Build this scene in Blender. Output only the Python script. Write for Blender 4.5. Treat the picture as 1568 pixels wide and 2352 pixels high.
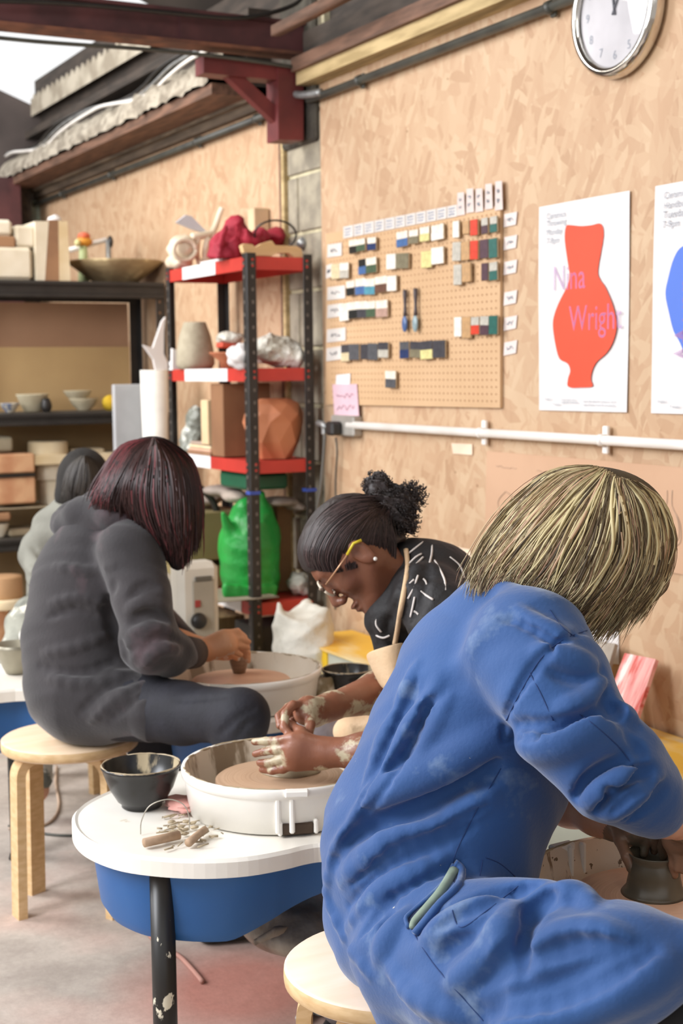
import bpy, math, random
import numpy as np
from mathutils import Vector, Matrix, noise as mnoise
random.seed(7); np.random.seed(7)
for o in list(bpy.data.objects): bpy.data.objects.remove(o)
scene = bpy.context.scene
COL = scene.collection
# ---------------------------------------------------------------- camera
F_PX, W_PX, H_PX = 3300.0, 1568.0, 2352.0
EYE = Vector((0, 0, 1.38))
YAW, PITCH, ROLL = math.radians(27.6), math.radians(5.66), 0.012
fwd = Vector((math.sin(YAW)*math.cos(PITCH), math.cos(YAW)*math.cos(PITCH), -math.sin(PITCH)))
rgt0 = Vector((math.cos(YAW), -math.sin(YAW), 0)); up0 = rgt0.cross(fwd)
rgt = (rgt0*math.cos(ROLL) - up0*math.sin(ROLL)).normalized()
upv = rgt.cross(fwd).normalized()
cam_d = bpy.data.cameras.new('camera'); cam = bpy.data.objects.new('camera', cam_d); COL.objects.link(cam)
cam.matrix_world = Matrix(((rgt.x, upv.x, -fwd.x, EYE.x), (rgt.y, upv.y, -fwd.y, EYE.y), (rgt.z, upv.z, -fwd.z, EYE.z), (0, 0, 0, 1)))
cam_d.sensor_fit = 'VERTICAL'; cam_d.sensor_height = 36.0; cam_d.sensor_width = 24.0
cam_d.lens = F_PX/H_PX*36.0; cam_d.clip_start = 0.05; cam_d.clip_end = 60
cam_d.dof.use_dof = True; cam_d.dof.focus_distance = 2.2; cam_d.dof.aperture_fstop = 6.3
scene.camera = cam
# ---------------------------------------------------------------- world, lights, exposure
wd = bpy.data.worlds.new('overcast_sky'); scene.world = wd; wd.use_nodes = True
nt = wd.node_tree; bg = nt.nodes['Background']
tc = nt.nodes.new('ShaderNodeTexCoord'); sep = nt.nodes.new('ShaderNodeSeparateXYZ'); rp = nt.nodes.new('ShaderNodeValToRGB')
nt.links.new(tc.outputs['Generated'], sep.inputs[0]); nt.links.new(sep.outputs['Z'], rp.inputs[0]); nt.links.new(rp.outputs[0], bg.inputs[0])
rp.color_ramp.elements[0].position = 0.0; rp.color_ramp.elements[0].color = (.55, .52, .50, 1)
rp.color_ramp.elements[1].position = 0.14; rp.color_ramp.elements[1].color = (1, 1, 1.0, 1)
bg.inputs[1].default_value = 0.78
def area(name, loc, target, sx, sy, power, col=(1, 1, 1)):
    l = bpy.data.lights.new(name, 'AREA'); l.shape = 'RECTANGLE'; l.size = sx; l.size_y = sy; l.energy = power; l.color = col
    o = bpy.data.objects.new(name, l); COL.objects.link(o); o.location = loc
    o.rotation_euler = (Vector(target)-Vector(loc)).to_track_quat('-Z', 'Y').to_euler(); return o
area('skylight_daylight', (-1.6, 5.9, 3.1), (2.0, 5.9, 1.2), 2.0, 2.6, 150, (.98, .98, 1.0))
area('coat_boost_light', (-1.5, 2.7, 2.3), (.9, 2.3, 1.0), 1.2, 1.5, 82, (.93, .95, 1.0))  # unseen area light added at the left to brighten the coat's back
area('fluorescent_tube', (1.1, 1.6, 3.0), (1.5, 3.0, 0.9), 0.25, 1.6, 8, (1, .95, .86))
area('fluorescent_tube.001', (0.6, 5.2, 3.1), (1.2, 6.0, 0.4), 0.25, 1.6, 24, (1, .95, .86))
scene.view_settings.view_transform = 'Standard'; scene.view_settings.look = 'None'
scene.view_settings.exposure = 0.5; scene.view_settings.gamma = 1.0; scene.view_settings.use_curve_mapping = False
# ---------------------------------------------------------------- picture-to-place helpers
def ray(px, py):
    return rgt*((px-W_PX/2)/F_PX) + upv*((H_PX/2-py)/F_PX) + fwd
def at(px, py, Z): return EYE + ray(px, py)*Z
def on_z(px, py, z):
    r = ray(px, py); return EYE + r*((z-EYE.z)/r.z)
def on_x(px, py, x):
    r = ray(px, py); return EYE + r*((x-EYE.x)/r.x)
def on_y(px, py, y):
    r = ray(px, py); return EYE + r*((y-EYE.y)/r.y)
WX = 2.42
def wallp(px, py): return on_x(px, py, WX)
# ---------------------------------------------------------------- materials
def lin(h):
    if isinstance(h, str):
        h = h.lstrip('#'); c = [int(h[i:i+2], 16)/255 for i in (0, 2, 4)]
    else: c = h
    return tuple((x/12.92 if x <= .04045 else ((x+.055)/1.055)**2.4) for x in c[:3]) + (1.0,)
MATS = {}
def M(name, col, rough=.6, col2=None, scale=6, var=.5, bump=0, bscale=80, metal=0, spots=None, stretch=(1, 1, 1), emit=0, alpha=1, coat=0, detail=4, trans=0, sss=0, sheen=0, bdist=.004):
    if name in MATS: return MATS[name]
    m = bpy.data.materials.new(name); m.use_nodes = True; n = m.node_tree; b = n.nodes['Principled BSDF']; L = n.links.new
    b.inputs['Roughness'].default_value = rough; b.inputs['Metallic'].default_value = metal
    tcn = n.nodes.new('ShaderNodeTexCoord'); mp = n.nodes.new('ShaderNodeMapping'); L(tcn.outputs['Object'], mp.inputs[0])
    mp.inputs['Scale'].default_value = stretch
    nz = n.nodes.new('ShaderNodeTexNoise'); nz.inputs['Scale'].default_value = scale; nz.inputs['Detail'].default_value = detail
    L(mp.outputs[0], nz.inputs['Vector'])
    r = n.nodes.new('ShaderNodeValToRGB'); L(nz.outputs['Fac'], r.inputs[0])
    c1 = lin(col); c2 = lin(col2) if col2 else tuple(x*.82 for x in c1[:3])+(1,)
    w = .5*(1-var) if var < 1 else .02
    r.color_ramp.elements[0].position = .5-.22*(1.1-var); r.color_ramp.elements[0].color = c2
    r.color_ramp.elements[1].position = .5+.22*(1.1-var); r.color_ramp.elements[1].color = c1
    out = r.outputs[0]
    for sp in (spots or []):
        sc, sscale, thr = sp[:3]; st = sp[3] if len(sp) > 3 else (1, 1, 1); soft = sp[4] if len(sp) > 4 else .03
        mp2 = n.nodes.new('ShaderNodeMapping'); L(tcn.outputs['Object'], mp2.inputs[0]); mp2.inputs['Scale'].default_value = st
        mp2.inputs['Location'].default_value = (sscale*.37, thr*3, .2)
        z = n.nodes.new('ShaderNodeTexNoise'); z.inputs['Scale'].default_value = sscale; z.inputs['Detail'].default_value = 5; z.inputs['Roughness'].default_value = .6
        L(mp2.outputs[0], z.inputs['Vector'])
        rr = n.nodes.new('ShaderNodeValToRGB'); L(z.outputs['Fac'], rr.inputs[0])
        rr.color_ramp.elements[0].position = thr; rr.color_ramp.elements[0].color = (0, 0, 0, 1)
        rr.color_ramp.elements[1].position = thr+soft; rr.color_ramp.elements[1].color = (1, 1, 1, 1)
        mx = n.nodes.new('ShaderNodeMix'); mx.data_type = 'RGBA'; L(rr.outputs[0], mx.inputs[0]); L(out, mx.inputs[6]); mx.inputs[7].default_value = lin(sc)
        out = mx.outputs[2]
    L(out, b.inputs['Base Color'])
    if bump:
        bz = n.nodes.new('ShaderNodeTexNoise'); bz.inputs['Scale'].default_value = bscale; bz.inputs['Detail'].default_value = 3; L(mp.outputs[0], bz.inputs['Vector'])
        bn = n.nodes.new('ShaderNodeBump'); bn.inputs['Strength'].default_value = bump; bn.inputs['Distance'].default_value = bdist
        L(bz.outputs['Fac'], bn.inputs['Height']); L(bn.outputs[0], b.inputs['Normal'])
    if emit:
        b.inputs['Emission Color'].default_value = c1; b.inputs['Emission Strength'].default_value = emit
    if alpha < 1: b.inputs['Alpha'].default_value = alpha
    if coat: b.inputs['Coat Weight'].default_value = coat
    if trans: b.inputs['Transmission Weight'].default_value = trans
    if sheen: b.inputs['Sheen Weight'].default_value = sheen
    if sss:
        b.inputs['Subsurface Weight'].default_value = sss; b.inputs['Subsurface Radius'].default_value = (1, .35, .2); b.inputs['Subsurface Scale'].default_value = .01
    MATS[name] = m; return m
def osb_material(name, base, light, dark):
    m = bpy.data.materials.new(name); m.use_nodes = True; n = m.node_tree; b = n.nodes['Principled BSDF']; L = n.links.new
    b.inputs['Roughness'].default_value = .62
    tcn = n.nodes.new('ShaderNodeTexCoord'); cur = None
    wz = n.nodes.new('ShaderNodeTexNoise'); wz.inputs['Scale'].default_value = 9; wz.inputs['Detail'].default_value = 1; L(tcn.outputs['Object'], wz.inputs['Vector'])
    wa = n.nodes.new('ShaderNodeVectorMath'); wa.operation = 'SCALE'; wa.inputs['Scale'].default_value = .035; L(wz.outputs['Color'], wa.inputs[0])
    wb = n.nodes.new('ShaderNodeVectorMath'); wb.operation = 'ADD'; L(wa.outputs[0], wb.inputs[0]); L(tcn.outputs['Object'], wb.inputs[1])
    chips = []
    for k, (ang, sy, sz) in enumerate(((.10, 36, 8), (-.18, 30, 9), (.5, 40, 12), (1.3, 34, 12), (-.5, 46, 13))):
        mp = n.nodes.new('ShaderNodeMapping'); mp.vector_type = 'TEXTURE' if False else 'POINT'
        mp.inputs['Rotation'].default_value = (ang, 0, 0); mp.inputs['Location'].default_value = (k*3.1, k*1.7, k*.9)
        L(wb.outputs[0], mp.inputs[0])
        sc = n.nodes.new('ShaderNodeVectorMath'); sc.operation = 'MULTIPLY'; sc.inputs[1].default_value = (0, sy, sz); L(mp.outputs[0], sc.inputs[0])
        v = n.nodes.new('ShaderNodeTexVoronoi'); v.inputs['Scale'].default_value = 1.0; v.inputs['Randomness'].default_value = 1; L(sc.outputs[0], v.inputs['Vector'])
        s = n.nodes.new('ShaderNodeSeparateColor'); L(v.outputs['Color'], s.inputs[0]); chips.append(s)
    # overlay chips on one another: each layer shows where its own cell value is high
    base_r = n.nodes.new('ShaderNodeValToRGB'); L(chips[0].outputs[0], base_r.inputs[0])
    def setramp(r):
        e = r.color_ramp.elements
        e[0].position = 0; e[0].color = lin(dark); e[1].position = 1; e[1].color = lin(light)
        x = e.new(.18); x.color = lin(base); x = e.new(.7); x.color = tuple((p+q)/2 for p, q in zip(lin(base), lin(light)))
    setramp(base_r); out = base_r.outputs[0]
    for s in chips[1:]:
        r = n.nodes.new('ShaderNodeValToRGB'); L(s.outputs[0], r.inputs[0]); setramp(r)
        g = n.nodes.new('ShaderNodeMath'); g.operation = 'GREATER_THAN'; g.inputs[1].default_value = .62; L(s.outputs[1], g.inputs[0])
        g2 = n.nodes.new('ShaderNodeMath'); g2.operation = 'MULTIPLY'; g2.inputs[1].default_value = .85; L(g.outputs[0], g2.inputs[0])
        mx = n.nodes.new('ShaderNodeMix'); mx.data_type = 'RGBA'; L(g2.outputs[0], mx.inputs[0]); L(out, mx.inputs[6]); L(r.outputs[0], mx.inputs[7]); out = mx.outputs[2]
    big = n.nodes.new('ShaderNodeTexNoise'); big.inputs['Scale'].default_value = 2.2; L(tcn.outputs['Object'], big.inputs['Vector'])
    br = n.nodes.new('ShaderNodeValToRGB'); L(big.outputs['Fac'], br.inputs[0]); br.color_ramp.elements[0].position = .35; br.color_ramp.elements[0].color = (.93, .91, .89, 1); br.color_ramp.elements[1].position = .65; br.color_ramp.elements[1].color = (1, 1, 1, 1)
    ml = n.nodes.new('ShaderNodeMix'); ml.data_type = 'RGBA'; ml.blend_type = 'MULTIPLY'; ml.inputs[0].default_value = 1; L(out, ml.inputs[6]); L(br.outputs[0], ml.inputs[7])
    # dark specks
    sp = n.nodes.new('ShaderNodeTexVoronoi'); sp.inputs['Scale'].default_value = 7; L(tcn.outputs['Object'], sp.inputs['Vector'])
    lt = n.nodes.new('ShaderNodeMath'); lt.operation = 'LESS_THAN'; lt.inputs[1].default_value = .03; L(sp.outputs['Distance'], lt.inputs[0])
    ms = n.nodes.new('ShaderNodeMix'); ms.data_type = 'RGBA'; L(lt.outputs[0], ms.inputs[0]); L(ml.outputs[2], ms.inputs[6]); ms.inputs[7].default_value = lin('8a6644')
    L(ms.outputs[2], b.inputs['Base Color'])
    bn = n.nodes.new('ShaderNodeBump'); bn.inputs['Strength'].default_value = .12; bn.inputs['Distance'].default_value = .002; L(chips[1].outputs[2], bn.inputs['Height']); L(bn.outputs[0], b.inputs['Normal'])
    MATS[name] = m; return m
# ---------------------------------------------------------------- mesh helpers
class MB:
    def __init__(s): s.v = []; s.f = []; s.mi = []; s.cur = 0; s.sm = []; s.smooth = False
    def add(s, vs, fs):
        o = len(s.v); s.v += [tuple(v) for v in vs]
        for f in fs: s.f.append(tuple(i+o for i in f)); s.mi.append(s.cur); s.sm.append(s.smooth)
    def box(s, c, d, R=None):
        hx, hy, hz = d[0]/2, d[1]/2, d[2]/2; c = Vector(c)
        vs = [Vector((x, y, z)) for x in (-hx, hx) for y in (-hy, hy) for z in (-hz, hz)]
        if R is not None: vs = [R @ v for v in vs]
        s.add([v+c for v in vs], [(0, 1, 3, 2), (4, 6, 7, 5), (0, 4, 5, 1), (2, 3, 7, 6), (0, 2, 6, 4), (1, 5, 7, 3)]); return s
    def span(s, a, b):
        a = Vector(a); b = Vector(b); d = b-a; return s.box((a+b)/2, (abs(d.x), abs(d.y), abs(d.z)))
    def bbox(s, c, d, r=.004, R=None):      # bevelled box
        c = Vector(c); hx, hy, hz = [x/2 for x in d]; r = min(r, hx*.9, hy*.9, hz*.9); vs = []; idx = {}
        for sx in (-1, 1):
            for sy in (-1, 1):
                for sz in (-1, 1):
                    for ax in range(3):
                        p = [sx*(hx-r), sy*(hy-r), sz*(hz-r)]; p[ax] = (sx, sy, sz)[ax]*(hx, hy, hz)[ax]
                        idx[(sx, sy, sz, ax)] = len(vs); vs.append(Vector(p))
        fs = []
        for ax in range(3):
            o1, o2 = [a for a in range(3) if a != ax]
            for sg in (-1, 1):
                q = []
                for a, b in ((-1, -1), (1, -1), (1, 1), (-1, 1)):
                    k = [0, 0, 0]; k[ax] = sg; k[o1] = a; k[o2] = b; q.append(idx[(k[0], k[1], k[2], ax)])
                fs.append(tuple(q))
        for ax in range(3):     # edges running along ax
            o1, o2 = [a for a in range(3) if a != ax]
            for a in (-1, 1):
                for b in (-1, 1):
                    def key(t, w):
                        k = [0, 0, 0]; k[ax] = t; k[o1] = a; k[o2] = b; return idx[(k[0], k[1], k[2], w)]
                    fs.append((key(-1, o1), key(1, o1), key(1, o2), key(-1, o2)))
        for sx in (-1, 1):
            for sy in (-1, 1):
                for sz in (-1, 1): fs.append((idx[(sx, sy, sz, 0)], idx[(sx, sy, sz, 1)], idx[(sx, sy, sz, 2)]))
        if R is not None: vs = [R @ v for v in vs]
        s.add([v+c for v in vs], fs); return s
    def tube(s, pts, r, n=8, caps=True, rs=None):
        pts = [Vector(p) for p in pts]; N = len(pts); old = s.smooth; s.smooth = True
        rs = rs or ([r]*N if not isinstance(r, (list, tuple)) else r)
        t0 = (pts[1]-pts[0]).normalized(); a = t0.orthogonal().normalized(); vs = []
        for i, p in enumerate(pts):
            t = (pts[min(i+1, N-1)]-pts[max(i-1, 0)]).normalized()
            a = (a - t*a.dot(t)).normalized(); b = t.cross(a)
            for k in range(n):
                th = 2*math.pi*k/n; vs.append(p + (a*math.cos(th)+b*math.sin(th))*rs[i])
        fs = [(i*n+k, i*n+(k+1) % n, (i+1)*n+(k+1) % n, (i+1)*n+k) for i in range(N-1) for k in range(n)]
        if caps: fs += [tuple(range(n))[::-1], tuple((N-1)*n+k for k in range(n))]
        s.add(vs, fs); s.smooth = old; return s
    def lathe(s, prof, c, n=32, axis='z', sx=1, sy=1, a0=0, a1=2*math.pi, wob=0, seed=0):
        c = Vector(c); vs = []; full = abs(a1-a0-2*math.pi) < 1e-6; old = s.smooth; s.smooth = True
        m = n if full else n+1
        for (r, z) in prof:
            for k in range(m):
                th = a0+(a1-a0)*k/n; w = 1+wob*mnoise.noise(Vector((math.cos(th)*1.5+seed, math.sin(th)*1.5, z*9))) if wob else 1
                x, y = r*w*math.cos(th)*sx, r*w*math.sin(th)*sy
                p = Vector((x, y, z)) if axis == 'z' else (Vector((z, x, y)) if axis == 'x' else Vector((x, z, y)))
                vs.append(p+c)
        fs = []
        for i in range(len(prof)-1):
            for k in range(n if full else m-1):
                k2 = (k+1) % m; fs.append((i*m+k, i*m+k2, (i+1)*m+k2, (i+1)*m+k))
        s.add(vs, fs); s.smooth = old; return s
    def prism(s, poly, z0, z1, T=None):     # polygon in (x,y) pulled from z0 to z1, T maps (x,y,z)
        n = len(poly); T = T or (lambda x, y, z: Vector((x, y, z)))
        vs = [T(x, y, z0) for x, y in poly]+[T(x, y, z1) for x, y in poly]
        s.add(vs, [tuple(range(n))[::-1], tuple(range(n, 2*n))]+[(i, (i+1) % n, n+(i+1) % n, n+i) for i in range(n)]); return s
    def blob(s, c, rad, n=14, wob=.1, seed=0, R=None, freq=2.0):
        c = Vector(c); vs = []; old = s.smooth; s.smooth = True
        for i in range(n+1):
            ph = math.pi*i/n
            for k in range(2*n):
                th = math.pi*k/n; d = Vector((math.sin(ph)*math.cos(th), math.sin(ph)*math.sin(th), math.cos(ph)))
                w = 1+wob*mnoise.noise(d*freq+Vector((seed, seed*.7, 1))); p = Vector((d.x*rad[0], d.y*rad[1], d.z*rad[2]))*w
                if R is not None: p = R @ p
                vs.append(p+c)
        s.add(vs, [(i*2*n+k, (i+1)*2*n+k, (i+1)*2*n+(k+1) % (2*n), i*2*n+(k+1) % (2*n)) for i in range(n) for k in range(2*n)]); s.smooth = old; return s
WL = {}
def obj(name, mb, mat, parent=None, attr=None):
    if isinstance(mb, MB): vs, fs = np.array(mb.v, dtype=float), mb.f
    else: vs, fs = mb
    lo, hi = vs.min(0), vs.max(0); base = Vector(((lo[0]+hi[0])/2, (lo[1]+hi[1])/2, lo[2]))
    me = bpy.data.meshes.new(name)
    if isinstance(mb, MB): me.from_pydata([tuple(v) for v in (vs-np.array(base))], [], fs)
    else:
        q = np.asarray(fs, dtype=np.int32); V = (vs-np.array(base)).astype(np.float32)
        me.vertices.add(len(V)); me.vertices.foreach_set('co', V.ravel()); me.loops.add(q.size); me.loops.foreach_set('vertex_index', q.ravel())
        me.polygons.add(len(q)); me.polygons.foreach_set('loop_start', np.arange(0, q.size, 4, dtype=np.int32)); me.polygons.foreach_set('loop_total', np.full(len(q), 4, dtype=np.int32)); me.update(calc_edges=True)
    for m in (mat if isinstance(mat, (list, tuple)) else [mat]): me.materials.append(m)
    if isinstance(mb, MB):
        me.polygons.foreach_set('use_smooth', mb.sm); me.polygons.foreach_set('material_index', mb.mi)
    else: me.polygons.foreach_set('use_smooth', [True]*len(me.polygons))
    if attr is not None:
        a = me.color_attributes.new('tint', 'FLOAT_COLOR', 'POINT'); a.data.foreach_set('color', np.asarray(attr, dtype=np.float32).ravel())
    me.validate(); me.update()
    o = bpy.data.objects.new(name, me); COL.objects.link(o)
    if parent is not None: o.parent = parent; o.location = base-WL[parent]
    else: o.location = base
    WL[o] = base; return o
def thing(name, label, cat, loc, group=None):
    o = bpy.data.objects.new(name, None); COL.objects.link(o); o.location = loc; o.empty_display_size = .1
    WL[o] = Vector(loc); return tag(o, label, cat, group)
def tag(o, label, cat, group=None, kind=None):
    o['label'] = label; o['category'] = cat
    if group: o['group'] = group
    if kind: o['kind'] = kind
    return o
def struct(name, mb, mat, label=None):
    o = obj(name, mb, mat); o['kind'] = 'structure'
    if label: o['label'] = label
    return o
def bez(p0, p1, p2, p3, n=12):
    p0, p1, p2, p3 = map(Vector, (p0, p1, p2, p3))
    return [p0*(1-t)**3+p1*3*t*(1-t)**2+p2*3*t*t*(1-t)+p3*t**3 for t in [i/n for i in range(n+1)]]
def spline(P, n=6):
    P = [Vector(p) for p in P]; out = []
    for i in range(len(P)-1):
        a = P[max(i-1, 0)]; b = P[i]; c = P[i+1]; d = P[min(i+2, len(P)-1)]
        for k in range(n):
            t = k/n; out.append(.5*((2*b)+(c-a)*t+(2*a-5*b+4*c-d)*t*t+(3*b-a-3*c+d)*t**3))
    out.append(P[-1]); return out
def spl2(P, n=6, closed=False):
    if closed: Q = P[-1:]+P+P[:2]
    else: Q = P
    s = spline([(x, y, 0) for x, y in Q], n); s = [(p.x, p.y) for p in s]
    return s[n:-n-1] if closed else s
def text_mb(mb, txt, size, origin, right, up, off=.0008, align='LEFT', sx=1.0):
    c = bpy.data.curves.new('t', 'FONT'); c.body = txt; c.size = size; c.align_x = align; c.resolution_u = 3
    o = bpy.data.objects.new('t', c); me = o.to_mesh(); right = Vector(right); up = Vector(up); nrm = right.cross(up); origin = Vector(origin)
    vs = [origin+right*(v.co.x*sx)+up*v.co.y+nrm*off for v in me.vertices]; fs = [tuple(p.vertices) for p in me.polygons]
    mb.add(vs, fs); o.to_mesh_clear(); bpy.data.objects.remove(o); bpy.data.curves.remove(c); return mb
# ---------------------------------------------------------------- smooth solids (distance field + surface nets)
class SDF:
    """smooth union of tapered limbs and ellipsoids, meshed as one continuous surface"""
    def __init__(s, k=.02): s.p = []; s.k = k
    def cone(s, a, b, ra, rb, k=None, flat=None, sub=False):     # flat=(axis, factor): squash along axis
        s.p.append(('c', np.array(a, float), np.array(b, float), ra, rb, s.k if k is None else k, flat, sub)); return s
    def chain(s, pts, rs, k=None, flat=None, sub=False):
        for i in range(len(pts)-1): s.cone(pts[i], pts[i+1], rs[i], rs[i+1], k, flat, sub)
        return s
    def ell(s, c, r, R=None, k=None, sub=False):
        R = np.eye(3) if R is None else np.array(R, float)       # columns = axes
        s.p.append(('e', np.array(c, float), R, np.array(r, float), 0, s.k if k is None else k, None, sub)); return s
    def cut(s, c, nrm): s.p.append(('h', np.array(c, float), np.array(nrm, float), 0, 0, .003, None, True)); return s
    def pd(s, p, X):
        t = p[0]
        if t == 'h': return (X-p[1]) @ p[2]
        if t == 'c':
            a, b, ra, rb, fl = p[1], p[2], p[3], p[4], p[6]
            if fl is not None:
                ax, f = np.array(fl[0], float), fl[1]
                X = X + np.outer((X-a) @ ax, ax)*(1/f-1); bb = b + ((b-a) @ ax)*ax*(1/f-1)
            else: bb = b
            d = bb-a; L = d @ d + 1e-12; h = np.clip(((X-a) @ d)/L, 0, 1)
            return np.linalg.norm(X-a-h[:, None]*d, axis=1) - (ra+(rb-ra)*h)
        q = (X-p[1]) @ p[2]; r = p[3]; k0 = np.linalg.norm(q/r, axis=1); k1 = np.linalg.norm(q/(r*r), axis=1)+1e-9
        return k0*(k0-1)/k1
    def val(s, X, prims):
        d = None
        for p in prims:
            e = s.pd(p, X); k = p[5]
            if p[7]:
                if d is None: continue
                e = -e if p[0] != 'h' else e
                h = np.maximum(k-np.abs(d-e), 0)/k; d = np.maximum(d, e)+h*h*k*.25
            elif d is None: d = e
            else:
                h = np.maximum(k-np.abs(d-e), 0)/k; d = np.minimum(d, e)-h*h*k*.25
        return np.full(len(X), 1.0) if d is None else d
    def mesh(s, res, noise=None):
        lo = np.full(3, 1e9); hi = -lo
        for p in s.p:
            if p[7]: continue
            if p[0] == 'c':
                r = max(p[3], p[4]); lo = np.minimum(lo, np.minimum(p[1], p[2])-r); hi = np.maximum(hi, np.maximum(p[1], p[2])+r)
            else: r = p[3].max(); lo = np.minimum(lo, p[1]-r); hi = np.maximum(hi, p[1]+r)
        lo -= .02; hi += .02; B = 16; n = np.ceil((hi-lo)/res).astype(int)+2; nb = np.ceil(n/B).astype(int)
        NX, NY = int(n[0]+2*B+4), int(n[1]+2*B+4)
        gid = lambda i, j, k: (i+2)+NX*((j+2)+NY*(k+2))
        ids, pos, quads = [], [], []; diag = B*res*.95
        cent = [(bi, bj, bk) for bi in range(nb[0]) for bj in range(nb[1]) for bk in range(nb[2])]
        C = lo+(np.array(cent)+.5)*B*res; D = np.stack([s.pd(p, C) for p in s.p], 1)
        pos_i = [i for i, p in enumerate(s.p) if not p[7]]; mn = D[:, pos_i].min(1)
        for ci, (bi, bj, bk) in enumerate(cent):
            if mn[ci] > diag+.04 or mn[ci] < -diag-.12: continue
            pr = []
            for i, p in enumerate(s.p):
                if p[7]:
                    if p[0] == 'h' or D[ci, i] < 1.8*diag+p[5]+.02: pr.append(p)
                elif D[ci, i] < max(mn[ci], 0)+2.2*diag+2*p[5]+.02: pr.append(p)
            r = [np.arange(b0*B-1, b0*B+B+1) for b0 in (bi, bj, bk)]
            I, J, K = np.meshgrid(*r, indexing='ij'); X = np.stack([I, J, K], -1).reshape(-1, 3)*res+lo
            V = s.val(X, pr)
            if V.min() > .03 or V.max() < -.03: continue
            if noise is not None: V = V+noise(X)
            if V.min() > 0 or V.max() < 0: continue
            sh = I.shape; V = V.reshape(sh); Xg = X.reshape(sh+(3,)); S = V < 0
            # cells
            acc = np.zeros((sh[0]-1, sh[1]-1, sh[2]-1, 3)); cnt = np.zeros(acc.shape[:3]); m = sh[0]-1
            offs = [(a, b, c) for a in (0, 1) for b in (0, 1) for c in (0, 1)]
            for a in offs:
                for ax in range(3):
                    if a[ax]: continue
                    b = list(a); b[ax] = 1
                    sa = tuple(slice(x, x+m) for x in a); sb = tuple(slice(x, x+m) for x in b)
                    va, vb = V[sa], V[sb]; cr = (va < 0) != (vb < 0); t = np.where(cr, va/(va-vb+1e-12), 0)
                    acc += np.where(cr[..., None], Xg[sa]+t[..., None]*(Xg[sb]-Xg[sa]), 0); cnt += cr
            has = cnt > 0; G = gid(I[:-1, :-1, :-1], J[:-1, :-1, :-1], K[:-1, :-1, :-1])
            ids.append(G[has]); pos.append(acc[has]/cnt[has][:, None])
            inn = slice(1, m)
            for ax in range(3):
                a = (inn, inn, inn); b = list(a); b[ax] = slice(2, m+1); sa = S[a]; sb = S[tuple(b)]; cr = sa != sb
                o1, o2 = [(1, 2), (2, 0), (0, 1)][ax]
                def g(d1, d2):
                    q = [slice(1, m)]*3; q[o1] = slice(1-d1, m-d1); q[o2] = slice(1-d2, m-d2); return G[tuple(q)][cr]
                Q = np.stack([g(0, 0), g(1, 0), g(1, 1), g(0, 1)], 1); fl = sb[cr]; Q[fl] = Q[fl][:, ::-1]; quads.append(Q)
        ids = np.concatenate(ids); pos = np.concatenate(pos); Q = np.concatenate(quads)
        u, first = np.unique(ids, return_index=True); P = pos[first]; idx = np.searchsorted(u, Q)
        ok = (idx < len(u)).all(1); idx = idx[ok]; ok = (u[idx] == Q[ok]).all(1); idx = idx[ok]
        return P, idx
def crump(amp, fq):
    """sharp-creased crumple for plastic and cloth"""
    def f(X):
        d = 0; rr = np.random.RandomState(11)
        for k in range(6):
            v = rr.randn(3); v /= np.linalg.norm(v); w = rr.randn(3); w /= np.linalg.norm(w); g = fq*(.7+.35*k)
            d = d+amp/(1+.7*k)*(np.abs(np.sin(X @ v*g+1.2*np.sin(X @ w*g*.6+k)))-.6)
        return d
    return f
def cp(px, py, Z): return np.array(at(px, py, Z))
def pr(rpx, Z): return rpx*Z/F_PX
from mathutils.bvhtree import BVHTree
def bvh(P, Q): return BVHTree.FromPolygons([tuple(p) for p in P], [tuple(int(i) for i in q) for q in Q])
def hit(T, px, py):
    r = ray(px, py); h = T.ray_cast(EYE+r*.5, r.normalized())
    return None if h[0] is None else (h[0]-EYE).dot(fwd)
RG, UPV, FW = np.array(rgt), np.array(upv), np.array(fwd)
CAMR = np.stack([RG, UPV, FW], 1)      # columns: right, up, depth
def rotv(R, ang, axis):                # rotate frame columns about its own column axis
    c, s_ = math.cos(ang), math.sin(ang); a, b = [(1, 2), (2, 0), (0, 1)][axis]; Q = R.copy()
    Q[:, a] = R[:, a]*c+R[:, b]*s_; Q[:, b] = -R[:, a]*s_+R[:, b]*c; return Q
# ================================================================ STRUCTURE
m_osb = osb_material('osb_board', 'bb9979', 'c8ac8c', 'b08d6d')
m_block = M('concrete_block', 'a39a86', .9, '8a8272', 14, .6, .5, 90)
m_mortar = M('mortar', 'c9bf9f', .95, 'b0a78a', 20, .5, .4, 120)
m_dark = M('dark_timber', '4a4038', .85, '37302a', 5, .6, .3, 60, stretch=(6, 1, 6))
m_plate = M('weathered_timber', '8a7964', .85, '5f5344', 4, .7, .3, 50, stretch=(8, 1, 8))
m_batten = M('pale_timber', 'c2aa7c', .8, 'a08a5f', 4, .6, .3, 50, stretch=(8, 1, 8))
m_rail = M('brown_timber', '7a5a48', .8, '5c4436', 5, .6, .3, 50, stretch=(8, 1, 8))
m_steel = M('oxide_red_steel', '5d3636', .55, '472a2b', 7, .6, .15, 60)
m_steel2 = M('oxide_red_steel_bracket', '74302f', .5, '5c2727', 7, .5, .15, 60)
m_flange = M('rusty_flange', '7c4f3a', .7, '5e3c30', 12, .6, .2, 60)
m_blackpipe = M('dark_conduit', '4c4c44', .45, '3a3a35', 10, .4)
m_silver = M('galvanised', 'a9aaa8', .4, '8a8b8a', 20, .5, metal=.6)
m_whiteplas = M('white_plastic', 'f3efe9', .4, 'e6e0d8', 8, .3)
m_blackmetal = M('black_metal', '2b2825', .45, '211e1c', 12, .4, .1, 40)
WY = 8.45
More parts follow.
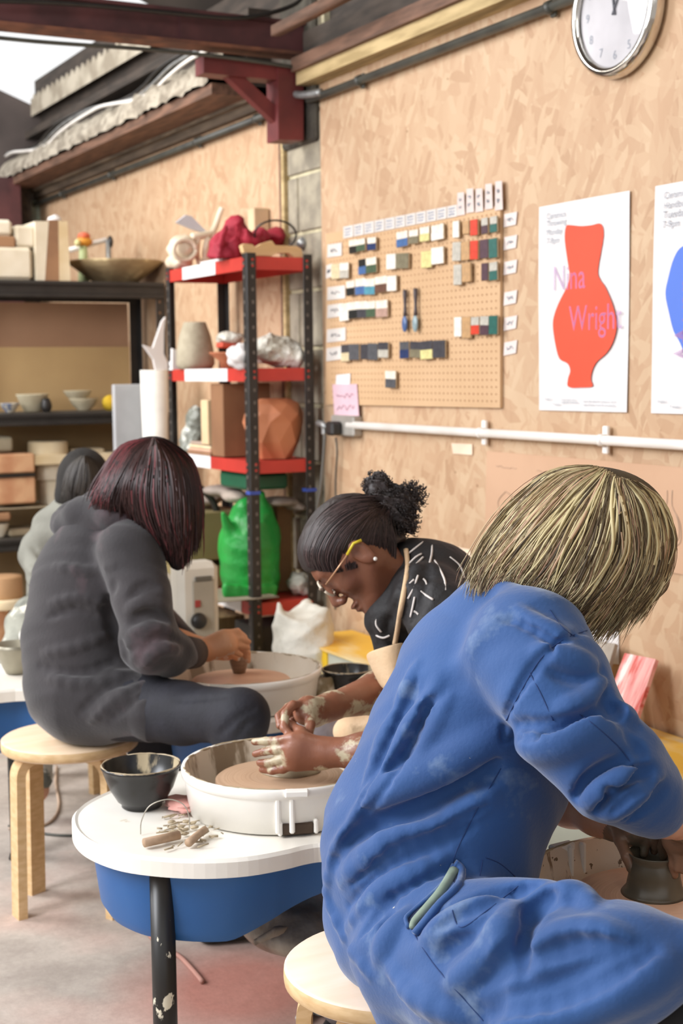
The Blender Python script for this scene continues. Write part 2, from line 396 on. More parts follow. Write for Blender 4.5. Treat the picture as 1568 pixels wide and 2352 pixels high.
# floor
fm = bpy.data.materials.new('concrete_floor'); fm.use_nodes = True; n = fm.node_tree; b = n.nodes['Principled BSDF']; L = n.links.new
tcn = n.nodes.new('ShaderNodeTexCoord')
def _nz(sc, det=6, ro=.6):
    z = n.nodes.new('ShaderNodeTexNoise'); z.inputs['Scale'].default_value = sc; z.inputs['Detail'].default_value = det; z.inputs['Roughness'].default_value = ro; L(tcn.outputs['Object'], z.inputs['Vector']); return z.outputs['Fac']
def _rp(f, p0, c0, p1, c1):
    r = n.nodes.new('ShaderNodeValToRGB'); L(f, r.inputs[0]); e = r.color_ramp.elements; e[0].position = p0; e[0].color = c0; e[1].position = p1; e[1].color = c1; return r.outputs[0]
def _mx(f, a, bb, ty='MIX'):
    x = n.nodes.new('ShaderNodeMix'); x.data_type = 'RGBA'; x.blend_type = ty; L(f, x.inputs[0]) if not isinstance(f, float) else setattr(x.inputs[0], 'default_value', f)
    L(a, x.inputs[6]); (L(bb, x.inputs[7]) if not isinstance(bb, tuple) else setattr(x.inputs[7], 'default_value', bb)); return x.outputs[2]
c = _rp(_nz(3.5), .35, lin('a59a90'), .65, lin('cbc0b4'))
c = _mx(_rp(_nz(1.7, 3), .50, (0, 0, 0, 1), .62, (.45, .45, .45, 1)), c, lin('c9a598'))
c = _mx(_rp(_nz(2.6, 4), .58, (0, 0, 0, 1), .66, (.6, .6, .6, 1)), c, lin('a9b2a2'))
sx_ = n.nodes.new('ShaderNodeVectorMath'); sx_.operation = 'DISTANCE'; L(tcn.outputs['Object'], sx_.inputs[0]); PATCH = sx_
c = _mx(_rp(sx_.outputs['Value'], .12, (.8, .8, .8, 1), .34, (0, 0, 0, 1)), c, lin('a86455'))
c = _mx(_rp(_nz(40, 8, .8), .3, (.75, .75, .75, 1), .7, (1, 1, 1, 1)), c, c, 'MULTIPLY') if False else c
g = _rp(_nz(55, 6, .8), .35, (.80, .79, .78, 1), .65, (1, 1, 1, 1)); c = _mx(1.0, c, g, 'MULTIPLY')
L(c, b.inputs['Base Color']); b.inputs['Roughness'].default_value = .75
bn = n.nodes.new('ShaderNodeBump'); bn.inputs['Strength'].default_value = .25; bn.inputs['Distance'].default_value = .004; L(_nz(60), bn.inputs['Height']); L(bn.outputs[0], b.inputs['Normal'])
fb = MB().span((-4.5, -2.5, -.1), (2.62, WY+.15, 0)); fl = struct('floor', fb, fm)
pp = on_z(560, 2270, 0)-WL[fl]; PATCH.inputs[1].default_value = (pp.x, pp.y, pp.z)
# right wall: brick-like block pier between two boarded stretches
yN = wallp(739, 600).y; yF = wallp(662, 600).y; ySt = wallp(647, 600).y
zN = on_x(850, 136, WX).z; zFt = on_x(250, 386, WX).z
struct('wall_right', MB().span((WX, -1.5, 0), (WX+.03, yN, zN)), m_osb)
struct('wall_right.001', MB().span((WX, ySt, 0), (WX+.03, WY, zFt)), m_osb)
struct('wall_right.002', MB().span((WX+.035, -1.5, 0), (WX+.2, WY+.1, 3.1)), m_dark)
mb = MB(); mb2 = MB().span((WX+.012, yN-.02, 0), (WX+.04, yF+.01, 2.95))
rowh = .216; z = -.05; k = 0
while z < 2.9:
    L1 = .40; off = (0 if k % 2 else .2); y = yN-.6+off
    while y < yF:
        a, e = max(y+.006, yN-.015), min(y+L1-.006, yF)
        if e-a > .02: mb.bbox((WX+.018, (a+e)/2, z+rowh/2), (.032, e-a, rowh-.014), .004)
        y += L1
    z += rowh; k += 1
struct('wall_right.003', mb, m_block); struct('wall_right.004', mb2, m_mortar)
struct('trim_1', MB().span((WX-.012, yF+.005, 0), (WX+.02, (yF+ySt)/2+.0, zFt+.1)), m_batten)
struct('trim_2', MB().span((WX-.002, (yF+ySt)/2, 0), (WX+.02, ySt+.01, zFt)), m_rail)
# dirty render patch on the upper pier
struct('trim_3', MB().bbox((WX-.004, (yN+yF)/2+.01, (on_x(710, 330, WX).z+2.95)/2), (.03, yF-yN+.0, 2.95-on_x(710, 330, WX).z), .01), M('sooty_render', '4f4a40', .95, '3a352e', 9, .7, .9, 20, bdist=.02, spots=[('a9a598', 5, .62, (1, 1, 1), .06)]))
# back wall
WBACK = lambda: struct('wall_back', MB().prism([(-3.6, 0), (2.62, 0), (2.62, roofp(2.62, 0).z), (-3.6, roofp(-3.6, 0).z)], WY, WY+.12, lambda x, z, y: Vector((x, y, z))), M('dark_back_wall', '5a504c', .9, '453d3a', 3, .5))
# roof: rises to the left of the eave; open skylight bay at the far end
zE, sl = on_x(310, 122, 2.45).z, .385
def roofp(x, y, up=0): return Vector((x, y, zE+sl*(2.6-x)-.05+up))
WBACK()
def roof_slab(mb, x0, x1, y0, y1, t=.03):
    mb.add([roofp(x0, y0), roofp(x1, y0), roofp(x1, y1), roofp(x0, y1), roofp(x0, y0, t), roofp(x1, y0, t), roofp(x1, y1, t), roofp(x0, y1, t)],
           [(0, 1, 2, 3), (7, 6, 5, 4), (0, 4, 5, 1), (1, 5, 6, 2), (2, 6, 7, 3), (3, 7, 4, 0)])
ySky = 6.15
rb = MB(); roof_slab(rb, 2.6, -3.5, -1.5, ySky); struct('ceiling', rb, M('dark_roof_lining', '4b423b', .9, '3a332d', 3, .6))
rb = MB(); roof_slab(rb, -2.6, -3.5, ySky, WY+.1); struct('ceiling.001', rb, MATS['dark_roof_lining'])
# corrugated sheet edge along the skylight
cs = MB(); nn = 150; vs = []
for i in range(nn+1):
    y = ySky+(WY-ySky)*i/nn; w = .016*math.sin(i*2*math.pi/6)
    for j, x in enumerate((2.6, 2.40)): vs.append(roofp(x, y, .035+w))
    vs.append(Vector((2.40, y, roofp(2.4, y).z-.07)))
cs.add(vs, [(3*i+j, 3*i+j+1, 3*i+4+j, 3*i+3+j) for i in range(nn) for j in (0, 1)])
struct('trim_4', cs, M('pale_corrugated_sheet', 'bdb3a0', .9, '978c7a', 8, .6, .3, 40))
def band(name, p0, p1, x, mat, y0=None, y1=WY, pxr=250, lab=None, thick=None):
    z1, z0 = on_x(pxr, p0, x).z, on_x(pxr, p1, x).z
    return struct(name, MB().span((x, yF+.2 if y0 is None else y0, z0), (x+thick if thick else WX+.04, y1, z1)), mat)
band('trim_5', 196, 216, 2.36, m_dark)
band('trim_6', 301, 323, 2.20, m_rail)
band('trim_7', 323, 352, 2.34, m_dark)
band('trim_8', 350, 366, 2.36, m_plate)
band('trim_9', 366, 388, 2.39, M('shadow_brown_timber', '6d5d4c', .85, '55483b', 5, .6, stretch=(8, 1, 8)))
band('trim_10', 242, 304, 2.35, m_dark)
for j, px in enumerate(()):      # upright studs across the dark gap
    p = on_x(px, 330, 2.33); struct('trim_%d' % (20+j), MB().box((2.335, p.y, p.z+.0), (.03, .06, .16)), m_dark)
# insulation lying on the rail
ins = MB(); N = 70; vs = []; prof = 9
z1, z0 = on_x(250, 238, 2.30).z, on_x(250, 301, 2.20).z
for i in range(N+1):
    y = yF+.2+(WY-yF-.2)*i/N
    for j in range(prof):
        t = j/(prof-1); base = Vector((2.18+.17*t, y, z0+(z1-z0)*t)); q = Vector((y*9, t*3, 0))
        base.x -= .05*math.sin(t*math.pi)+.025*mnoise.noise(q)+.012*mnoise.noise(q*3); base.z += .02*mnoise.noise(q*2+Vector((4, 0, 0)))
        vs.append(base)
ins.smooth = True; ins.add(vs, [(i*prof+j, i*prof+j+1, (i+1)*prof+j+1, (i+1)*prof+j) for i in range(N) for j in range(prof-1)])
o = obj('roof_insulation', ins, M('pale_insulation', 'b5ab9a', .95, '8b8172', 14, .7, .8, 60, bdist=.02)); tag(o, 'strip of pale fluffy insulation lying along the timber rail under the skylight', 'insulation', kind='stuff')
# near bay above the boards
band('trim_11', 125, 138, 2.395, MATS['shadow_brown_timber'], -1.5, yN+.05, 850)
band('trim_12', 87, 126, 2.35, m_batten, -1.5, yN+.05, 850)
band('trim_13', 52, 87, 2.33, m_rail, -1.5, yN+.05, 850)
band('trim_14', 0, 53, 2.38, m_dark, -1.5, yN+.05, 850)
# steel beam across, with flange, and knee bracket on the pier
yB = (yN+yF)/2-.03
zb0 = on_y(400, 96, yB).z; zb1 = on_y(400, 33, yB).z
bm = thing('steel_beam', 'long maroon steel beam crossing overhead from the block pier', 'beam', (0, yB, zb0))
obj('web', MB().span((-3.5, yB-.012, zb0), (WX-.002, yB+.012, zb1)), m_steel, bm)
obj('flange', MB().span((-3.5, yB-.05, zb0-.012), (WX, yB+.05, zb0)), m_flange, bm)['label'] = 'rusty lower flange'
obj('flange', MB().span((-3.5, yB-.05, zb1), (WX, yB+.05, zb1+.012)), m_steel, bm)
jx = on_y(415, 60, yB-.03).x; obj('splice_plate', MB().span((jx, yB-.03, zb0), (WX-.02, yB-.012, zb1)), m_steel, bm)
zk = on_y(575, 150, yB).z
br = thing('steel_bracket', 'dark red steel knee bracket bolted to the pier below the beam', 'bracket', (2.2, yB, zk-.3))
def yprism(pts, y0, y1, ref): return MB().prism([(on_y(a, b_, ref).x, on_y(a, b_, ref).z) for a, b_ in pts], y0, y1, lambda x, z, y: Vector((x, y, z)))
obj('top_plate', yprism([(458, 132), (690, 160), (690, 195), (625, 188), (560, 182), (458, 172)], yB-.04, yB+.04, yB), m_steel2, br)
obj('wall_plate', yprism([(625, 160), (683, 160), (683, 327), (626, 325)], yB-.05, yB+.05, yB), m_steel2, br)
obj('brace', yprism([(508, 170), (555, 178), (628, 245), (628, 285)], yB-.02, yB+.02, yB), m_steel2, br)
# conduits
pipe_z = on_x(1000, 118, WX-.03).z
def conduit_run(name, lab, x, z, y0, y1, r, mat, clips, cat='pipe', clipmat=None, cr=1.5, tab=.05, grp=None):
    t = thing(name, lab, cat, (x, (y0+y1)/2, z))
    obj('pipe', MB().tube([(x, y0, z), (x, y1, z)], r, 12), mat, t)
    for c in clips:
        k = MB(); k.tube([(x, c-.01, z), (x, c+.01, z)], r*cr*.9, 12); k.bbox((x+r, c, z), (.012, .022, tab), .003)
        obj('clip', k, clipmat or mat, t)
    return t
conduit_run('conduit_pipe', 'dark metal conduit running high along the wall near the clock', WX-.03, pipe_z, -1.0, yN+.03, .014, m_blackpipe,
            [on_x(825, 176, WX-.03).y, on_x(1262, 12, WX-.03).y])
conduit_run('conduit_pipe', 'dark metal conduit running high along the far boarded wall', WX-.03, on_x(452, 326, WX-.03).z, yF+.02, WY-.05, .014, m_blackpipe,
            [on_x(p, 300, WX-.03).y for p in (138, 252, 452, 590)])
zc = on_x(1184, 999, WX-.03).z; yJ = on_x(800, 978, WX-.03).y
conduit_run('conduit_pipe', 'white plastic conduit running along the wall below the posters', WX-.03, zc, -1.0, yJ, .0135, m_whiteplas,
            [on_x(1104, 990, WX-.03).y, on_x(1382, 1008, WX-.03).y], cr=1.35, tab=.075)
pz = on_x(700, 250, WX-.02)
jb = thing('junction_pipe', 'short silver cable gland crossing the sooty pier top', 'pipe', pz)
obj('pipe', MB().tube(spline([on_x(640, 165, WX-.08), on_x(640, 205, WX-.08), on_x(690, 218, WX-.06), on_x(737, 212, WX-.04)], 6), .014, 10), m_silver, jb)
# roof cables
for j, (pa, xx, lab) in enumerate((((216, 232), 2.26, 'black'), ((223, 226), 2.24, 'grey'), ((230, 235), 2.22, 'white'))):
    pts = [on_x(250, pa[i % 2]+0, xx) for i in range(9)]; z0_ = on_x(250, pa[0], xx).z
    pts = [Vector((xx+.012*math.sin(i*1.7+j), yF+.25+(WY-yF-.3)*i/14, z0_-.03+.028*math.sin(i*.9+j*.8))) for i in range(15)]
    o = obj('roof_cable', MB().tube(spline(pts, 4), .008, 6), (m_blackmetal, m_silver, m_whiteplas)[j]); tag(o, '%s electric cable lying along the roof timber by the skylight' % lab, 'cable')
pts = [on_y(a, b_, yB-.07) for a, b_ in ((-30, 84), (80, 95), (200, 104), (330, 113), (520, 132), (700, 158))]
o = obj('roof_pipe', MB().tube(spline(pts, 4), .007, 8), m_blackpipe); tag(o, 'thin dark pipe slung just below the maroon beam', 'pipe')
pts = [on_y(a, b_, yB-.09) for a, b_ in ((-30, 2), (110, 6), (250, 16), (420, 33), (540, 42), (620, 30), (680, 8), (700, -20))]
o = obj('roof_cable', MB().tube(spline(pts, 5), .008, 6), m_blackmetal); tag(o, 'black cable drooping along the top of the maroon beam', 'cable')
# purlin near the pier head
a, e = on_y(625, 70, yB+.1), on_y(620, 60, yB-1.4)
pa = at(632, 72, 5.0); pb = at(800, -16, 4.5)
struct('trim_16', MB().tube([pa, pb], .024, 4), m_rail)
# far-left corner post and small window block
struct('trim_17', MB().span((on_y(-40, 450, 8.2).x, 8.15, 0), (on_y(42, 450, 8.2).x, 8.25, on_y(20, 410, 8.2).z)), m_steel)
struct('trim_18', MB().span((on_y(42, 450, 8.35).x, 8.3, 0), (on_y(66, 450, 8.35).x, 8.4, on_y(20, 400, 8.35).z)), m_dark)
w = thing('window_1', '', 'window', (0, 0, 0)); bpy.data.objects.remove(w)
a, e = on_y(66, 505, 8.4), on_y(118, 462, 8.4)
o = struct('window_1', MB().span((a.x, 8.40, a.z), (e.x, 8.43, e.z)), M('frosted_glass', 'a9b5a4', .3, '8c978a', 20, .5))
# ================================================================ OBJECTS ON THE WALL
ON = Vector((0, -1, 0)); UZ = Vector((0, 0, 1))
m_paper = M('white_paper', 'dedad8', .7, 'd6d2d0', 5, .3, .05, 30)
m_label = M('label_paper', 'd9cdc8', .8, 'd2c6c0', 9, .3)
m_ink = M('grey_ink', '76767c', .8); m_ink2 = M('pale_ink', 'a9adb5', .8); m_inkblue = M('blue_ink', '8f9dbb', .8)
m_peg = M('pegboard', 'c9a680', .6, 'c29e77', 3, .4)
m_hole = M('peg_hole', 'a37a54', .9)
def quad_on_wall(mb, x, p, mat_i=0):      # polygon of (px,py) on plane x
    mb.cur = mat_i; mb.add([on_x(a, b_, x) for a, b_ in p], [tuple(range(len(p)))]); mb.cur = 0
def slab_on_wall(x0, x1, pts):
    v = [on_x(a, b_, x0) for a, b_ in pts]; v = v+[Vector((x1, q.y, q.z)) for q in v]; n_ = len(pts); mb = MB()
    mb.add(v, [tuple(range(n_))[::-1], tuple(range(n_, 2*n_))]+[(i, (i+1) % n_, n_+(i+1) % n_, n_+i) for i in range(n_)]); return mb
# clock
cc = wallp(1434, 24); CR = .172
ck = thing('wall_clock', 'round chrome-rimmed wall clock with pale grey face, high on the boarded wall', 'clock', (WX-.03, cc.y, cc.z-CR))
mb = MB(); mb.lathe([(CR*.8, 0), (CR*.97, -.002), (CR, -.015), (CR*.99, -.035), (CR*.93, -.047), (CR*.86, -.045), (CR*.83, -.03)], (WX-.002, cc.y, cc.z), 64, 'x')
obj('rim', mb, M('chrome', 'd8d4cc', .08, 'c8c4bc', 5, .3, metal=1), ck)
mb = MB(); mb.lathe([(0, -.028), (CR*.84, -.028)], (WX-.002, cc.y, cc.z), 64, 'x'); obj('dial', mb, M('dial_grey', 'd9d5d6', .5), ck)
mb = MB()
for h in range(1, 13):
    a_ = math.radians(90-30*h); p = Vector((WX-.031, cc.y-math.cos(a_)*CR*.66, cc.z+math.sin(a_)*CR*.66-.011))
    text_mb(mb, str(h), .032, p, ON, UZ, 0, 'CENTER')
obj('numerals', mb, m_ink2, ck)
for a_, l_, w_, nm in ((100, .085, .006, 'hour_hand'), (60, .12, .005, 'minute_hand')):
    a2 = math.radians(a_); d = Vector((0, -math.cos(a2), math.sin(a2)))
    obj(nm, MB().tube([Vector((WX-.034, cc.y, cc.z))-d*.015, Vector((WX-.034, cc.y, cc.z))+d*l_], w_/2, 4), m_ink, ck)
gm = bpy.data.materials.new('clock_glass'); gm.use_nodes = True; nn_ = gm.node_tree; nn_.nodes.remove(nn_.nodes['Principled BSDF'])
tr = nn_.nodes.new('ShaderNodeBsdfTransparent'); gl = nn_.nodes.new('ShaderNodeBsdfGlossy'); gl.inputs['Roughness'].default_value = .03; fr = nn_.nodes.new('ShaderNodeFresnel'); ms_ = nn_.nodes.new('ShaderNodeMixShader')
nn_.links.new(fr.outputs[0], ms_.inputs[0]); nn_.links.new(tr.outputs[0], ms_.inputs[1]); nn_.links.new(gl.outputs[0], ms_.inputs[2]); nn_.links.new(ms_.outputs[0], nn_.nodes['Material Output'].inputs[0])
mb = MB(); mb.lathe([(0, -.044), (CR*.5, -.043), (CR*.87, -.038)], (WX-.002, cc.y, cc.z), 64, 'x'); obj('glass', mb, gm, ck)
# posters
def poster(name, label, p, vase, vmat, texts, big):
    t = thing(name, label, 'poster', (WX-.004, wallp(*p[2]).y, wallp(*p[2]).z), 'vessel posters')
    # gently curled sheet
    P = [wallp(*q) for q in p]; mb = MB(); N = 12; vs = []
    for i in range(N+1):
        for j in range(N+1):
            u, v = i/N, j/N; q = (P[0]*(1-u)+P[1]*u)*(1-v)+(P[3]*(1-u)+P[2]*u)*v
            vs.append(q+Vector((-.005-.002*math.sin(u*3.1)-.0015*math.sin(v*5+u*2), 0, 0)))
    mb.smooth = True; mb.add(vs, [(i*(N+1)+j, i*(N+1)+j+1, (i+1)*(N+1)+j+1, (i+1)*(N+1)+j) for i in range(N) for j in range(N)]); obj('sheet', mb, m_paper, t)
    x = WX-.0105; mb = MB(); quad_on_wall(mb, x, vase); obj('vase_print', mb, vmat, t)
    for s_, sz, px, py in texts: obj('text_line', text_mb(MB(), s_, sz, on_x(px, py, x-.0005), ON, UZ, 0), m_ink2, t)
    for s_, sz, px, py, r_, u_ in big: obj('name_print', text_mb(MB(), s_, sz, on_x(px, py, x-.001), r_, u_, 0, sx=.8), M('mauve_print', 'b98cc0', .7, alpha=.5), t)
L7 = lambda pts: [(1100+x/3.35, 380+y/3.35) for x, y in pts]
vase1 = spl2(L7([(668, 470), (690, 458), (780, 466), (860, 460), (935, 450), (955, 545), (912, 800), (930, 880), (970, 940), (1030, 1090), (1055, 1230), (1030, 1350), (980, 1440), (900, 1515), (865, 1590), (858, 1650), (868, 1700), (775, 1708), (685, 1703), (683, 1640), (700, 1580), (680, 1525), (620, 1490), (590, 1400), (568, 1260), (572, 1170), (610, 1060), (680, 920), (695, 840), (680, 740), (660, 600), (658, 520)]), 4, True)
poster('poster', 'white poster with an orange-red vase shape, left of the two posters', [(1241, 476), (1450, 438), (1443, 947), (1240, 942)], vase1, M('orange_red_print', 'ea4c2c', .6, 'e24526', 3, .3),
       [('Ceramics', .024, 1253, 504), ('Throwing', .024, 1253, 521), ('Monday', .024, 1253, 541), ('7-9pm', .024, 1253, 561), ('Studio 1', .012, 1249, 919), ('9 weeks', .011, 1268, 931), ('term starts soon', .010, 1288, 920), ('beginners welcome', .010, 1288, 926), ('ask at the desk for a place or call in', .010, 1338, 924), ('open all year round for everybody', .010, 1338, 932)],
       [('Nina', .098, 1268, 668, ON, UZ), ('Wright', .098, 1306, 760, ON, UZ)])
z2 = lambda pts: [(1460+x/4.355, 420+y/4.355) for x, y in pts]
yr = wallp(1690, 600).y
v2 = spl2(z2([(700, 560), (470, 632), (380, 750), (320, 960), (295, 1115), (330, 1300), (375, 1480), (440, 1600), (480, 1720), (500, 1900), (560, 2050), (760, 2060), (800, 1800), (950, 1500), (1000, 1100), (930, 700)]), 4, True)
poster('poster', 'white poster with a blue vase shape, cut by the right edge of the photo', [(1508, 428), (1735, 388), (1726, 955), (1497, 949)], v2, M('blue_print', '4f74cc', .6, '4a6cc4', 3, .3),
       [('Ceramics', .024, 1523, 457), ('Handbuild', .024, 1523, 480), ('Tuesday', .026, 1521, 502), ('7-9pm', .025, 1520, 524), ('Studio 1', .012, 1508, 925), ('9 weeks', .011, 1538, 937)],
       [('atrick', .10, 1568, 640, -UZ, ON), ('W', .12, 1548, 745, -UZ, ON)])
# pegboard
pg = thing('pegboard', 'pale tan pegboard hung with rows of glaze test tiles', 'board', tuple(wallp(950, 935)))
obj('panel', slab_on_wall(WX-.012, WX-.002, [(748, 537), (1148, 472), (1148, 937), (748, 929)]), m_peg, pg)
XP = WX-.0125; A0, B0 = on_x(756, 600, XP).y, on_x(1144, 600, XP).y; Z0, Z1 = on_x(1140, 930, XP).z, on_x(1140, 482, XP).z
mb = MB(); ny, nz_ = 44, 27
for i in range(ny):
    for j in range(nz_):
        y = A0+(B0-A0)*(i+.5)/ny; z = Z0+(Z1-Z0)*(j+.5)/nz_; r_ = .0034
        mb.add([(XP-.0004, y+r_*math.cos(a_), z+r_*math.sin(a_)) for a_ in [k*math.pi/3 for k in range(6)]], [tuple(range(6))])
o = obj('peg_holes', mb, m_hole, pg); o['kind'] = 'stuff'
# glaze tiles: colour lists, positions read in the board crop
C6 = lambda x, y: (700+x/2.904, 380+y/2.904)
col = {'white': 'e9e2d6', 'grey': 'b9b3a6', 'tan': 'bb9262', 'red': 'd6452f', 'teal': '2b6258', 'plum': '553c44', 'black': '2a2a28', 'blue': '4d6c9c', 'green': '4c5e48', 'brown': '6b4c3e', 'yellow': 'd9cf8f', 'olive': '7f7760', 'mauve': 'b59485', 'slate': '57575a', 'cream': 'd8c6a0', 'sea blue': '5793a4', 'dark blue': '2f3c63', 'charcoal': '464448', 'bare': 'e6dccb'}
T = [ # group, row, x0,y0,x1,y1, top colour, bottom colour
 ('left', 'first', (303, 495, 350, 590, 'bare', 'black'), (352, 490, 405, 575, 'bare', 'green'), (425, 480, 478, 568, 'bare', 'dark blue')),
 ('middle', 'first', (620, 440, 690, 545, 'bare', 'blue'), (702, 430, 760, 525, 'bare', 'olive'), (775, 410, 835, 510, 'bare', 'yellow'), (852, 395, 930, 500, 'bare', 'white')),
 ('right', 'first', (995, 370, 1035, 485, 'white', 'white'), (1060, 370, 1102, 460, 'tan', 'tan'), (1112, 360, 1158, 470, 'red', 'red'), (1185, 350, 1225, 460, 'grey', 'plum'), (1242, 340, 1287, 450, 'grey', 'teal')),
 ('left', 'second', (185, 655, 236, 760, 'cream', 'cream'), (241, 650, 295, 755, 'white', 'grey'), (365, 625, 411, 730, 'black', 'blue'), (416, 615, 480, 720, 'bare', 'green')),
 ('middle', 'second', (553, 590, 611, 695, 'white', 'white'), (616, 585, 695, 690, 'olive', 'olive'), (785, 570, 850, 685, 'yellow', 'yellow'), (853, 545, 930, 660, 'white', 'white')),
 ('right', 'second', (992, 510, 1046, 640, 'grey', 'grey'), (1051, 508, 1105, 635, 'tan', 'tan'), (1111, 500, 1160, 630, 'red', 'red'), (1176, 492, 1229, 622, 'plum', 'plum'), (1236, 485, 1288, 620, 'teal', 'teal')),
 ('left', 'third', (285, 770, 336, 870, 'bare', 'black'), (345, 755, 405, 865, 'bare', 'blue'), (406, 755, 470, 865, 'bare', 'sea blue'), (476, 740, 550, 850, 'bare', 'brown'), (556, 735, 615, 840, 'white', 'white')),
 ('right', 'third', (1000, 660, 1051, 800, 'grey', 'grey'), (1056, 650, 1111, 780, 'tan', 'tan'), (1185, 650, 1228, 770, 'plum', 'plum'), (1238, 645, 1288, 770, 'grey', 'teal')),
 ('left', 'fourth', (240, 920, 297, 1040, 'bare', 'white'), (299, 910, 356, 1025, 'bare', 'black'), (358, 905, 416, 1020, 'bare', 'charcoal'), (418, 905, 474, 1015, 'bare', 'green'), (482, 900, 555, 1015, 'bare', 'mauve')),
 ('right', 'fourth', (1005, 1010, 1051, 1145, 'white', 'white'), (1056, 1010, 1112, 1155, 'tan', 'tan'), (1116, 1010, 1167, 1130, 'grey', 'red'), (1176, 1005, 1231, 1135, 'grey', 'plum'), (1236, 1000, 1289, 1130, 'teal', 'teal')),
 ('left', 'bottom', (250, 1195, 300, 1310, 'charcoal', 'cream'), (302, 1190, 365, 1300, 'slate', 'slate'), (380, 1190, 428, 1295, 'charcoal', 'charcoal'), (430, 1185, 490, 1300, 'slate', 'slate'), (497, 1180, 560, 1285, 'charcoal', 'grey')),
 ('middle', 'bottom', (640, 1175, 698, 1290, 'slate', 'dark blue'), (710, 1175, 778, 1285, 'charcoal', 'olive'), (780, 1170, 855, 1295, 'charcoal', 'yellow'), (862, 1165, 940, 1285, 'charcoal', 'charcoal')),
 ('lowest', 'lone', (545, 1370, 610, 1485, 'bare', 'slate'),)]
ordn = ['first', 'second', 'third', 'fourth', 'fifth']
for g in T:
    for i, (x0, y0, x1, y1, ct, cb) in enumerate(g[2:]):
        a, e = C6(x0, (y0+y1)/2), C6(x1, (y0+y1)/2); pa, pb = on_x(*a, XP-.012), on_x(*e, XP-.012)
        w_ = abs(pa.y-pb.y); zt, zb_ = on_x(*C6((x0+x1)/2, y0), XP-.01).z, on_x(*C6((x0+x1)/2, y1), XP-.01).z
        ang = random.uniform(-.05, .05); yc = (pa.y+pb.y)/2; split = .62 if ct != cb else 1
        lab = '%s glaze test tile, %s from left in the %s row, %s group' % (cb if cb == ct or ct == 'bare' else '%s and %s' % (ct, cb), ordn[i], g[1], g[0])
        if g[1] == 'lone': lab = 'white and grey glaze test tile hanging alone near the foot of the pegboard'
        t = thing('glaze_tile', lab, 'tile', (XP-.01, yc, zb_), 'glaze test tiles on the pegboard')
        R = Matrix.Rotation(ang, 3, 'X') @ Matrix.Rotation(.10, 3, 'Z'); th = .007
        mt = M('glaze_'+cb.replace(' ', '_'), col[cb], .25 if cb not in ('tan', 'white', 'grey') else .4, None, 60, .7)
        mtop = M('glaze_'+ct.replace(' ', '_'), col[ct], .4, None, 60, .7)
        zc_ = (zt+zb_)/2; h_ = zt-zb_
        obj('body', MB().bbox((XP-.012, yc, zc_), (th, w_*.93, h_), .002, R), M('bare_clay', 'b39a78', .8), t)
        if ct != cb:
            obj('glaze_dip', MB().bbox((XP-.0162, yc, zb_+h_*.26+.001), (.003, w_*.9, h_*.5), .001, R), mt, t)
            obj('bare_top', MB().bbox((XP-.0160, yc, zt-h_*.24), (.002, w_*.9, h_*.47), .001, R), mtop, t)
        else: obj('glaze_dip', MB().bbox((XP-.0162, yc, zc_), (.003, w_*.9, h_*.96), .001, R), mt, t)
# two spoons
for j, (cx, y0, y1, c_, lab) in enumerate(((668, 830, 1110, 'blue', 'glazed test spoon with a blue bowl hanging on the pegboard'), (738, 820, 1110, 'sea', 'glazed test spoon with a pale grey-blue bowl hanging on the pegboard'))):
    t = thing('test_spoon', lab, 'spoon', on_x(*C6(cx, y1), XP-.012), 'test spoons on the pegboard')
    za, zb_ = on_x(*C6(cx, y0), XP-.01).z, on_x(*C6(cx, y1), XP-.01).z; yc = on_x(*C6(cx, 950), XP-.012).y; H_ = za-zb_
    obj('handle', MB().tube([(XP-.012, yc, za-H_*k/8) for k in range(6)], .006, 8, rs=[.0075, .008, .006, .005, .006, .008]), M('dark_stoneware', '53484a', .5), t)
    obj('bowl', MB().blob((XP-.014, yc, zb_+H_*.19), (.007, .0155, H_*.2), 10, 0), M('spoon_'+c_, '4a6696' if c_ == 'blue' else '8fa3a8', .3, None, 50, .6), t)
# paper labels
def paper(label, pts, mat=m_label, scrib=1, x=WX-.004, ink=m_ink2, name='paper_label', cat='label', grp='paper labels round the pegboard', n_=1, sc=.5):
    P = [on_x(a, b_, x) for a, b_ in pts]; c_ = sum(P, Vector())/4
    t = thing(name, label, cat, (x, c_.y, min(p.z for p in P)), grp)
    mb = MB(); mb.add([p for p in P]+[p+Vector((.0012, 0, 0)) for p in P], [(0, 1, 2, 3), (7, 6, 5, 4), (0, 4, 5, 1), (1, 5, 6, 2), (2, 6, 7, 3), (3, 7, 4, 0)]); obj('sheet', mb, mat, t)
    if scrib:
        mb = MB(); w_ = (P[1]-P[0])*sc; dn = (P[3]-P[0]); rs = random.Random(str(label))
        for k in range(n_):
            s0 = P[0]+(P[1]-P[0])*(.5-sc/2)+dn*((k+1)/(n_+1)); q = [s0+w_*(i/14)+UZ*(dn.length*.32/n_*rs.uniform(-.5, .5))+Vector((-.001, 0, 0)) for i in range(15)]
            mb.tube(q, .0011, 4)
        obj('handwriting', mb, ink, t)
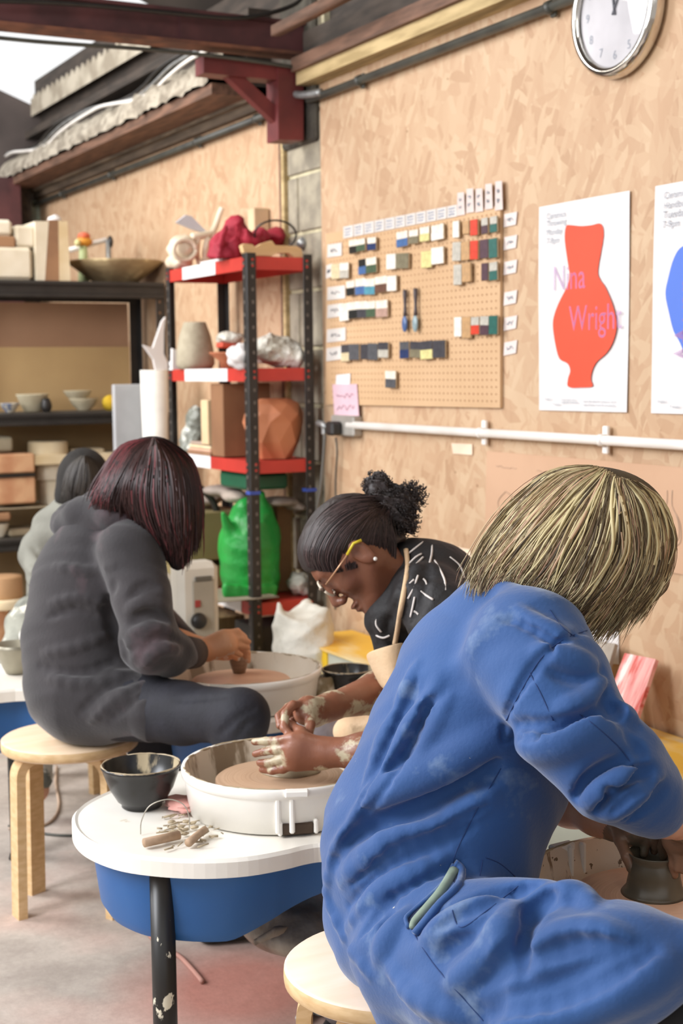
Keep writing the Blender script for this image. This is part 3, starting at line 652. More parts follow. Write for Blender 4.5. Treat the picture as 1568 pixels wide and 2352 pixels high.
# long strip along the top of the board
for i in range(11):
    x0 = 788+i*(1050-788)/11; x1 = 788+(i+1)*(1050-788)/11-1.5; yy = lambda x: 521-(x-788)*.196
    paper('white paper slip with blue writing, %s of the slips along the pegboard top' % ['first', 'second', 'third', 'fourth', 'fifth', 'sixth', 'seventh', 'eighth', 'ninth', 'tenth', 'eleventh'][i], [(x0, yy(x0)), (x1, yy(x1)), (x1, yy(x1)+27), (x0, yy(x0)+27)], M('slip_paper', 'd6cfc8', .8), 1, XP-.003, m_inkblue, n_=3, sc=.6)
for i, (x0, yt, yb_) in enumerate(((1050, 441, 496), (1071, 432, 490), (1092, 432, 488), (1114, 421, 482), (1137, 415, 484))):
    paper('tall pinkish paper strip standing above the right of the pegboard, %s from left' % ordn[i], [(x0, yt+2), (x0+15, yt), (x0+17, yb_-3), (x0-1, yb_)], M('strip_paper', 'd9c9c2', .8), 1, XP-.0035, n_=2, sc=.4)
for i, (p, w_) in enumerate((((752, 562), 32), ((749, 610), 14), ((752, 660), 40), ((752, 701), 34), ((751, 757), 42), ((750, 800), 33))):
    paper('white paper row label at the left of the pegboard, %s from the top' % (ordn+['sixth'])[i], [(p[0], p[1]), (p[0]+w_, p[1]-5), (p[0]+w_, p[1]+25), (p[0]-1, p[1]+30)], M('slip_paper', 'd6cfc8', .8), 1, XP-.0155 if i == 1 else XP-.003, m_ink)
for i, y in enumerate((492, 545, 602, 672, 730, 787)):
    paper('pinkish paper label stuck on the boards right of the pegboard, %s from the top' % (ordn+['sixth'])[i], [(1158, y), (1187, y-6), (1184, y+24), (1156, y+30)])
paper('small white note stuck above the pink note', [(772, 861), (804, 858), (803, 886), (770, 888)], m_paper, 0, XP-.003, grp='notes by the socket', name='note', cat='note')
paper('pink handwritten note stuck above the wall socket', [(763, 883), (819, 882), (824, 955), (768, 962)], M('pink_paper', 'd6b6bf', .8, 'cfabb6', 8), 1, XP-.004, M('red_ink', '8d6a76', .8), grp='notes by the socket', name='note', cat='note', n_=2, sc=.7)
paper('pale torn paper scrap on the boards under the white conduit', [(1036, 1018), (1084, 1020), (1084, 1045), (1040, 1042)], M('scrap', 'eed7bd', .8), 0, grp='paper scraps on the boards', name='paper_scrap', cat='paper')
paper('pale torn paper scrap low on the boards behind the woman in glasses', [(1030, 1252), (1078, 1262), (1083, 1281), (1034, 1270)], M('scrap', 'eed7bd', .8), 0, grp='paper scraps on the boards', name='paper_scrap', cat='paper')
paper('white sheet taped to the boards above the bench behind the dark slab', [(1340, 1440), (1420, 1446), (1420, 1526), (1340, 1520)], m_paper, 0, grp='paper scraps on the boards', name='paper_scrap', cat='paper')
# brown paper with vessel drawings
bp_ = thing('drawing_sheet', 'large brown paper sheet with faint vessel outline drawings behind the blond person', 'drawing', tuple(wallp(1400, 1300)))
obj('sheet', slab_on_wall(WX-.005, WX-.003, [(1117, 1036), (1700, 1085), (1700, 1345), (1113, 1234)]), M('kraft_paper', 'c7a183', .8, 'be987a', 3, .4), bp_)
mb = MB(); Lh = lambda pts: [(1080+x/3.213, 1020+y/3.213) for x, y in pts]
m_pen = M('pencil', 'b59880', .9)
def stroke(pts, r_=.0016): obj('pencil_line', MB().tube([on_x(a, b_, WX-.0055) for a, b_ in spl2(Lh(pts), 4)], r_, 4), m_pen, bp_)
stroke([(260, 350), (215, 400), (205, 450), (235, 500), (310, 500)]); stroke([(260, 350), (300, 380), (312, 430), (308, 500)])
stroke([(1452, 340), (1450, 430), (1425, 520), (1400, 600)]); stroke([(1490, 340), (1490, 460), (1540, 560), (1555, 680), (1530, 745), (1440, 745)]); stroke([(1490, 460), (1530, 560), (1540, 660), (1520, 715), (1440, 715)])
for (x, y, w_) in ((190, 165, 150), (490, 195, 160), (1040, 200, 110), (540, 250, 60)):
    stroke([(x+w_*i/9, y+random.uniform(-9, 9)+i*1.5) for i in range(10)], .0012)
# socket and its cables
sk = thing('wall_socket', 'grey metal wall socket with a black plug at the end of the white conduit', 'socket', tuple(on_x(790, 1000, WX-.03)))
p0, p1 = on_x(772, 1000, WX-.03), on_x(808, 955, WX-.03)
obj('box', MB().bbox(((WX-.02), (p0.y+p1.y)/2, (p0.z+p1.z)/2), (.04, abs(p0.y-p1.y)+.05, abs(p1.z-p0.z)), .006), M('grey_metalclad', 'b0aba3', .4, '9a958d', 9, .4, metal=.3), sk)
pc = on_x(766, 984, WX-.06); obj('plug', MB().bbox(pc, (.045, .055, .05), .008), m_blackmetal, sk)
pc2 = on_x(742, 975, WX-.07); obj('adapter', MB().tube([pc2+Vector((0, .04, .004)), pc2, pc2+Vector((0, -.03, -.01))], .012, 8).bbox(pc2+Vector((0, -.01, -.02)), (.02, .02, .035), .004), m_silver, sk)
for i, (pts, r_, mt, lab) in enumerate((([(746, 1000), (742, 1060), (735, 1130), (727, 1180), (722, 1290), (714, 1380), (705, 1440)], .006, M('grey_cable', '6d6a64', .5), 'grey cable hanging from the socket behind the woman in glasses'), ([(771, 1005), (774, 1040), (771, 1090), (771, 1150), (774, 1250), (770, 1400)], .0035, m_blackpipe, 'thin dark cable hanging straight down from the socket'))):
    q = spline([on_x(a, b_, WX-.05+i*.03) for a, b_ in pts], 5); tag(obj('power_cable', MB().tube(q, r_, 8), mt), lab, 'cable', 'cables below the socket')
# ================================================================ LOW YELLOW BENCH ALONG THE WALL
ZB = wallp(1500, 1670).z; cb_ = on_z(665, 1462, ZB)
m_yel = M('yellow_paint', 'f2c34a', .55, 'edb83a', 4, .5, spots=[('efd9a4', 5, .52, (1, .35, 1), .12), ('d9cdb0', 11, .66, (1, .3, 1), .05)])
m_yel2 = M('yellow_paint_side', 'f5cb2e', .5, 'efc021', 6, .4, spots=[('d8d2bf', 16, .66)])
bn_ = thing('bench', 'long low bench with a scuffed yellow painted top along the wall', 'bench', (cb_.x+.2, 2.4, 0))
obj('top', MB().span((cb_.x, -.2, ZB-.008), (WX-.01, cb_.y, ZB)), m_yel, bn_)
ym = on_x(746, 1500, cb_.x).y
obj('end_panel', MB().span((cb_.x+.006, ym, 0), (WX-.02, cb_.y-.004, ZB-.008)), m_yel2, bn_)
obj('front_panel', MB().span((cb_.x+.012, -.2, 0), (WX-.02, ym, ZB-.008)), M('grey_green_paint', 'c9cbb9', .6, 'bcbfae', 5, .4), bn_)
def lean(name, label, tl, tr_, bl, brr, xt, xb, mat, cat, th=.012, grp=None):
    P = [on_x(*tl, xt), on_x(*tr_, xt), on_x(*brr, xb), on_x(*bl, xb)]; P[2].z = max(P[2].z, ZB+.001); P[3].z = max(P[3].z, ZB+.001)
    nrm = (P[1]-P[0]).cross(P[3]-P[0]).normalized()*th; nrm = nrm if nrm.x > 0 else -nrm; mb = MB(); mb.add(P+[p+nrm for p in P], [(0, 1, 2, 3), (7, 6, 5, 4), (0, 4, 5, 1), (1, 5, 6, 2), (2, 6, 7, 3), (3, 7, 4, 0)])
    return tag(obj(name, mb, mat), label, cat, grp)
lean('slab_board', 'grey stained board leaning on the wall behind the blue coat', (1330, 1466), (1412, 1478), (1270, 1680), (1356, 1690), WX-.05, WX-.15, M('stained_grey', 'a39789', .7, '8d8072', 12, .6, spots=[('c9c2b6', 30, .68)]), 'board', grp='boards leaning on the bench')
lean('slab_board', 'pink and red streaked board leaning on the wall above the yellow bench', (1434, 1500), (1505, 1514), (1372, 1668), (1450, 1680), WX-.05, WX-.15, M('red_streaks', 'e9a9a0', .6, 'd98a84', 9, .6, stretch=(1, 12, 1.2), spots=[('c9554b', 6, .55, (1, 9, 1), .06), ('e8d6cf', 5, .58, (1, 11, 1), .06)]), 'board', grp='boards leaning on the bench')
# ================================================================ RED AND BLACK SHELVING
XR = WX-.045; pR = on_x(716, 600, XR); YF = pR.y; XL = on_y(566, 600, YF).x; YB2 = on_x(381, 640, XL).y
m_red = M('red_enamel', 'c23a30', .4, 'b0332b', 6, .4); m_redu = m_red
zs = [on_y(572, py, YF).z for py in (588, 846, 1060, 1388)]
ru = thing('shelving_unit', 'black and red bolted metal shelving unit standing against the block pier', 'shelving', ((XL+XR)/2, (YF+YB2)/2, 0))
def upright(mb, x, y, sx, sy, h, w=.036):
    mb.bbox((x+sx*w/2, y, h/2), (w, .003, h), .0012); mb.bbox((x, y+sy*w/2, h/2), (.003, w, h), .0012)
def holes(mb, x, y, sx, sy, h, w=.036, step=.045):
    z = .05
    while z < h-.02:
        mb.box((x+sx*w*.6, y-sy*.002, z), (.008, .0015, .012)); mb.box((x-sx*.002, y+sy*w*.6, z), (.0015, .008, .012)); z += step
for x, y, sx, sy in ((XL, YF, 1, 1), (XR, YF, -1, 1), (XL, YB2, 1, -1), (XR, YB2, -1, -1)):
    mb = MB(); upright(mb, x, y, sx, sy, zs[0]+.012); u_ = obj('upright', mb, m_blackmetal, ru)
    mb = MB(); holes(mb, x, y, sx, sy, zs[0]); obj('slots', mb, M('slot_dark', '6a625a', .6), u_)
    mb = MB()
    for z in zs:
        for dz in (-.012, -.034): mb.box((x+sx*.022, y-sy*.003, z+dz), (.008, .002, .008)); mb.box((x-sx*.003, y+sy*.022, z+dz), (.002, .008, .008))
    obj('rivets', mb, m_red, u_)
m_tape = M('blue_tape', '3a52a8', .5)
for x in (XL, XR): obj('tape_band', MB().box((x+(.016 if x == XL else -.016), YF+.014, on_y(572, 1133, YF).z), (.042, .036, .012)), m_tape, ru)
m_board = M('fibreboard', 'b8a184', .8, 'a8906f', 5)
for i, z in enumerate(zs):
    mb = MB(); hh = .047; th = .003
    mb.span((XL+.003, YF+.003, z-hh), (XR-.003, YF+.006, z)); mb.span((XL+.003, YB2-.006, z-hh), (XR-.003, YB2-.003, z))
    mb.span((XL+.003, YF+.003, z-hh), (XL+.006, YB2-.003, z)); mb.span((XR-.006, YF+.003, z-hh), (XR-.003, YB2-.003, z)); mb.span((XL+.004, YF+.004, z-.012), (XR-.004, YB2-.004, z-.003))
    sh = obj('shelf', mb, m_red, ru)
    y0, y1 = [on_x(p, 700, XL).y for p in ((495, 420), (518, 420), (475, 400), (540, 470))[i]]
    obj('tape_label', MB().span((XL+.0005, y0, z-hh), (XL+.003, y1, z+.0005)), m_paper, sh)
def shz(i): return zs[i]+.0005
# black unit across the far end
XK = WX-.03; YK = on_x(379, 700, XK).y; YK2 = on_x(318, 750, XK).y; XK0 = on_y(-120, 800, YK).x
zk = [on_y(200, 646, YK).z, on_y(130, 948, YK).z, on_y(40, 1238, YK).z, on_y(20, 1400, YK).z]
bu = thing('shelving_unit', 'long black metal shelving unit loaded with moulds and bowls at the far end', 'shelving', ((XK+XK0)/2, (YK+YK2)/2, 0))
for x, y, sx, sy in ((XK, YK, -1, 1), (XK, YK2, -1, -1), (XK0, YK, 1, 1), (XK0, YK2, 1, -1)):
    mb = MB(); upright(mb, x, y, sx, sy, zk[0]-.005, .045); u_ = obj('upright', mb, m_blackmetal, bu); mb = MB(); holes(mb, x, y, sx, sy, zk[0]-.06, .045, .05); obj('slots', mb, M('slot_brown', '7a5a40', .6), u_)
for i, z in enumerate(zk):
    mb = MB(); hh = .075 if i == 0 else .055; x0, x1 = XK0+.003, XK-.003
    mb.span((x0, YK-.001, z-hh), (x1, YK+.004, z-.004)); mb.bbox(((x0+x1)/2, YK-.005, z-.012), (x1-x0, .012, .018), .004); mb.bbox(((x0+x1)/2, YK-.005, z-hh+.01), (x1-x0, .012, .02), .004); mb.span((x0, YK2-.004, z-hh), (x1, YK2-.001, z-.004))
    sh = obj('shelf', mb, m_blackmetal, bu); obj('deck', MB().span((x0, YK, z-.012), (x1, YK2, z)), M('black_stained_board', '6d6250' if i else '4a443c', .8), sh)
pz0, pz1 = zk[1]+.001, zk[0]-.08; pm = on_y(100, 812, YK2).z
o = obj('backing_board', MB().span((XK0+.05, YK2-.02, pm), (XK-.06, YK2-.008, pz1)), M('brown_hardboard', 'a98467', .8, '9a775c', 2, .5)); tag(o, 'pinkish brown upper hardboard closing the back of the top bay of the black shelving', 'board', 'backing boards of the black shelving')
o = obj('backing_board', MB().span((XK0+.05, YK2-.03, pz0), (XK-.06, YK2-.0205, pm+.03)), M('tan_hardboard', 'c3a574', .8, 'b6976a', 2, .5)); tag(o, 'tan lower hardboard closing the back of the top bay of the black shelving', 'board', 'backing boards of the black shelving')
for j, (za_, zb_) in enumerate(((zk[2], zk[1]-.06), (zk[3], zk[2]-.06))):
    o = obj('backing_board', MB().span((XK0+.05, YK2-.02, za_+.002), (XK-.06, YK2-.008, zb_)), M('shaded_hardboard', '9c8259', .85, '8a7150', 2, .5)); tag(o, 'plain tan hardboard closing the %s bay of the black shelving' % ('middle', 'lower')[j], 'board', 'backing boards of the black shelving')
# ---- things on the black shelving
m_pl = M('plaster', 'ddd3bf', .85, 'cfc3ab', 7, .5, .2, 50); m_pl2 = M('warm_plaster', 'e0cfae', .85, 'cdb78f', 6, .5, .2, 50); m_cer = M('grey_bisque', 'bab096', .8, 'a79c82', 12, .4)
m_terra = M('stained_plaster', 'cb9f78', .85, 'b7835f', 8, .7, .3, 50); m_brownclay = M('brown_card', '9c7555', .85, '87644a', 5)
def boxat(name, lab, cat, x0, y0, x1, y1, Y, dep, mat, zb=None, grp=None, r_=.01, tilt=0):
    a, e = on_y(x0, y1, Y), on_y(x1, y0, Y); zb = a.z if zb is None else zb; w_ = e.x-a.x; h_ = e.z-zb
    return tag(obj(name, MB().bbox(((a.x+e.x)/2, Y+dep/2, zb+h_/2), (w_, dep, h_), r_, Matrix.Rotation(tilt, 3, 'Y')), mat), lab, cat, grp)
G = 'plaster moulds on the black shelving'; k0, k1, k2, k3 = [z+.002 for z in zk]
YQ = YK+.03
boxat('plaster_mould', 'large cream plaster mould block at the far left of the top shelf', 'mould', -60, 568, 74, 645, YQ, .25, m_pl, k0, G, .015)
t = thing('plaster_mould', 'cream plaster mould with a brown band stacked on the block at the far left', 'mould', on_y(0, 568, YQ+.1), G)
a, e = on_y(-60, 566, YQ), on_y(30, 504, YQ); f_ = on_y(0, 541, YQ)
obj('upper_half', MB().bbox(((a.x+e.x)/2, YQ+.12, (e.z+f_.z)/2), (e.x-a.x, .22, e.z-f_.z), .015), m_pl, t); obj('lower_half', MB().bbox(((a.x+e.x)/2+.004, YQ+.12, (a.z+f_.z)/2), (e.x-a.x+.012, .22, f_.z-a.z), .006), m_brownclay, t)
boxat('plaster_mould', 'small tapered cream plaster mould wedged between the tall moulds', 'mould', 36, 518, 80, 568, YQ+.02, .2, m_pl, on_y(50, 568, YQ+.02).z, G, .012)
t = thing('plaster_mould', 'tall two-part plaster mould with a brown middle slab, tallest on the top shelf', 'mould', on_y(115, 645, YQ), G)
for nm, x0, x1, x0b, x1b, yt, mt in (('left_half', 80, 112, 84, 103, 508, m_pl), ('middle_slab', 113, 134, 103, 136, 505, m_brownclay), ('right_half', 134, 155, 136, 162, 508, m_pl2)):
    P = [on_y(x0, yt, YQ), on_y(x1, yt, YQ), on_y(x1b, 640, YQ), on_y(x0b, 640, YQ)]; P[2].z = P[3].z = k0; mb = MB(); mb.add(P+[p+Vector((0, .22, 0)) for p in P], [(0, 1, 2, 3), (7, 6, 5, 4), (0, 4, 5, 1), (1, 5, 6, 2), (2, 6, 7, 3), (3, 7, 4, 0)]); obj(nm, mb, mt, t)
obj('plug', MB().blob(on_y(125, 505, YQ+.05), (.03, .03, .02), 8, .3, 2), m_paper, t)
cB = on_y(272, 640, YK+.2); rB = (on_y(372, 612, YK+.2).x-on_y(162, 612, YK+.2).x)/2; hB = on_y(262, 601, YK+.2).z-k0
o = obj('wide_bowl', MB().lathe([(0, .004), (rB*.38, 0), (rB*.45, .004), (rB*.8, hB*.62), (rB*.98, hB*.9), (rB, hB), (rB*.96, hB), (rB*.8, hB*.75), (rB*.4, hB*.2), (0, hB*.15)], (on_y(266, 640, YK+.2).x, YK+.2, k0), 40, wob=.03), M('rough_bowl', 'a8946f', .85, '8a7555', 9, .7, .5, 40, spots=[('cdb98f', 7, .58)])); tag(o, 'wide shallow brown bowl on the top shelf beside the tall mould', 'bowl')
t = thing('toy_ornament', 'small orange, yellow and green ornament above the wide bowl', 'ornament', on_y(191, 600, YQ+.35), )
oc = on_y(191, 590, YQ+.35); obj('stem', MB().tube([(oc.x, oc.y, k0), on_y(191, 565, YQ+.35)], .02, 10, rs=[.03, .018]), M('pale_green', 'c2cf9a', .6), t)
obj('body', MB().blob(on_y(194, 555, YQ+.35), (.04, .03, .025), 10, .1), M('orange_plastic', 'e9a23c', .5), t); obj('cap', MB().blob(on_y(193, 543, YQ+.35), (.03, .03, .02), 10, .1, 4), M('coral_plastic', 'e0704f', .5), t); obj('beak', MB().blob(on_y(178, 558, YQ+.33), (.015, .015, .018), 8, .1, 4), M('lemon_plastic', 'e8e0a0', .5), t)
t = thing('tube_frame', 'white tubular frame with a black joint behind the wide bowl', 'frame', on_y(250, 600, YQ+.36))
obj('rail', MB().tube([on_y(160, 574, YQ+.41), on_y(205, 562, YQ+.41), on_y(246, 550, YQ+.37)], .012, 8), m_whiteplas, t); obj('post', MB().tube([on_y(249, 552, YQ+.36), Vector((on_y(249, 600, YQ+.36).x, YQ+.36, k0))], .014, 8), m_silver, t); obj('joint', MB().blob(on_y(253, 556, YQ+.36), (.014, .02, .03), 8), m_blackmetal, t)
def lbowl(name, lab, cx, ytop, w, ybot, Y, mat, zb, grp=None, foot=.45, cat='bowl'):
    c_ = on_y(cx, ytop, Y); r_ = (on_y(cx+w/2, ytop, Y).x-on_y(cx-w/2, ytop, Y).x)/2; h_ = c_.z-zb
    return tag(obj(name, MB().lathe([(0, .003), (r_*foot*.9, 0), (r_*foot, .006), (r_*.78, h_*.5), (r_*.97, h_*.92), (r_, h_), (r_*.95, h_), (r_*.75, h_*.55), (r_*.4, h_*.2), (0, h_*.14)], (c_.x, Y, zb), 32), mat), lab, cat, grp)
GB = 'pale bowls on the second shelf'
lbowl('bowl', 'small patterned bowl tipped at the far left of the second shelf', 22, 926, 44, 944, YK+.1, M('patterned_glaze', 'c9c3b2', .5, '6f7890', 30, .9), k1, GB)
lbowl('bowl', 'pale grey straight-sided bowl on the second shelf, left of the stacked pair', 74, 905, 74, 944, YK+.15, m_cer, k1, GB, .55)
o1 = lbowl('bowl', 'lower pale bowl of the stacked pair on the second shelf', 192, 915, 66, 944, YK+.13, m_cer, k1, GB)
lbowl('bowl', 'upper pale bowl of the stacked pair on the second shelf', 178, 897, 64, 922, YK+.14, m_cer, on_y(178, 921, YK+.14).z, GB)
tag(obj('dark_lump', MB().blob(on_y(107, 932, YK+.08), (.025, .02, .035), 8, .3), m_blackmetal), 'small black knob beside the straight-sided bowl', 'knob')
tag(obj('sponge', MB().blob(on_y(256, 925, YK+.1)+Vector((0, 0, -.002)), (.045, .03, .038), 10, .15, 3), M('yellow_sponge', 'd9b936', .9, 'c9a428', 20, .5, .5, 90)), 'yellow sponge at the right end of the second shelf', 'sponge')
# middle bay: moulds and long white board standing on the third shelf
boxat('plaster_mould', 'pale square mould with a dark hole above the strapped moulds', 'mould', -40, 1003, 30, 1038, YK+.1, .2, m_cer, on_y(0, 1039, YK+.06).z+.0, G)
for j, (y0, y1, w_) in enumerate(((1041, 1090, 80), (1094, 1160, 82))):
    boxat('plaster_mould', 'warm stained plaster mould with a dark strap, %s of the strapped pair' % ('upper', 'lower')[j], 'mould', -8, y0, w_, y1, YK+.02, .22, m_terra, None, G, .008)
tag(obj('mould_strap', MB().box(((on_y(-8, 1092, YK).x+on_y(82, 1092, YK).x)/2, YK+.13, on_y(40, 1092, YK+.02).z), (on_y(83, 1092, YK).x-on_y(-9, 1092, YK).x, .235, .009)), m_blackmetal), 'black strap tight around the warm stained moulds', 'strap')
def drum(lab, x0, x1, y0, y1, Y, mat, zb=None, name='plaster_drum'):
    c_ = on_y((x0+x1)/2, y1, Y); r_ = (on_y(x1, y1, Y).x-on_y(x0, y1, Y).x)/2; zt = on_y((x0+x1)/2, y0, Y).z; zb = c_.z if zb is None else zb
    return tag(obj(name, MB().lathe([(0, 0), (r_*.97, 0), (r_, .006), (r_, zt-zb-.008), (r_*.96, zt-zb), (r_*.4, zt-zb), (0, zt-zb-.002)], (c_.x, Y, zb), 32), mat), lab, 'mould', 'round plaster moulds on the black shelving')
zbrd = on_y(180, 1052, YK+.12).z
drum('round cream plaster drum at the left end of the long white board', 66, 155, 1013, 1050, YK+.14, m_pl2, zbrd+.001)
boxat('plaster_mould', 'low flat cream plaster slab on the long white board', 'mould', 165, 1029, 242, 1040, YK+.1, .16, m_pl2, zbrd+.001, G)
boxat('shelf_plank', 'long white plank bridging the round plaster drums behind the heads', 'plank', 78, 1038, 300, 1052, YK+.03, .25, m_pl2, zbrd-.02, None, .004).location.z -= 0
zr2 = on_y(120, 1158, YK+.14).z
drum('round cream plaster drum under the long white board, upper of two', 82, 150, 1058, 1100, YK+.15, m_pl, on_y(115, 1101, YK+.15).z)
drum('round cream plaster drum under the long white board, lower of two', 92, 150, 1102, 1158, YK+.15, m_pl, zr2)
drum('round cream plaster drum under the right of the long white board', 228, 290, 1060, 1150, YK+.15, m_pl, zr2)
boxat('shelf_plank', 'grey brown plank under the strapped moulds', 'plank', -40, 1160, 160, 1174, YK+.02, .3, M('grey_plank', 'a2957c', .8), None, None, .004)
boxat('plaster_mould', 'brown mould under the grey plank at the far left', 'mould', -40, 1176, 26, 1200, YK+.02, .22, m_brownclay, None, G)
lbowl('bowl', 'cream bowl on the third shelf at the far left', 0, 1202, 42, 1236, YK+.1, m_pl, k2, None)
boxat('plaster_mould', 'low beige mould lying on the third shelf', 'mould', 22, 1208, 160, 1236, YK+.06, .2, M('beige_clay', 'a8977b', .85), k2, G)
# lowest bay at the far left
drum('wide brown clay drum low at the far left', -30, 52, 1322, 1372, YK-.3, M('brown_clay', 'b58e66', .8, 'a37d58', 5), None)
drum('cream rim block under the wide brown drum', -40, 58, 1373, 1396, YK-.3, m_pl2, None)
drum('reddish clay drum standing on the floor at the far left edge', -40, 24, 1398, 1530, YK-.3, m_terra, 0.001)
# tall rolls in front of the black shelving
YT = YK-.25
boxat('grey_panel', 'tall pale grey board standing beside the white roll', 'board', 265, 882, 330, 1030, YT, .03, M('pale_grey_board', 'b1b2b4', .6), .0015, None, .004)
c_ = on_y(353, 850, YT-.08); r0 = .045*1.35; zt = on_y(353, 850, YT-.08).z
t = thing('paper_roll', 'tall tapering white paper roll standing in front of the black shelving', 'roll', (c_.x, YT-.08, 0))
obj('roll', MB().lathe([(r0*.7, 0), (r0*.72, .4), (r0, zt), (r0*.93, zt), (r0*.6, zt-.3)], (c_.x, YT-.08, 0), 28), M('roll_white', 'ece8df', .7), t)
tag(obj('paper_cone', MB().prism([(on_y(a, b_, YT-.05).x, on_y(a, b_, YT-.05).z) for a, b_ in ((338, 792), (350, 796), (360, 800), (366, 738), (371, 728), (378, 760), (383, 812), (386, 850), (352, 850), (356, 826))], YT-.055, YT-.035, lambda x, z, y: Vector((x+.02*math.sin(z*20), y, z))), m_paper), 'white jagged plaster piece sticking up from the tall roll', 'plaster')
# ---- things on the red shelving
m_crp = M('crumpled_plastic', 'dcd8cd', .35, 'b5b0a2', 6, .7, .9, 22, bdist=.03)
S0, S1, S2, S3 = [shz(i) for i in range(4)]; XM = (XL+XR)/2
def ry(px): return on_x(px, 700, XL+.06).y
ska = thing('animal_skull', 'pale plaster animal skull resting on the top red shelf', 'sculpture', on_y(440, 625, ry(440)))
Y0 = ry(430); m_sk = M('pale_bone', 'e6dac6', .8, 'cfc0a6', 10, .6, .3, 40)
obj('cranium', MB().blob(on_y(420, 572, Y0), (.062, .07, .055), 16, .15, 5).blob(on_y(412, 602, Y0), (.05, .06, .03), 12, .25, 6), m_sk, ska)
obj('eye_ring', MB().tube([on_y(424+26*math.cos(a_), 574+24*math.sin(a_), Y0-.065) for a_ in [k*math.pi/8 for k in range(17)]], .010, 8), m_sk, ska)
mb = MB()
for pts, r_ in (([(455, 540), (452, 580), (458, 605)], .014), ([(478, 545), (470, 585), (478, 608)], .014), ([(440, 545), (470, 540), (490, 530), (505, 490), (510, 478)], .016), ([(455, 606), (475, 598), (490, 600)], .014), ([(488, 535), (494, 570), (492, 600)], .013)):
    q = spline([on_y(a, b_, Y0-.04) for a, b_ in pts], 4); mb.tube(q, r_, 8, rs=[r_*(1-.35*k/len(q)) for k in range(len(q))])
obj('jaw_bones', mb, m_sk, ska)
zz = S0-WL[ska].z
lean2 = MB().prism([(on_y(a, b_, Y0-.02).x, on_y(a, b_, Y0-.02).z) for a, b_ in ((403, 511), (425, 494), (438, 497), (478, 538), (440, 527))], Y0-.03, Y0-.012, lambda x, z, y: Vector((x, y, z)))
tag(obj('folded_paper', lean2, M('bluish_paper', 'd3d5dc', .7)), 'pointed pale blue folded paper above the skull', 'paper')
# red cloth bag: lumpy gathered solid
sb = SDF(.03); YCc = ry(520)-.04
for a, b_, r_, dz in ((520, 575, 40, 0), (545, 540, 32, 0), (540, 510, 16, 0), (575, 560, 30, .02), (600, 545, 22, .05), (625, 545, 24, .1), (660, 545, 24, .12), (512, 590, 28, -.02)):
    p_ = on_y(a, b_, YCc+dz-.05); sb.ell(p_, (pr(r_, 5.2), .06, pr(r_, 5.2)*.95))
for pts in (((520, 520), (508, 560), (500, 600)), ((545, 520), (540, 560), (548, 600)), ((565, 520), (570, 550), (560, 590)), ((600, 530), (585, 555), (590, 590))):
    sb.chain([np.array(on_y(a, b_, YCc-.11)) for a, b_ in pts], [.006, .012, .01], .02)
sb.cut((0, 0, S0+.0), (0, 0, -1)); sb.p[-1] = ('h', np.array((0, 0, S0+.001)), np.array((0, 0, -1.)), 0, 0, .003, None, True)
rbg = thing('cloth_bag', 'crumpled crimson cloth bag heaped on the top red shelf', 'bag', (XM, YCc, S0))
obj('bag', sb.mesh(.005, crump(.012, 26)), M('crimson_cloth', 'ad2338', .75, '8e1a2e', 8, .5, .4, 40), rbg)
mb = MB(); q = [on_y(632+48*math.cos(a_), 540+34*math.sin(a_), YCc-.13+.05*math.sin(a_)) for a_ in [k*math.pi/12 for k in range(25)]]; mb.tube(q, .004, 6); obj('strap', mb, m_blackmetal, rbg)
tag(obj('wooden_cutout', MB().prism([(on_y(a, b_, YF-.0).x, on_y(a, b_, YF).z) for a, b_ in ((564, 560), (570, 556), (588, 558), (594, 566), (610, 556), (632, 549), (640, 560), (690, 562), (700, 568), (704, 584), (702, 588), (685, 588), (672, 578), (645, 578), (630, 585), (575, 584), (568, 575))], YF+.03, YF+.06, lambda x, z, y: Vector((x, y, z+(S0-on_y(640, 588, YF).z)))), M('pine_cutout', 'd9b98b', .7, 'cba877', 5, .4, stretch=(1, 6, 6))), 'pale wooden cut-out shape at the front of the top red shelf', 'wood')
tag(obj('folded_sheet', MB().bbox((XL+.05, ry(515), S0+.006), (.08, .22, .01), .002), m_paper), 'white folded sheet under the crimson bag', 'sheet')
boxat('card_box', 'small cream and brown carton behind the crimson bag', 'box', 583, 478, 618, 510, YF+.45, .06, M('cream_carton', 'd9bf9a', .8), S0, None, .004)
tag(obj('steel_bottle', MB().tube([on_y(692, 562, YF+.15), on_y(716, 535, YF+.25)], .02, 10), m_silver), 'grey metal tube leaning at the right of the top red shelf', 'tube')
# second shelf
yv = ry(447); c_ = on_y(447, 740, yv); h_ = c_.z-S1
tag(obj('stoneware_vase', MB().lathe([(0, 0), (.066, 0), (.078, .02), (.076, h_*.35), (.064, h_*.7), (.046, h_*.97), (.043, h_), (.036, h_), (.05, h_*.7), (.05, .05), (0, .03)], (c_.x, yv, S1), 36, wob=.02), M('grey_stoneware', 'aaa08a', .85, '9b917b', 30, .4, .3, 70)), 'grey waisted stoneware vase on the second red shelf', 'vase')
tag(obj('plaster_offcut', MB().prism([(on_y(a, b_, yv+.12).x, on_y(a, b_, yv+.12).z) for a, b_ in ((392, 800), (404, 806), (424, 850), (392, 850))], yv+.1, yv+.14, lambda x, z, y: Vector((x, y, z))), m_paper), 'white plaster shard beside the grey vase', 'plaster')
t = thing('clay_object_stack', 'terracotta dish topped by folded card and cloth near the corner post', 'dish', on_y(530, 840, ry(530)))
yo = ry(530); dz = S1-on_y(530, 842, yo).z
obj('dish', MB().lathe([(.0, 0), (.035, 0), (.04, .03), (.075, .055), (.078, .062), (.03, .06), (0, .05)], (on_y(527, 838, yo).x, yo, S1), 24), M('terracotta', 'b57150', .8, 'a2603f', 8), t)
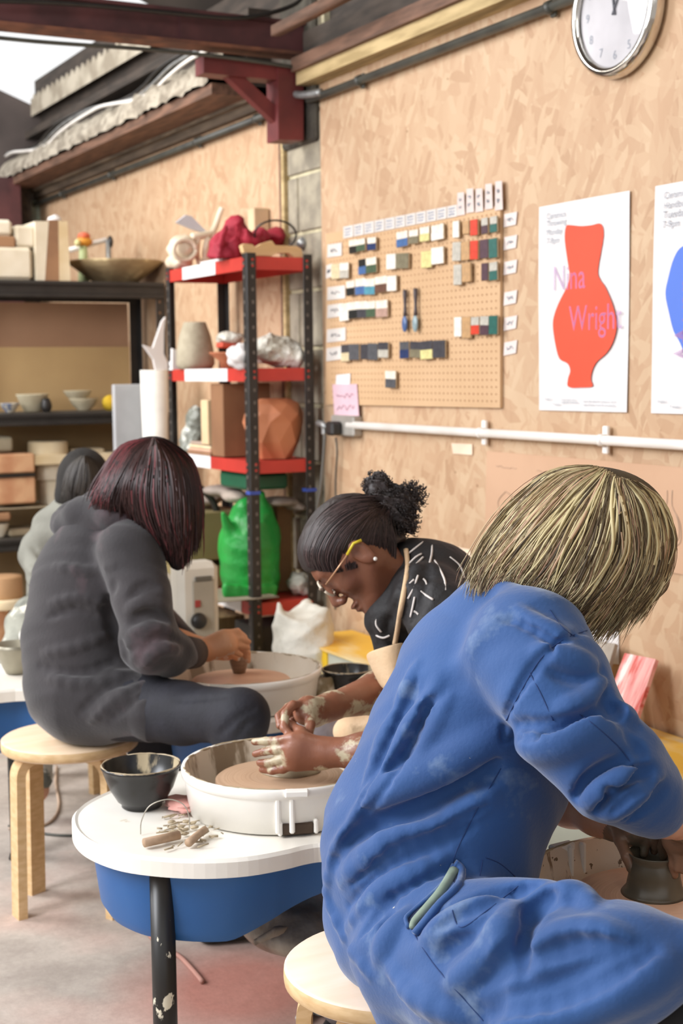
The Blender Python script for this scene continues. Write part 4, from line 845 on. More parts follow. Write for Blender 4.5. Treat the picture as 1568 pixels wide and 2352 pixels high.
obj('card', MB().bbox(on_y(525, 790, yo)+Vector((0, 0, dz)), (.08, .06, .02), .004, Matrix.Rotation(.1, 3, 'Y')), M('red_card', 'c84f38', .7), t); obj('cloth', MB().blob(on_y(527, 772, yo)+Vector((0, 0, dz)), (.05, .05, .025), 10, .4, 3), m_crp, t)
tag(obj('paper_bundle', MB().blob(on_y(552, 820, YF+.08)+Vector((0, .0, .002)), (.05, .05, .048), 14, .35, 8), m_paper), 'white crumpled paper bundle beside the corner post', 'paper')
cbx = on_y(645, 812, YF+.1); sb = SDF(.02); sb.ell(cbx, (.088, .07, .055)); sb.ell(on_y(640, 795, YF+.1), (.05, .05, .04)); sb.ell(on_y(605, 800, YF+.12), (.04, .05, .045)); sb.ell(on_y(672, 822, YF+.08), (.05, .06, .035)); sb.p.append(('h', np.array((0, 0, S1+.001)), np.array((0, 0, -1.)), 0, 0, .003, None, True))
tag(obj('plastic_bundle', sb.mesh(.0045, crump(.012, 38)), m_crp), 'crumpled translucent plastic bundle on the second red shelf', 'bundle')
# third shelf
sb = SDF(.02)
for a, b_, r_ in ((440, 1000, 26), (450, 960, 28), (432, 1030, 18), (455, 1030, 22), (470, 985, 18)): sb.ell(on_y(a, b_, ry(440)), (pr(r_, 5.5), .06, pr(r_*1.1, 5.5)))
sb.p.append(('h', np.array((0, 0, S2+.001)), np.array((0, 0, -1.)), 0, 0, .003, None, True))
tag(obj('plastic_bundle', sb.mesh(.005, crump(.012, 40)), M('marbled_plastic', 'd5d6cc', .4, '77796f', 9, .9, .8, 25, bdist=.02)), 'grey and white marbled plastic bundle on the third red shelf', 'bundle')
boxat('carton', 'pale upright carton with dark print on the third red shelf', 'box', 478, 918, 514, 1022, ry(492)-.03, .07, M('pale_carton', 'd8bd94', .8), None, None, .003).location.z += 0
boxat('carton', 'brown cardboard carton behind the faceted pot', 'box', 514, 880, 620, 1050, YF+.28, .12, M('brown_cardboard', '8d6545', .85, '7c573b', 4), S2, None, .003)
mb = MB(); cpx = on_y(632, 1050, YF+.11); hh = on_y(632, 915, YF+.11).z-S2; rr_ = [.068, .1, .118, .115, .1, .06]; zf = [0, .28, .6, .74, .9, 1.0]; vs = []; rs_ = random.Random(3)
for i, (r_, z_) in enumerate(zip(rr_, zf)):
    for k in range(9): a_ = 2*math.pi*(k+.5*(i % 2))/9; q_ = r_*rs_.uniform(.93, 1.05); vs.append((cpx.x+q_*math.cos(a_), cpx.y+q_*math.sin(a_)*.85, S2+hh*z_*(1 if i in (0, 5) else rs_.uniform(.97, 1.03))))
fs = [];
for i in range(5):
    for k in range(9):
        a_, b2 = i*9+k, i*9+(k+1) % 9; c2, d2 = (i+1)*9+k, (i+1)*9+(k+1) % 9
        fs += ([(a_, b2, c2), (b2, d2, c2)] if i % 2 == 0 else [(a_, b2, d2), (a_, d2, c2)])
mb.add(vs, fs+[tuple(range(9))[::-1], tuple(range(45, 54))]); tag(obj('faceted_pot', mb, M('terracotta_smooth', 'c4805a', .6, 'b8734d', 4, .4)), 'large faceted terracotta pot on the third red shelf', 'pot')
sb = SDF(.02); 
for k in range(9):
    a_ = -1.1+k*.28; p_ = on_y(672+42*math.cos(a_), 985+74*math.sin(a_), YF+.26); sb.ell(p_, (.022, .07, .028))
sb.p.append(('h', np.array((0, 0, S2+.001)), np.array((0, 0, -1.)), 0, 0, .003, None, True))
tag(obj('ribbed_shell', sb.mesh(.006), M('cream_shell', 'd6bd88', .8, 'bfa36d', 9, .5)), 'cream scalloped shell form behind the faceted pot', 'shell')
for j in range(4):
    tag(obj('clay_slab', MB().bbox((XL+.07, ry(478)+.01*j, S2+.006+.0125*j), (.13-.01*j, .24, .011), .002), (m_brownclay, M('pink_slab', 'd3a98e', .8), m_pl2, M('mauve_slab', 'b09a8a', .8))[j]), 'thin clay slab in the pile on the third red shelf, %s from the bottom' % ordn[j], 'slab', 'thin slabs piled on the third red shelf')
# lower shelf: green bag etc.
sb = SDF(.03); gy = YF+.0
sb.chain([np.array(on_y(a, b_, gy+.19)) for a, b_ in ((578, 1190), (572, 1250), (575, 1310), (580, 1350))], [pr(52, 5.3), pr(66, 5.3), pr(60, 5.3), pr(58, 5.3)], .05, (np.array((0, 1., 0)), 1.1))
sb.cone(on_y(512, 1180, gy+.13), on_y(545, 1260, gy+.17), .012, .05, .03); sb.cone(on_y(596, 1140, gy+.14), on_y(596, 1230, gy+.18), .022, .06, .03); sb.cone(on_y(560, 1165, gy+.15), on_y(575, 1250, gy+.18), .03, .06, .03)
for k in range(3): sb.chain([np.array(on_y(a, 1352+k*9+abs(a-575)*-.08, gy+.085-.02*(1-abs(a-575)/75))) for a in (520, 545, 575, 605, 632)], [.010]*5, .012)
sb.p.append(('h', np.array((0, 0, S3+.001)), np.array((0, 0, -1.)), 0, 0, .003, None, True))
tag(obj('plastic_sack', sb.mesh(.005, crump(.007, 20)), M('green_plastic', '2fae48', .4, '1f8f3b', 4, .5, .4, 20, bdist=.02)), 'bright green plastic sack of clay on the lowest red shelf', 'sack')
tag(obj('green_bin', MB().bbox((XL+.11, YF+.22, S2-.085), (.17, .26, .06), .01), M('dark_green', '17573a', .5)), 'dark green plastic bin hanging under the third red shelf', 'bin')
sb = SDF(.02)
for a, b_, rx, rz in ((510, 1128, 45, 14), (470, 1150, 40, 14), (640, 1150, 40, 12), (675, 1165, 25, 9), (450, 1165, 40, 12), (540, 1140, 30, 12)): sb.ell(on_y(a, b_, ry(max(430, min(a, 560)))+.05 if a < 600 else YF+.2), (pr(rx, 5.6), .08, pr(rz, 5.6)))
o = obj('folded_bags', sb.mesh(.007, lambda X: .004*np.sin(X[:, 2]*120)), M('pinkish_grey_bags', 'a99a8e', .7, '8a7c72', 6, .6, .5, 25, bdist=.01)); tag(o, 'pile of folded grey paper bags on cartons below the third red shelf', 'bags')
mb = MB(); mb.tube(spline([on_y(a, b_, ry(470)-.06) for a, b_ in ((430, 1105), (455, 1118), (485, 1145), (500, 1180))], 5), .014, 8); 
tag(obj('rubber_strap', mb, m_blackmetal), 'black rubber strap hanging in a loop over the folded bags', 'strap')
boxat('carton', 'olive brown carton behind the green sack, upper', 'box', 440, 1172, 560, 1290, YF+.45, .3, M('olive_card', '8c7d51', .85, '7b6c45', 3), None, None, .004).location.z += 0
boxat('carton', 'olive brown carton behind the green sack, lower', 'box', 440, 1296, 560, 1385, YF+.45, .3, M('olive_card', '8c7d51'), S3, None, .004)
boxat('wood_offcut', 'brown upright wooden offcut right of the green sack', 'wood', 640, 1150, 668, 1385, YF+.2, .08, M('brown_wood', '85643f', .8, '745434', 5), S3, None, .003)
boxat('clay_tray', 'flat round-edged grey tray under the green sack', 'tray', 490, 1372, 640, 1384, YF-.02, .3, M('tray_grey', '9b8f7c', .7), None, None, .005).location.z += 0
boxat('crate', 'ribbed brown wooden crate on the floor under the red shelving', 'crate', 492, 1412, 562, 1560, YF+.3, .25, M('ribbed_wood', '86704a', .85, '5f4e33', 9, .8, stretch=(6, 6, .2)), 0.001, None, .004)
boxat('crate', 'dark crate in the shade on the floor by the corner post', 'crate', 590, 1430, 700, 1560, YF+.05, .2, M('dark_crate', '3a342c', .85, '2c2822', 9, .6), 0.001, None, .004)
# white sack in front
sb = SDF(.03); Zs = 4.98
sb.chain([cp(698, 1440, Zs), cp(696, 1500, Zs), cp(694, 1580, Zs), cp(694, 1640, Zs), cp(694, 1720, Zs)], [pr(56, Zs), pr(62, Zs), pr(64, Zs), pr(66, Zs), pr(66, Zs)], .05, (FW, 1.1))
sb.cone(cp(640, 1386, Zs), cp(655, 1480, Zs), .010, .05, .03); sb.cone(cp(752, 1405, Zs), cp(735, 1460, Zs), .012, .05, .03); sb.cone(cp(700, 1392, Zs+.08), cp(700, 1460, Zs+.05), .02, .06, .03); sb.ell(cp(692, 1398, Zs-.02), (pr(40, Zs), .06, .028), None, .02, True)
sb.p.append(('h', np.array((0, 0, .001)), np.array((0, 0, -1.)), 0, 0, .003, None, True))
tag(obj('white_sack', sb.mesh(.006, crump(.012, 22)), M('woven_white', 'e4e1d6', .7, 'c9c5b8', 8, .5, .5, 25, bdist=.02)), 'open crumpled white sack standing on the floor beside the yellow bench', 'sack')
tag(obj('plastic_bag', MB().blob(on_y(690, 1355, YF+.1).xy.to_3d()+Vector((0, 0, S3+.042)), (.05, .05, .04), 12, .4, 9), m_crp), 'small crumpled clear plastic bag on the lowest red shelf above the white sack', 'bag')
# oil heater
hc = cp(440, 1380, 4.9); t = thing('oil_heater', 'cream oil-filled heater with a red switch and a black dial', 'heater', (hc[0], hc[1], 0))
m_heat = M('cream_enamel', 'd0cabd', .45, 'c4bdae', 5, .3); zt = on_y(450, 1302, hc[1]).z
hr = pr(52, 4.9); hx = on_y(447, 1380, hc[1]).x
obj('end_panel', MB().bbox((hx, hc[1], (zt+.12)/2+.02), (hr*1.9, .1, zt-.12), .02), m_heat, t)
for i in range(5): obj('fin', MB().bbox((hx-hr*.7, hc[1]+.09+i*.055, (zt+.12)/2), (hr*1.5-.03, .022, zt-.2), .009), m_heat, t)
obj('control_plate', MB().bbox((hx+.012, hc[1]-.052, zt-.17), (hr*1.0, .006, .26), .003), M('grey_plate', 'a69c8a', .5), t)
obj('vent', MB().bbox((hx+.012, hc[1]-.055, zt-.035), (hr*.8, .006, .018), .003), M('vent_dark', '625c50', .6), t)
obj('switch', MB().bbox(on_y(454, 1387, hc[1]-.057), (.02, .006, .024), .002), M('red_switch', 'a33a34', .4), t)
mb = MB(); dc = on_y(456, 1426, hc[1]-.055); mb.lathe([(0, -.02), (.018, -.02), (.026, -.012), (.028, 0)], dc, 24, 'y'); obj('dial', mb, m_blackmetal, t)
for s_ in (0, .27): obj('foot', MB().bbox((hx-.02, hc[1]+s_, .035), (hr*2.4, .04, .07), .01), m_blackmetal, t)
# ================================================================ STOOLS
m_birch = M('birch_ply', 'ecd2b4', .5, 'e3c4a0', 5, .4, .05, 40, stretch=(1, 7, 1)); m_birch2 = M('birch_edge', 'd9b98c', .55, 'c9a677', 30, .5, stretch=(1, 1, 3)); m_birch3 = M('worn_birch', 'f0dcc8', .5, 'ead0b6', 4, .4, .05, 40, stretch=(1, 7, 1))
def stool(label, c, angs, seat, R=.175, H=.45, th=.03, lw=.048):
    t = thing('round_stool', label, 'stool', (c.x, c.y, 0), 'birch stools with bent legs')
    mb = MB(); mb.lathe([(0, H-th), (R-.006, H-th), (R-.001, H-th+.004), (R, H-th/2), (R-.001, H-.004), (R-.006, H), (0, H)], (c.x, c.y, 0), 64); mb.cur = 0
    o = obj('seat', mb, [seat, m_birch2], t)
    for p in o.data.polygons:
        if abs(p.normal.z) < .5: p.material_index = 1
    for a_ in angs:
        d = Vector((math.cos(a_), math.sin(a_), 0)); s_ = Vector((-d.y, d.x, 0)); tk = .024; ro = .15
        prof = [(.045, H-th-.001), (ro-.05, H-th-.001)]+[(ro-.05+.055*math.sin(k*math.pi/16), H-th-.056+.055*math.cos(k*math.pi/16)) for k in range(1, 9)]+[(ro+.012, 0)]
        inner = [(ro+.012-tk, 0)]+[(ro-.05+(.055-tk)*math.cos(k*math.pi/16), H-th-.056+(.055-tk)*math.sin(k*math.pi/16)) for k in range(0, 9)]+[(.045, H-th-tk)]
        poly = prof+inner; b0 = Vector((c.x, c.y, 0)); mb = MB(); mb.prism(poly, -lw/2, lw/2, lambda x, z, y: b0+d*x+s_*y+UZ*z); obj('leg', mb, m_birch2, t)
    return t
s1c = on_z(905, 2208, .45); s3c = on_z(160, 1689, .45)
stool('pale round birch stool under the person in the blue coat', s1c, [math.radians(a) for a in (150, 212, 330, 35)], m_birch3)
stool('round birch stool under the person in the dark hoodie', s3c, [math.radians(a) for a in (186, 116, 296, 12)], m_birch)
p2seat = on_z(985, 1760, .45)
# ================================================================ POTTER'S WHEELS
m_wtop = M('wheel_white', 'f2eee5', .35, 'eae4d8', 5, .4, spots=[('c9b99c', 9, .68, (1, 1, 1), .04)])
m_pan = M('pan_white', 'f5f2ea', .35, 'eeeae2', 5, .4, spots=[('cbb9a2', 11, .66, (1, 1, .4), .05)])
m_panin = M('pan_inside_clay', 'd9cdbb', .5, 'cfc0aa', 6, .5, spots=[('8e7c66', 9, .56, (1, 1, .25), .05)])
m_panind = M('pan_inside_dirty', 'dccbb8', .5, 'd2bfa9', 6, .5, spots=[('8a6f55', 16, .58, (1, 1, .22), .02), ('6f573f', 60, .64, (1, 1, 1), .02)])
m_blue = M('blue_tub', '2a629f', .45, '1b5592', 3, .4, spots=[('b7aa92', 40, .74)])
m_legs = M('black_leg', '201e1c', .4, '1a1817', 8, .4, spots=[('d9d2bd', 30, .615, (1, 1, .5), .02)])
def clay_mat(name, c1, c2, bands=60):
    m = M(name, c1, .45, c2, 4, .5); n = m.node_tree; b = n.nodes['Principled BSDF']; L = n.links.new
    tcn = n.nodes.new('ShaderNodeTexCoord'); sp = n.nodes.new('ShaderNodeVectorMath'); sp.operation = 'LENGTH'; mpp = n.nodes.new('ShaderNodeMapping'); mpp.inputs['Scale'].default_value = (1, 1, 0); L(tcn.outputs['Object'], mpp.inputs[0]); L(mpp.outputs[0], sp.inputs[0])
    nz = n.nodes.new('ShaderNodeTexNoise'); nz.noise_dimensions = '1D'; nz.inputs['Scale'].default_value = bands; nz.inputs['Detail'].default_value = 3; L(sp.outputs['Value'], nz.inputs['W'])
    bn = n.nodes.new('ShaderNodeBump'); bn.inputs['Strength'].default_value = .5; bn.inputs['Distance'].default_value = .004; L(nz.outputs['Fac'], bn.inputs['Height']); L(bn.outputs[0], b.inputs['Normal']); return m
m_disc = clay_mat('wet_clay_disc', 'bfa084', 'b08f72'); m_disc2 = clay_mat('pink_clay_disc', 'dcb598', 'cfa183'); m_clayd = M('dark_wet_clay', '5d5648', .3, '524b3e', 20, .5); m_clayb = M('brown_wet_clay', '8c7561', .4, '7b6552', 20, .5, stretch=(1, 1, 6))
m_slip = M('clay_slip', 'b3a285', .5, '9c8b70', 18, .6, .3, 60)
def inset(poly, d):
    n_ = len(poly); out = []
    for i in range(n_):
        a, b_, c_ = Vector(poly[i-1]), Vector(poly[i]), Vector(poly[(i+1) % n_]); e1 = (b_-a).normalized(); e2 = (c_-b_).normalized(); nn = Vector((-(e1+e2).y, (e1+e2).x)).normalized(); out.append(tuple(b_+nn*d))
    return out
TZ = .52
def wheel(label, pc, out, legs, R=.205, dirty=None, disc=m_disc, tubz=None, leg_r=.023, pan_h=.135, discz=.095, notch=None, discr=.14, tub=True):
    """out: table outline on the plane z=TZ, anticlockwise; pc: pan centre"""
    t = thing('potters_wheel', label, 'potter wheel', (pc[0], pc[1], 0), "potter's wheels with blue tubs")
    area_ = sum(out[i-1][0]*out[i][1]-out[i][0]*out[i-1][1] for i in range(len(out)))
    if area_ < 0: out = out[::-1]
    mb = MB(); o1, o2 = inset(out, .006), inset(out, .012); n_ = len(out); rings = [(inset(out, .02), TZ-.036), (out, TZ-.034), (out, TZ-.006), (o1, TZ), (o2, TZ-.003), (inset(out, .018), TZ-.003)]
    vs = [Vector((x, y, z)) for r_, z in rings for x, y in r_]; mb.smooth = False
    mb.add(vs, [(k*n_+i, k*n_+(i+1) % n_, (k+1)*n_+(i+1) % n_, (k+1)*n_+i) for k in range(len(rings)-1) for i in range(n_)]+[tuple(range(n_))[::-1], tuple(range(5*n_, 6*n_))]); tb = obj('tabletop', mb, m_wtop, t)
    if tub:
        a_, b_ = inset(out, .035), inset(out, .05); mb = MB(); tz = tubz or (lambda x, y: .36); rings = [[(x, y, TZ-.036) for x, y in a_], [(x, y, tz(x, y)+.02) for x, y in b_], [(x, y, tz(x, y)) for x, y in inset(out, .062)]]
        vs = [Vector(p) for r_ in rings for p in r_]; mb.smooth = True; mb.add(vs, [((k+1)*n_+i, (k+1)*n_+(i+1) % n_, k*n_+(i+1) % n_, k*n_+i) for k in range(2) for i in range(n_)]); mb.smooth = False; mb.add([Vector(p) for p in rings[2]], [tuple(range(n_))[::-1]]); obj('blue_tub', mb, m_blue, t)
    for (x, y) in legs: 
        lg = obj('leg', MB().tube([(x, y, 0.012), (x, y, TZ-.036)], leg_r, 20), m_legs, t); obj('rubber_foot', MB().lathe([(leg_r*1.1, .014), (leg_r*1.25, 0), (0, 0)], (x, y, 0), 16), m_blackmetal, lg)
    z0 = TZ+.001; h = pan_h; mb = MB()
    mb.lathe([(0, z0+.012), (R*.86, z0+.012), (R*.9, z0+.03), (R*.955, z0+h-.01), (R*.965, z0+h)], (pc[0], pc[1], 0), 72, wob=.004); obj('pan_inside', mb, dirty or m_panin, t)['label'] = 'clay-spattered inner wall'
    mb = MB(); mb.lathe([(R*.88, z0+.004), (R*.9, z0), (R*.93, z0), (R*.975, z0+h-.022), (R*.98, z0+h-.02), (R, z0+h-.018), (R*1.005, z0+h-.004), (R*.995, z0+h+.001), (R*.965, z0+h)], (pc[0], pc[1], 0), 72)
    sp_ = obj('splash_pan', mb, m_pan, t)
    if notch:
        for ang, kind in notch:
            d = Vector((math.cos(ang), math.sin(ang), 0)); s_ = Vector((-d.y, d.x, 0)); c_ = Vector((pc[0], pc[1], 0)); Rm = Matrix((d, s_, UZ)).transposed()
            if kind == 'clasp':
                for sd in (-1, 1): obj('clasp', MB().bbox(c_+d*(R*.955)+s_*(.013*sd)+UZ*(z0+h*.52), (.016, .010, h*.94), .003, Rm), m_pan, sp_)
                obj('clasp_lip', MB().bbox(c_+d*(R*.995)+s_*.022+UZ*(z0+h-.006), (.018, .045, .014), .003, Rm), m_pan, sp_)
            if kind == 'gap':
                obj('drain_gap', MB().bbox(c_+d*(R*.905)+UZ*(z0+.011), (.022, .06, .022), .003, Rm), M('gap_shadow', '4f3f31', .8), sp_)
                for sd in (-1, 1): obj('gap_post', MB().bbox(c_+d*(R*.925)+s_*(.034*sd)+UZ*(z0+.014), (.02, .009, .028), .003, Rm), m_pan, sp_)
    # lumps of dried clay on the rim
    mb = MB(); rs = random.Random(label)
    for k in range(30):
        a_ = rs.uniform(0, 6.28); da = rs.uniform(.02, .11); mb.tube([(pc[0]+R*(.975+rs.uniform(-.012, .012))*math.cos(a_+da*q), pc[1]+R*(.975+rs.uniform(-.01, .01))*math.sin(a_+da*q), z0+h-.0005) for q in range(5)], .002, 5, rs=[.0008, .0024, .0030, .0022, .0008])
    o = obj('rim_clay', mb, m_slip, sp_); o['kind'] = 'stuff'
    zd = z0+discz; mb = MB(); mb.lathe([(0, zd), (discr-.004, zd), (discr, zd-.003), (discr, zd-.014), (discr-.004, zd-.017), (.05, zd-.017), (.045, z0+.012)], (pc[0], pc[1], 0), 72); obj('wheel_head', mb, disc, t)
    return t, zd
# nearest wheel in the middle of the picture
o2d = lambda pts, z=TZ: [(p.x, p.y) for p in (on_z(a, b_, z) for a, b_ in pts)]
outA = spl2(o2d([(165, 1888), (172, 1860), (215, 1830), (300, 1797), (430, 1765), (600, 1722), (820, 1716), (960, 1760), (990, 1850), (930, 1925), (830, 1938), (745, 1938), (700, 1944), (655, 1955), (570, 1970), (470, 1976), (370, 1972), (280, 1960), (215, 1938), (180, 1915)]), 4, True)
pA = on_z(645, 1750, TZ+.089); la = on_z(371, 2000, TZ-.04)
dirA = math.atan2(0-pA.y, 0-pA.x)
def tzA(x, y):
    v = Vector((x, y))-Vector((la.x, la.y)); r_ = Vector((pA.x+.1, pA.y-.25))-Vector((la.x, la.y)); t_ = min(max((v.dot(r_.normalized())-.12)/.36, 0), 1); return .345+.12*t_
wA, zA = wheel('near potter wheel with white kidney-shaped top and a speckled black leg in front', pA, outA, [(la.x, la.y), (pA.x+.22, pA.y+.12), (pA.x+.26, pA.y-.06)], .196, None, m_disc, tzA, .0225, .088, .060, [(dirA+.03, 'clasp'), (dirA+.16, 'gap')], .130)
# second wheel, in front of the person in the dark hoodie
pBc = on_z(552, 1533, TZ+.089)
def shift(out, a, b_, rot=0):
    c_, s_ = math.cos(rot), math.sin(rot); return [(b_[0]+(x-a[0])*c_-(y-a[1])*s_, b_[1]+(x-a[0])*s_+(y-a[1])*c_) for x, y in out]
lbc = on_z(800, 1592, TZ); dd = Vector((lbc.x-pBc.x, lbc.y-pBc.y)); th0 = math.atan2(dd.y, dd.x)
outB = [(pBc.x+.23*math.cos(th0+a_), pBc.y+.23*math.sin(th0+a_)) for a_ in [math.radians(k) for k in range(62, 299, 12)]]+[(lbc.x+.13*math.cos(th0+a_), lbc.y+.13*math.sin(th0+a_)) for a_ in [math.radians(k) for k in range(-65, 66, 13)]]
wB, zB_ = wheel('second potter wheel, pale splash pan in front of the dark hoodie', pBc, outB, [(pBc.x+.0, pBc.y+.14), (pBc.x-.12, pBc.y+.0), (lbc.x, lbc.y)], .211, None, m_disc2, None, .02, .088, .058, [(dirA-.55, 'clasp')], .13)
pCc = on_z(200, 1447, TZ+.089); outC = spl2(o2d([(-120, 1570), (-60, 1535), (40, 1515), (160, 1470), (330, 1480), (360, 1540), (280, 1580), (160, 1590), (60, 1582), (-40, 1590), (-110, 1590)]), 4, True)
wC, zC = wheel('third potter wheel with a black leg at the left edge behind the stool', pCc, outC, [(on_z(33, 1592, TZ-.04).x, on_z(33, 1592, TZ-.04).y), (pCc.x+.1, pCc.y+.1)], .20, None, m_disc, lambda x, y: .33, .026, .088, .058)
pD = on_z(1528, 2018, TZ+.101); outD = shift(outA, (pA.x, pA.y), (pD.x, pD.y), math.radians(-75))
wD, zD = wheel('clay-spattered potter wheel at the lower right in front of the blue coat', pD, outD, [(pD.x+.2, pD.y+.15), (pD.x+.1, pD.y-.2)], .207, m_panind, m_disc2, None, .023, .100, .070, [(math.radians(95), 'clasp')], .142, tub=False)
# pots on the wheels
def pot(name, lab, c, prof, mat, wob=0, n_=48): return tag(obj(name, MB().lathe(prof, c, n_, wob=wob), mat), lab, 'pot', 'pots being thrown')
pc_ = on_z(1502, 2050, zD); s_ = .9
pot('clay_cylinder', 'dark wet clay pot with flared foot being thrown at the lower right', (pc_.x, pc_.y, zD), [(0, 0), (.05, 0), (.047, .004), (.042, .010), (.0385, .028), (.039, .040), (.0355, .048), (.035, .055), (.0395, .061), (.0385, .0625), (.033, .057), (.031, .045), (.031, .02), (0, .012)], m_clayd, .02)
pb_ = on_z(549, 1545, zB_)
pot('clay_cup', 'small brown clay cup on the second wheel', (pb_.x, pb_.y, zB_), [(0, 0), (.016, 0), (.02, .012), (.025, .03), (.026, .04), (.022, .056), (.018, .054), (.02, .04), (.014, .01), (0, .008)], m_clayb)
pa_ = on_z(668, 1768, zA)
pot('clay_mound', 'low wet clay mound under the hands on the near wheel', (pa_.x, pa_.y, zA), [(0, 0), (.062, 0), (.060, .004), (.045, .007), (.040, .02), (.032, .035), (.024, .04), (.0, .036)], M('pale_wet_clay', 'a99a7f', .35, '8f8068', 20, .5), .08)
# black bowl on the near table, wire, sticks, clay scraps
def plasticbowl(lab, c, r_, h_, grp='black bowls of slip'):
    t = thing('slip_bowl', lab, 'bowl', c, grp); f_ = .52
    obj('outer', MB().lathe([(0, 0), (r_*f_, 0), (r_*f_, .006), (r_*(f_+.1), .012), (r_*.82, h_*.45), (r_*.96, h_*.8), (r_*1.0, h_-.006), (r_*1.03, h_-.004), (r_*1.02, h_), (r_*.97, h_)], c, 48), M('bowl_black', '262424', .25, '1d1c1c', 6, .4, spots=[('8f8a7c', 9, .70, (1, 1, .6), .08)]), t)
    obj('inside', MB().lathe([(r_*.97, h_), (r_*.93, h_*.8), (r_*.78, h_*.45), (r_*.5, .02), (0, .014)], c, 48), M('bowl_inside', '2c2b28', .3, '201f1e', 6, .4, spots=[('b5a586', 14, .47, (1, 1, .25), .06)]), t)['label'] = 'inside streaked with dried clay'
    mb = MB(); rs = random.Random(lab)
    for k in range(22):
        a_ = rs.uniform(0, 6.28); da = rs.uniform(.05, .2); mb.tube([(c[0]+r_*math.cos(a_+da*q), c[1]+r_*math.sin(a_+da*q), c[2]+h_) for q in range(5)], .002, 5, rs=[.0008, .0018, .0024, .0018, .0008])
    o = obj('rim_clay', mb, m_slip, t); o['kind'] = 'stuff'; return t
cA = on_z(326, 1850, TZ); plasticbowl('black plastic bowl streaked with clay on the near wheel table', (cA.x, cA.y, TZ+.0005), .0775, .084)
cBk = on_z(800, 1600, TZ); plasticbowl('black tub of slip beyond the arm of the woman in glasses', (cBk.x, cBk.y, TZ+.0005), .068, .075)
pbk = on_z(745, 1608, TZ); t = thing('slip_jug', 'small white clay-stained pot beside the second splash pan', 'jug', (pbk.x, pbk.y, TZ))
obj('body', MB().lathe([(0, 0), (.026, 0), (.028, .03), (.026, .06), (.02, .064), (.018, .05), (0, .01)], (pbk.x, pbk.y, TZ+.0005), 24), M('stained_white', 'ece5d6', .5, '8a795c', 9, .9), t)
pt = lambda a, b_, z=.0: on_z(a, b_, TZ+z)
Zt = (on_z(380, 1914, TZ)-EYE).dot(fwd)
q = spline([Vector(cp(a, b_, Zt)) for a, b_ in ((323, 1916), (325, 1885), (344, 1851), (385, 1836), (420, 1847), (434, 1875), (434, 1906))], 6)
t = thing('wire_cutter', 'looped clay-cutting wire with wooden toggles on the near wheel table', 'wire', pt(380, 1915))
obj('wire', MB().tube(q, .0011, 6), M('steel_wire', 'b9b3a6', .35, metal=.6), t); m_tog = M('stained_wood', 'b3967a', .7, '9c8066', 30, .6)
obj('toggle', MB().tube([pt(331, 1936, .009), pt(411, 1918, .009)], .0085, 12), m_tog, t); obj('toggle', MB().tube([pt(433, 1936, .009), pt(470, 1905, .009)], .009, 12, rs=[.008, .0065]), m_tog, t)
mb = MB(); rs = random.Random(5)
for k in range(60):
    x, y = rs.gauss(425, 42), rs.gauss(1900, 20); p_ = pt(x, y, .002); ln = rs.uniform(.004, .03); a_ = rs.uniform(0, 6.28); mb.tube([p_, p_+Vector((math.cos(a_)*ln, math.sin(a_)*ln*.4, .004*rs.random()))], rs.uniform(.001, .0025), 5)
for k in range(10): mb.blob(pt(rs.uniform(390, 450), rs.uniform(1885, 1925), .003), (.008, .006, .003), 6, .5, k)
o = obj('clay_scraps', mb, m_slip); tag(o, 'scattered clay trimmings beside the splash pan of the near wheel', 'clay scraps', kind='stuff')
rp_ = pt(424, 1850, .006); tag(obj('pink_rag', MB().blob(rp_+Vector((0, 0, .004)), (.035, .05, .010), 10, .5, 3), M('pink_rag', 'd9a59a', .8, 'c98d82', 12)), 'pink rag squeezed between the black bowl and the splash pan', 'rag')
pz = on_z(366, 1552, TZ+.089); tag(obj('wet_cloth', MB().blob(pz+Vector((0, 0, .008)), (.03, .03, .016), 10, .5, 6), M('white_red_cloth', 'e8ded6', .7, 'd06a64', 30, .8)), 'white and red cloth on the rim of the second splash pan', 'cloth')
# metal bowl on third table
cC = on_z(38, 1545, TZ); tag(obj('metal_bowl', MB().lathe([(0, 0), (.03, 0), (.04, .02), (.058, .07), (.062, .085), (.058, .085), (.04, .03), (0, .01)], (cC.x, cC.y, TZ+.0005), 32), M('dull_steel', 'a29c8a', .4, '8c8675', 8, .5, metal=.4)), 'small dull steel bowl on the third wheel table', 'bowl')
# sacks under the near wheel
sb = SDF(.03)
for a, b_, rx, rz, Z in ((600, 2130, 44, 36, 2.98), (660, 2120, 60, 46, 2.95), (720, 2085, 50, 56, 3.0), (700, 2150, 60, 40, 2.9)): sb.ell(cp(a, b_, Z), (pr(rx, Z), .12, pr(rz, Z)))
sb.chain([cp(585, 2165, 2.82), cp(640, 2135, 2.80), cp(700, 2120, 2.80)], [.008, .01, .008], .012)
sb.p.append(('h', np.array((0, 0, .001)), np.array((0, 0, -1.)), 0, 0, .003, None, True))
tag(obj('clay_sack', sb.mesh(.008, lambda X: .008*np.sin(X[:, 0]*40+X[:, 1]*20)*np.sin(X[:, 2]*45)), M('grey_plastic_sack', '9a8f82', .45, '6b5d50', 5, .8, .4, 20, bdist=.02, spots=[('d4cdbf', 8, .63)])), 'creased grey plastic clay sack on the floor under the near wheel', 'sack')
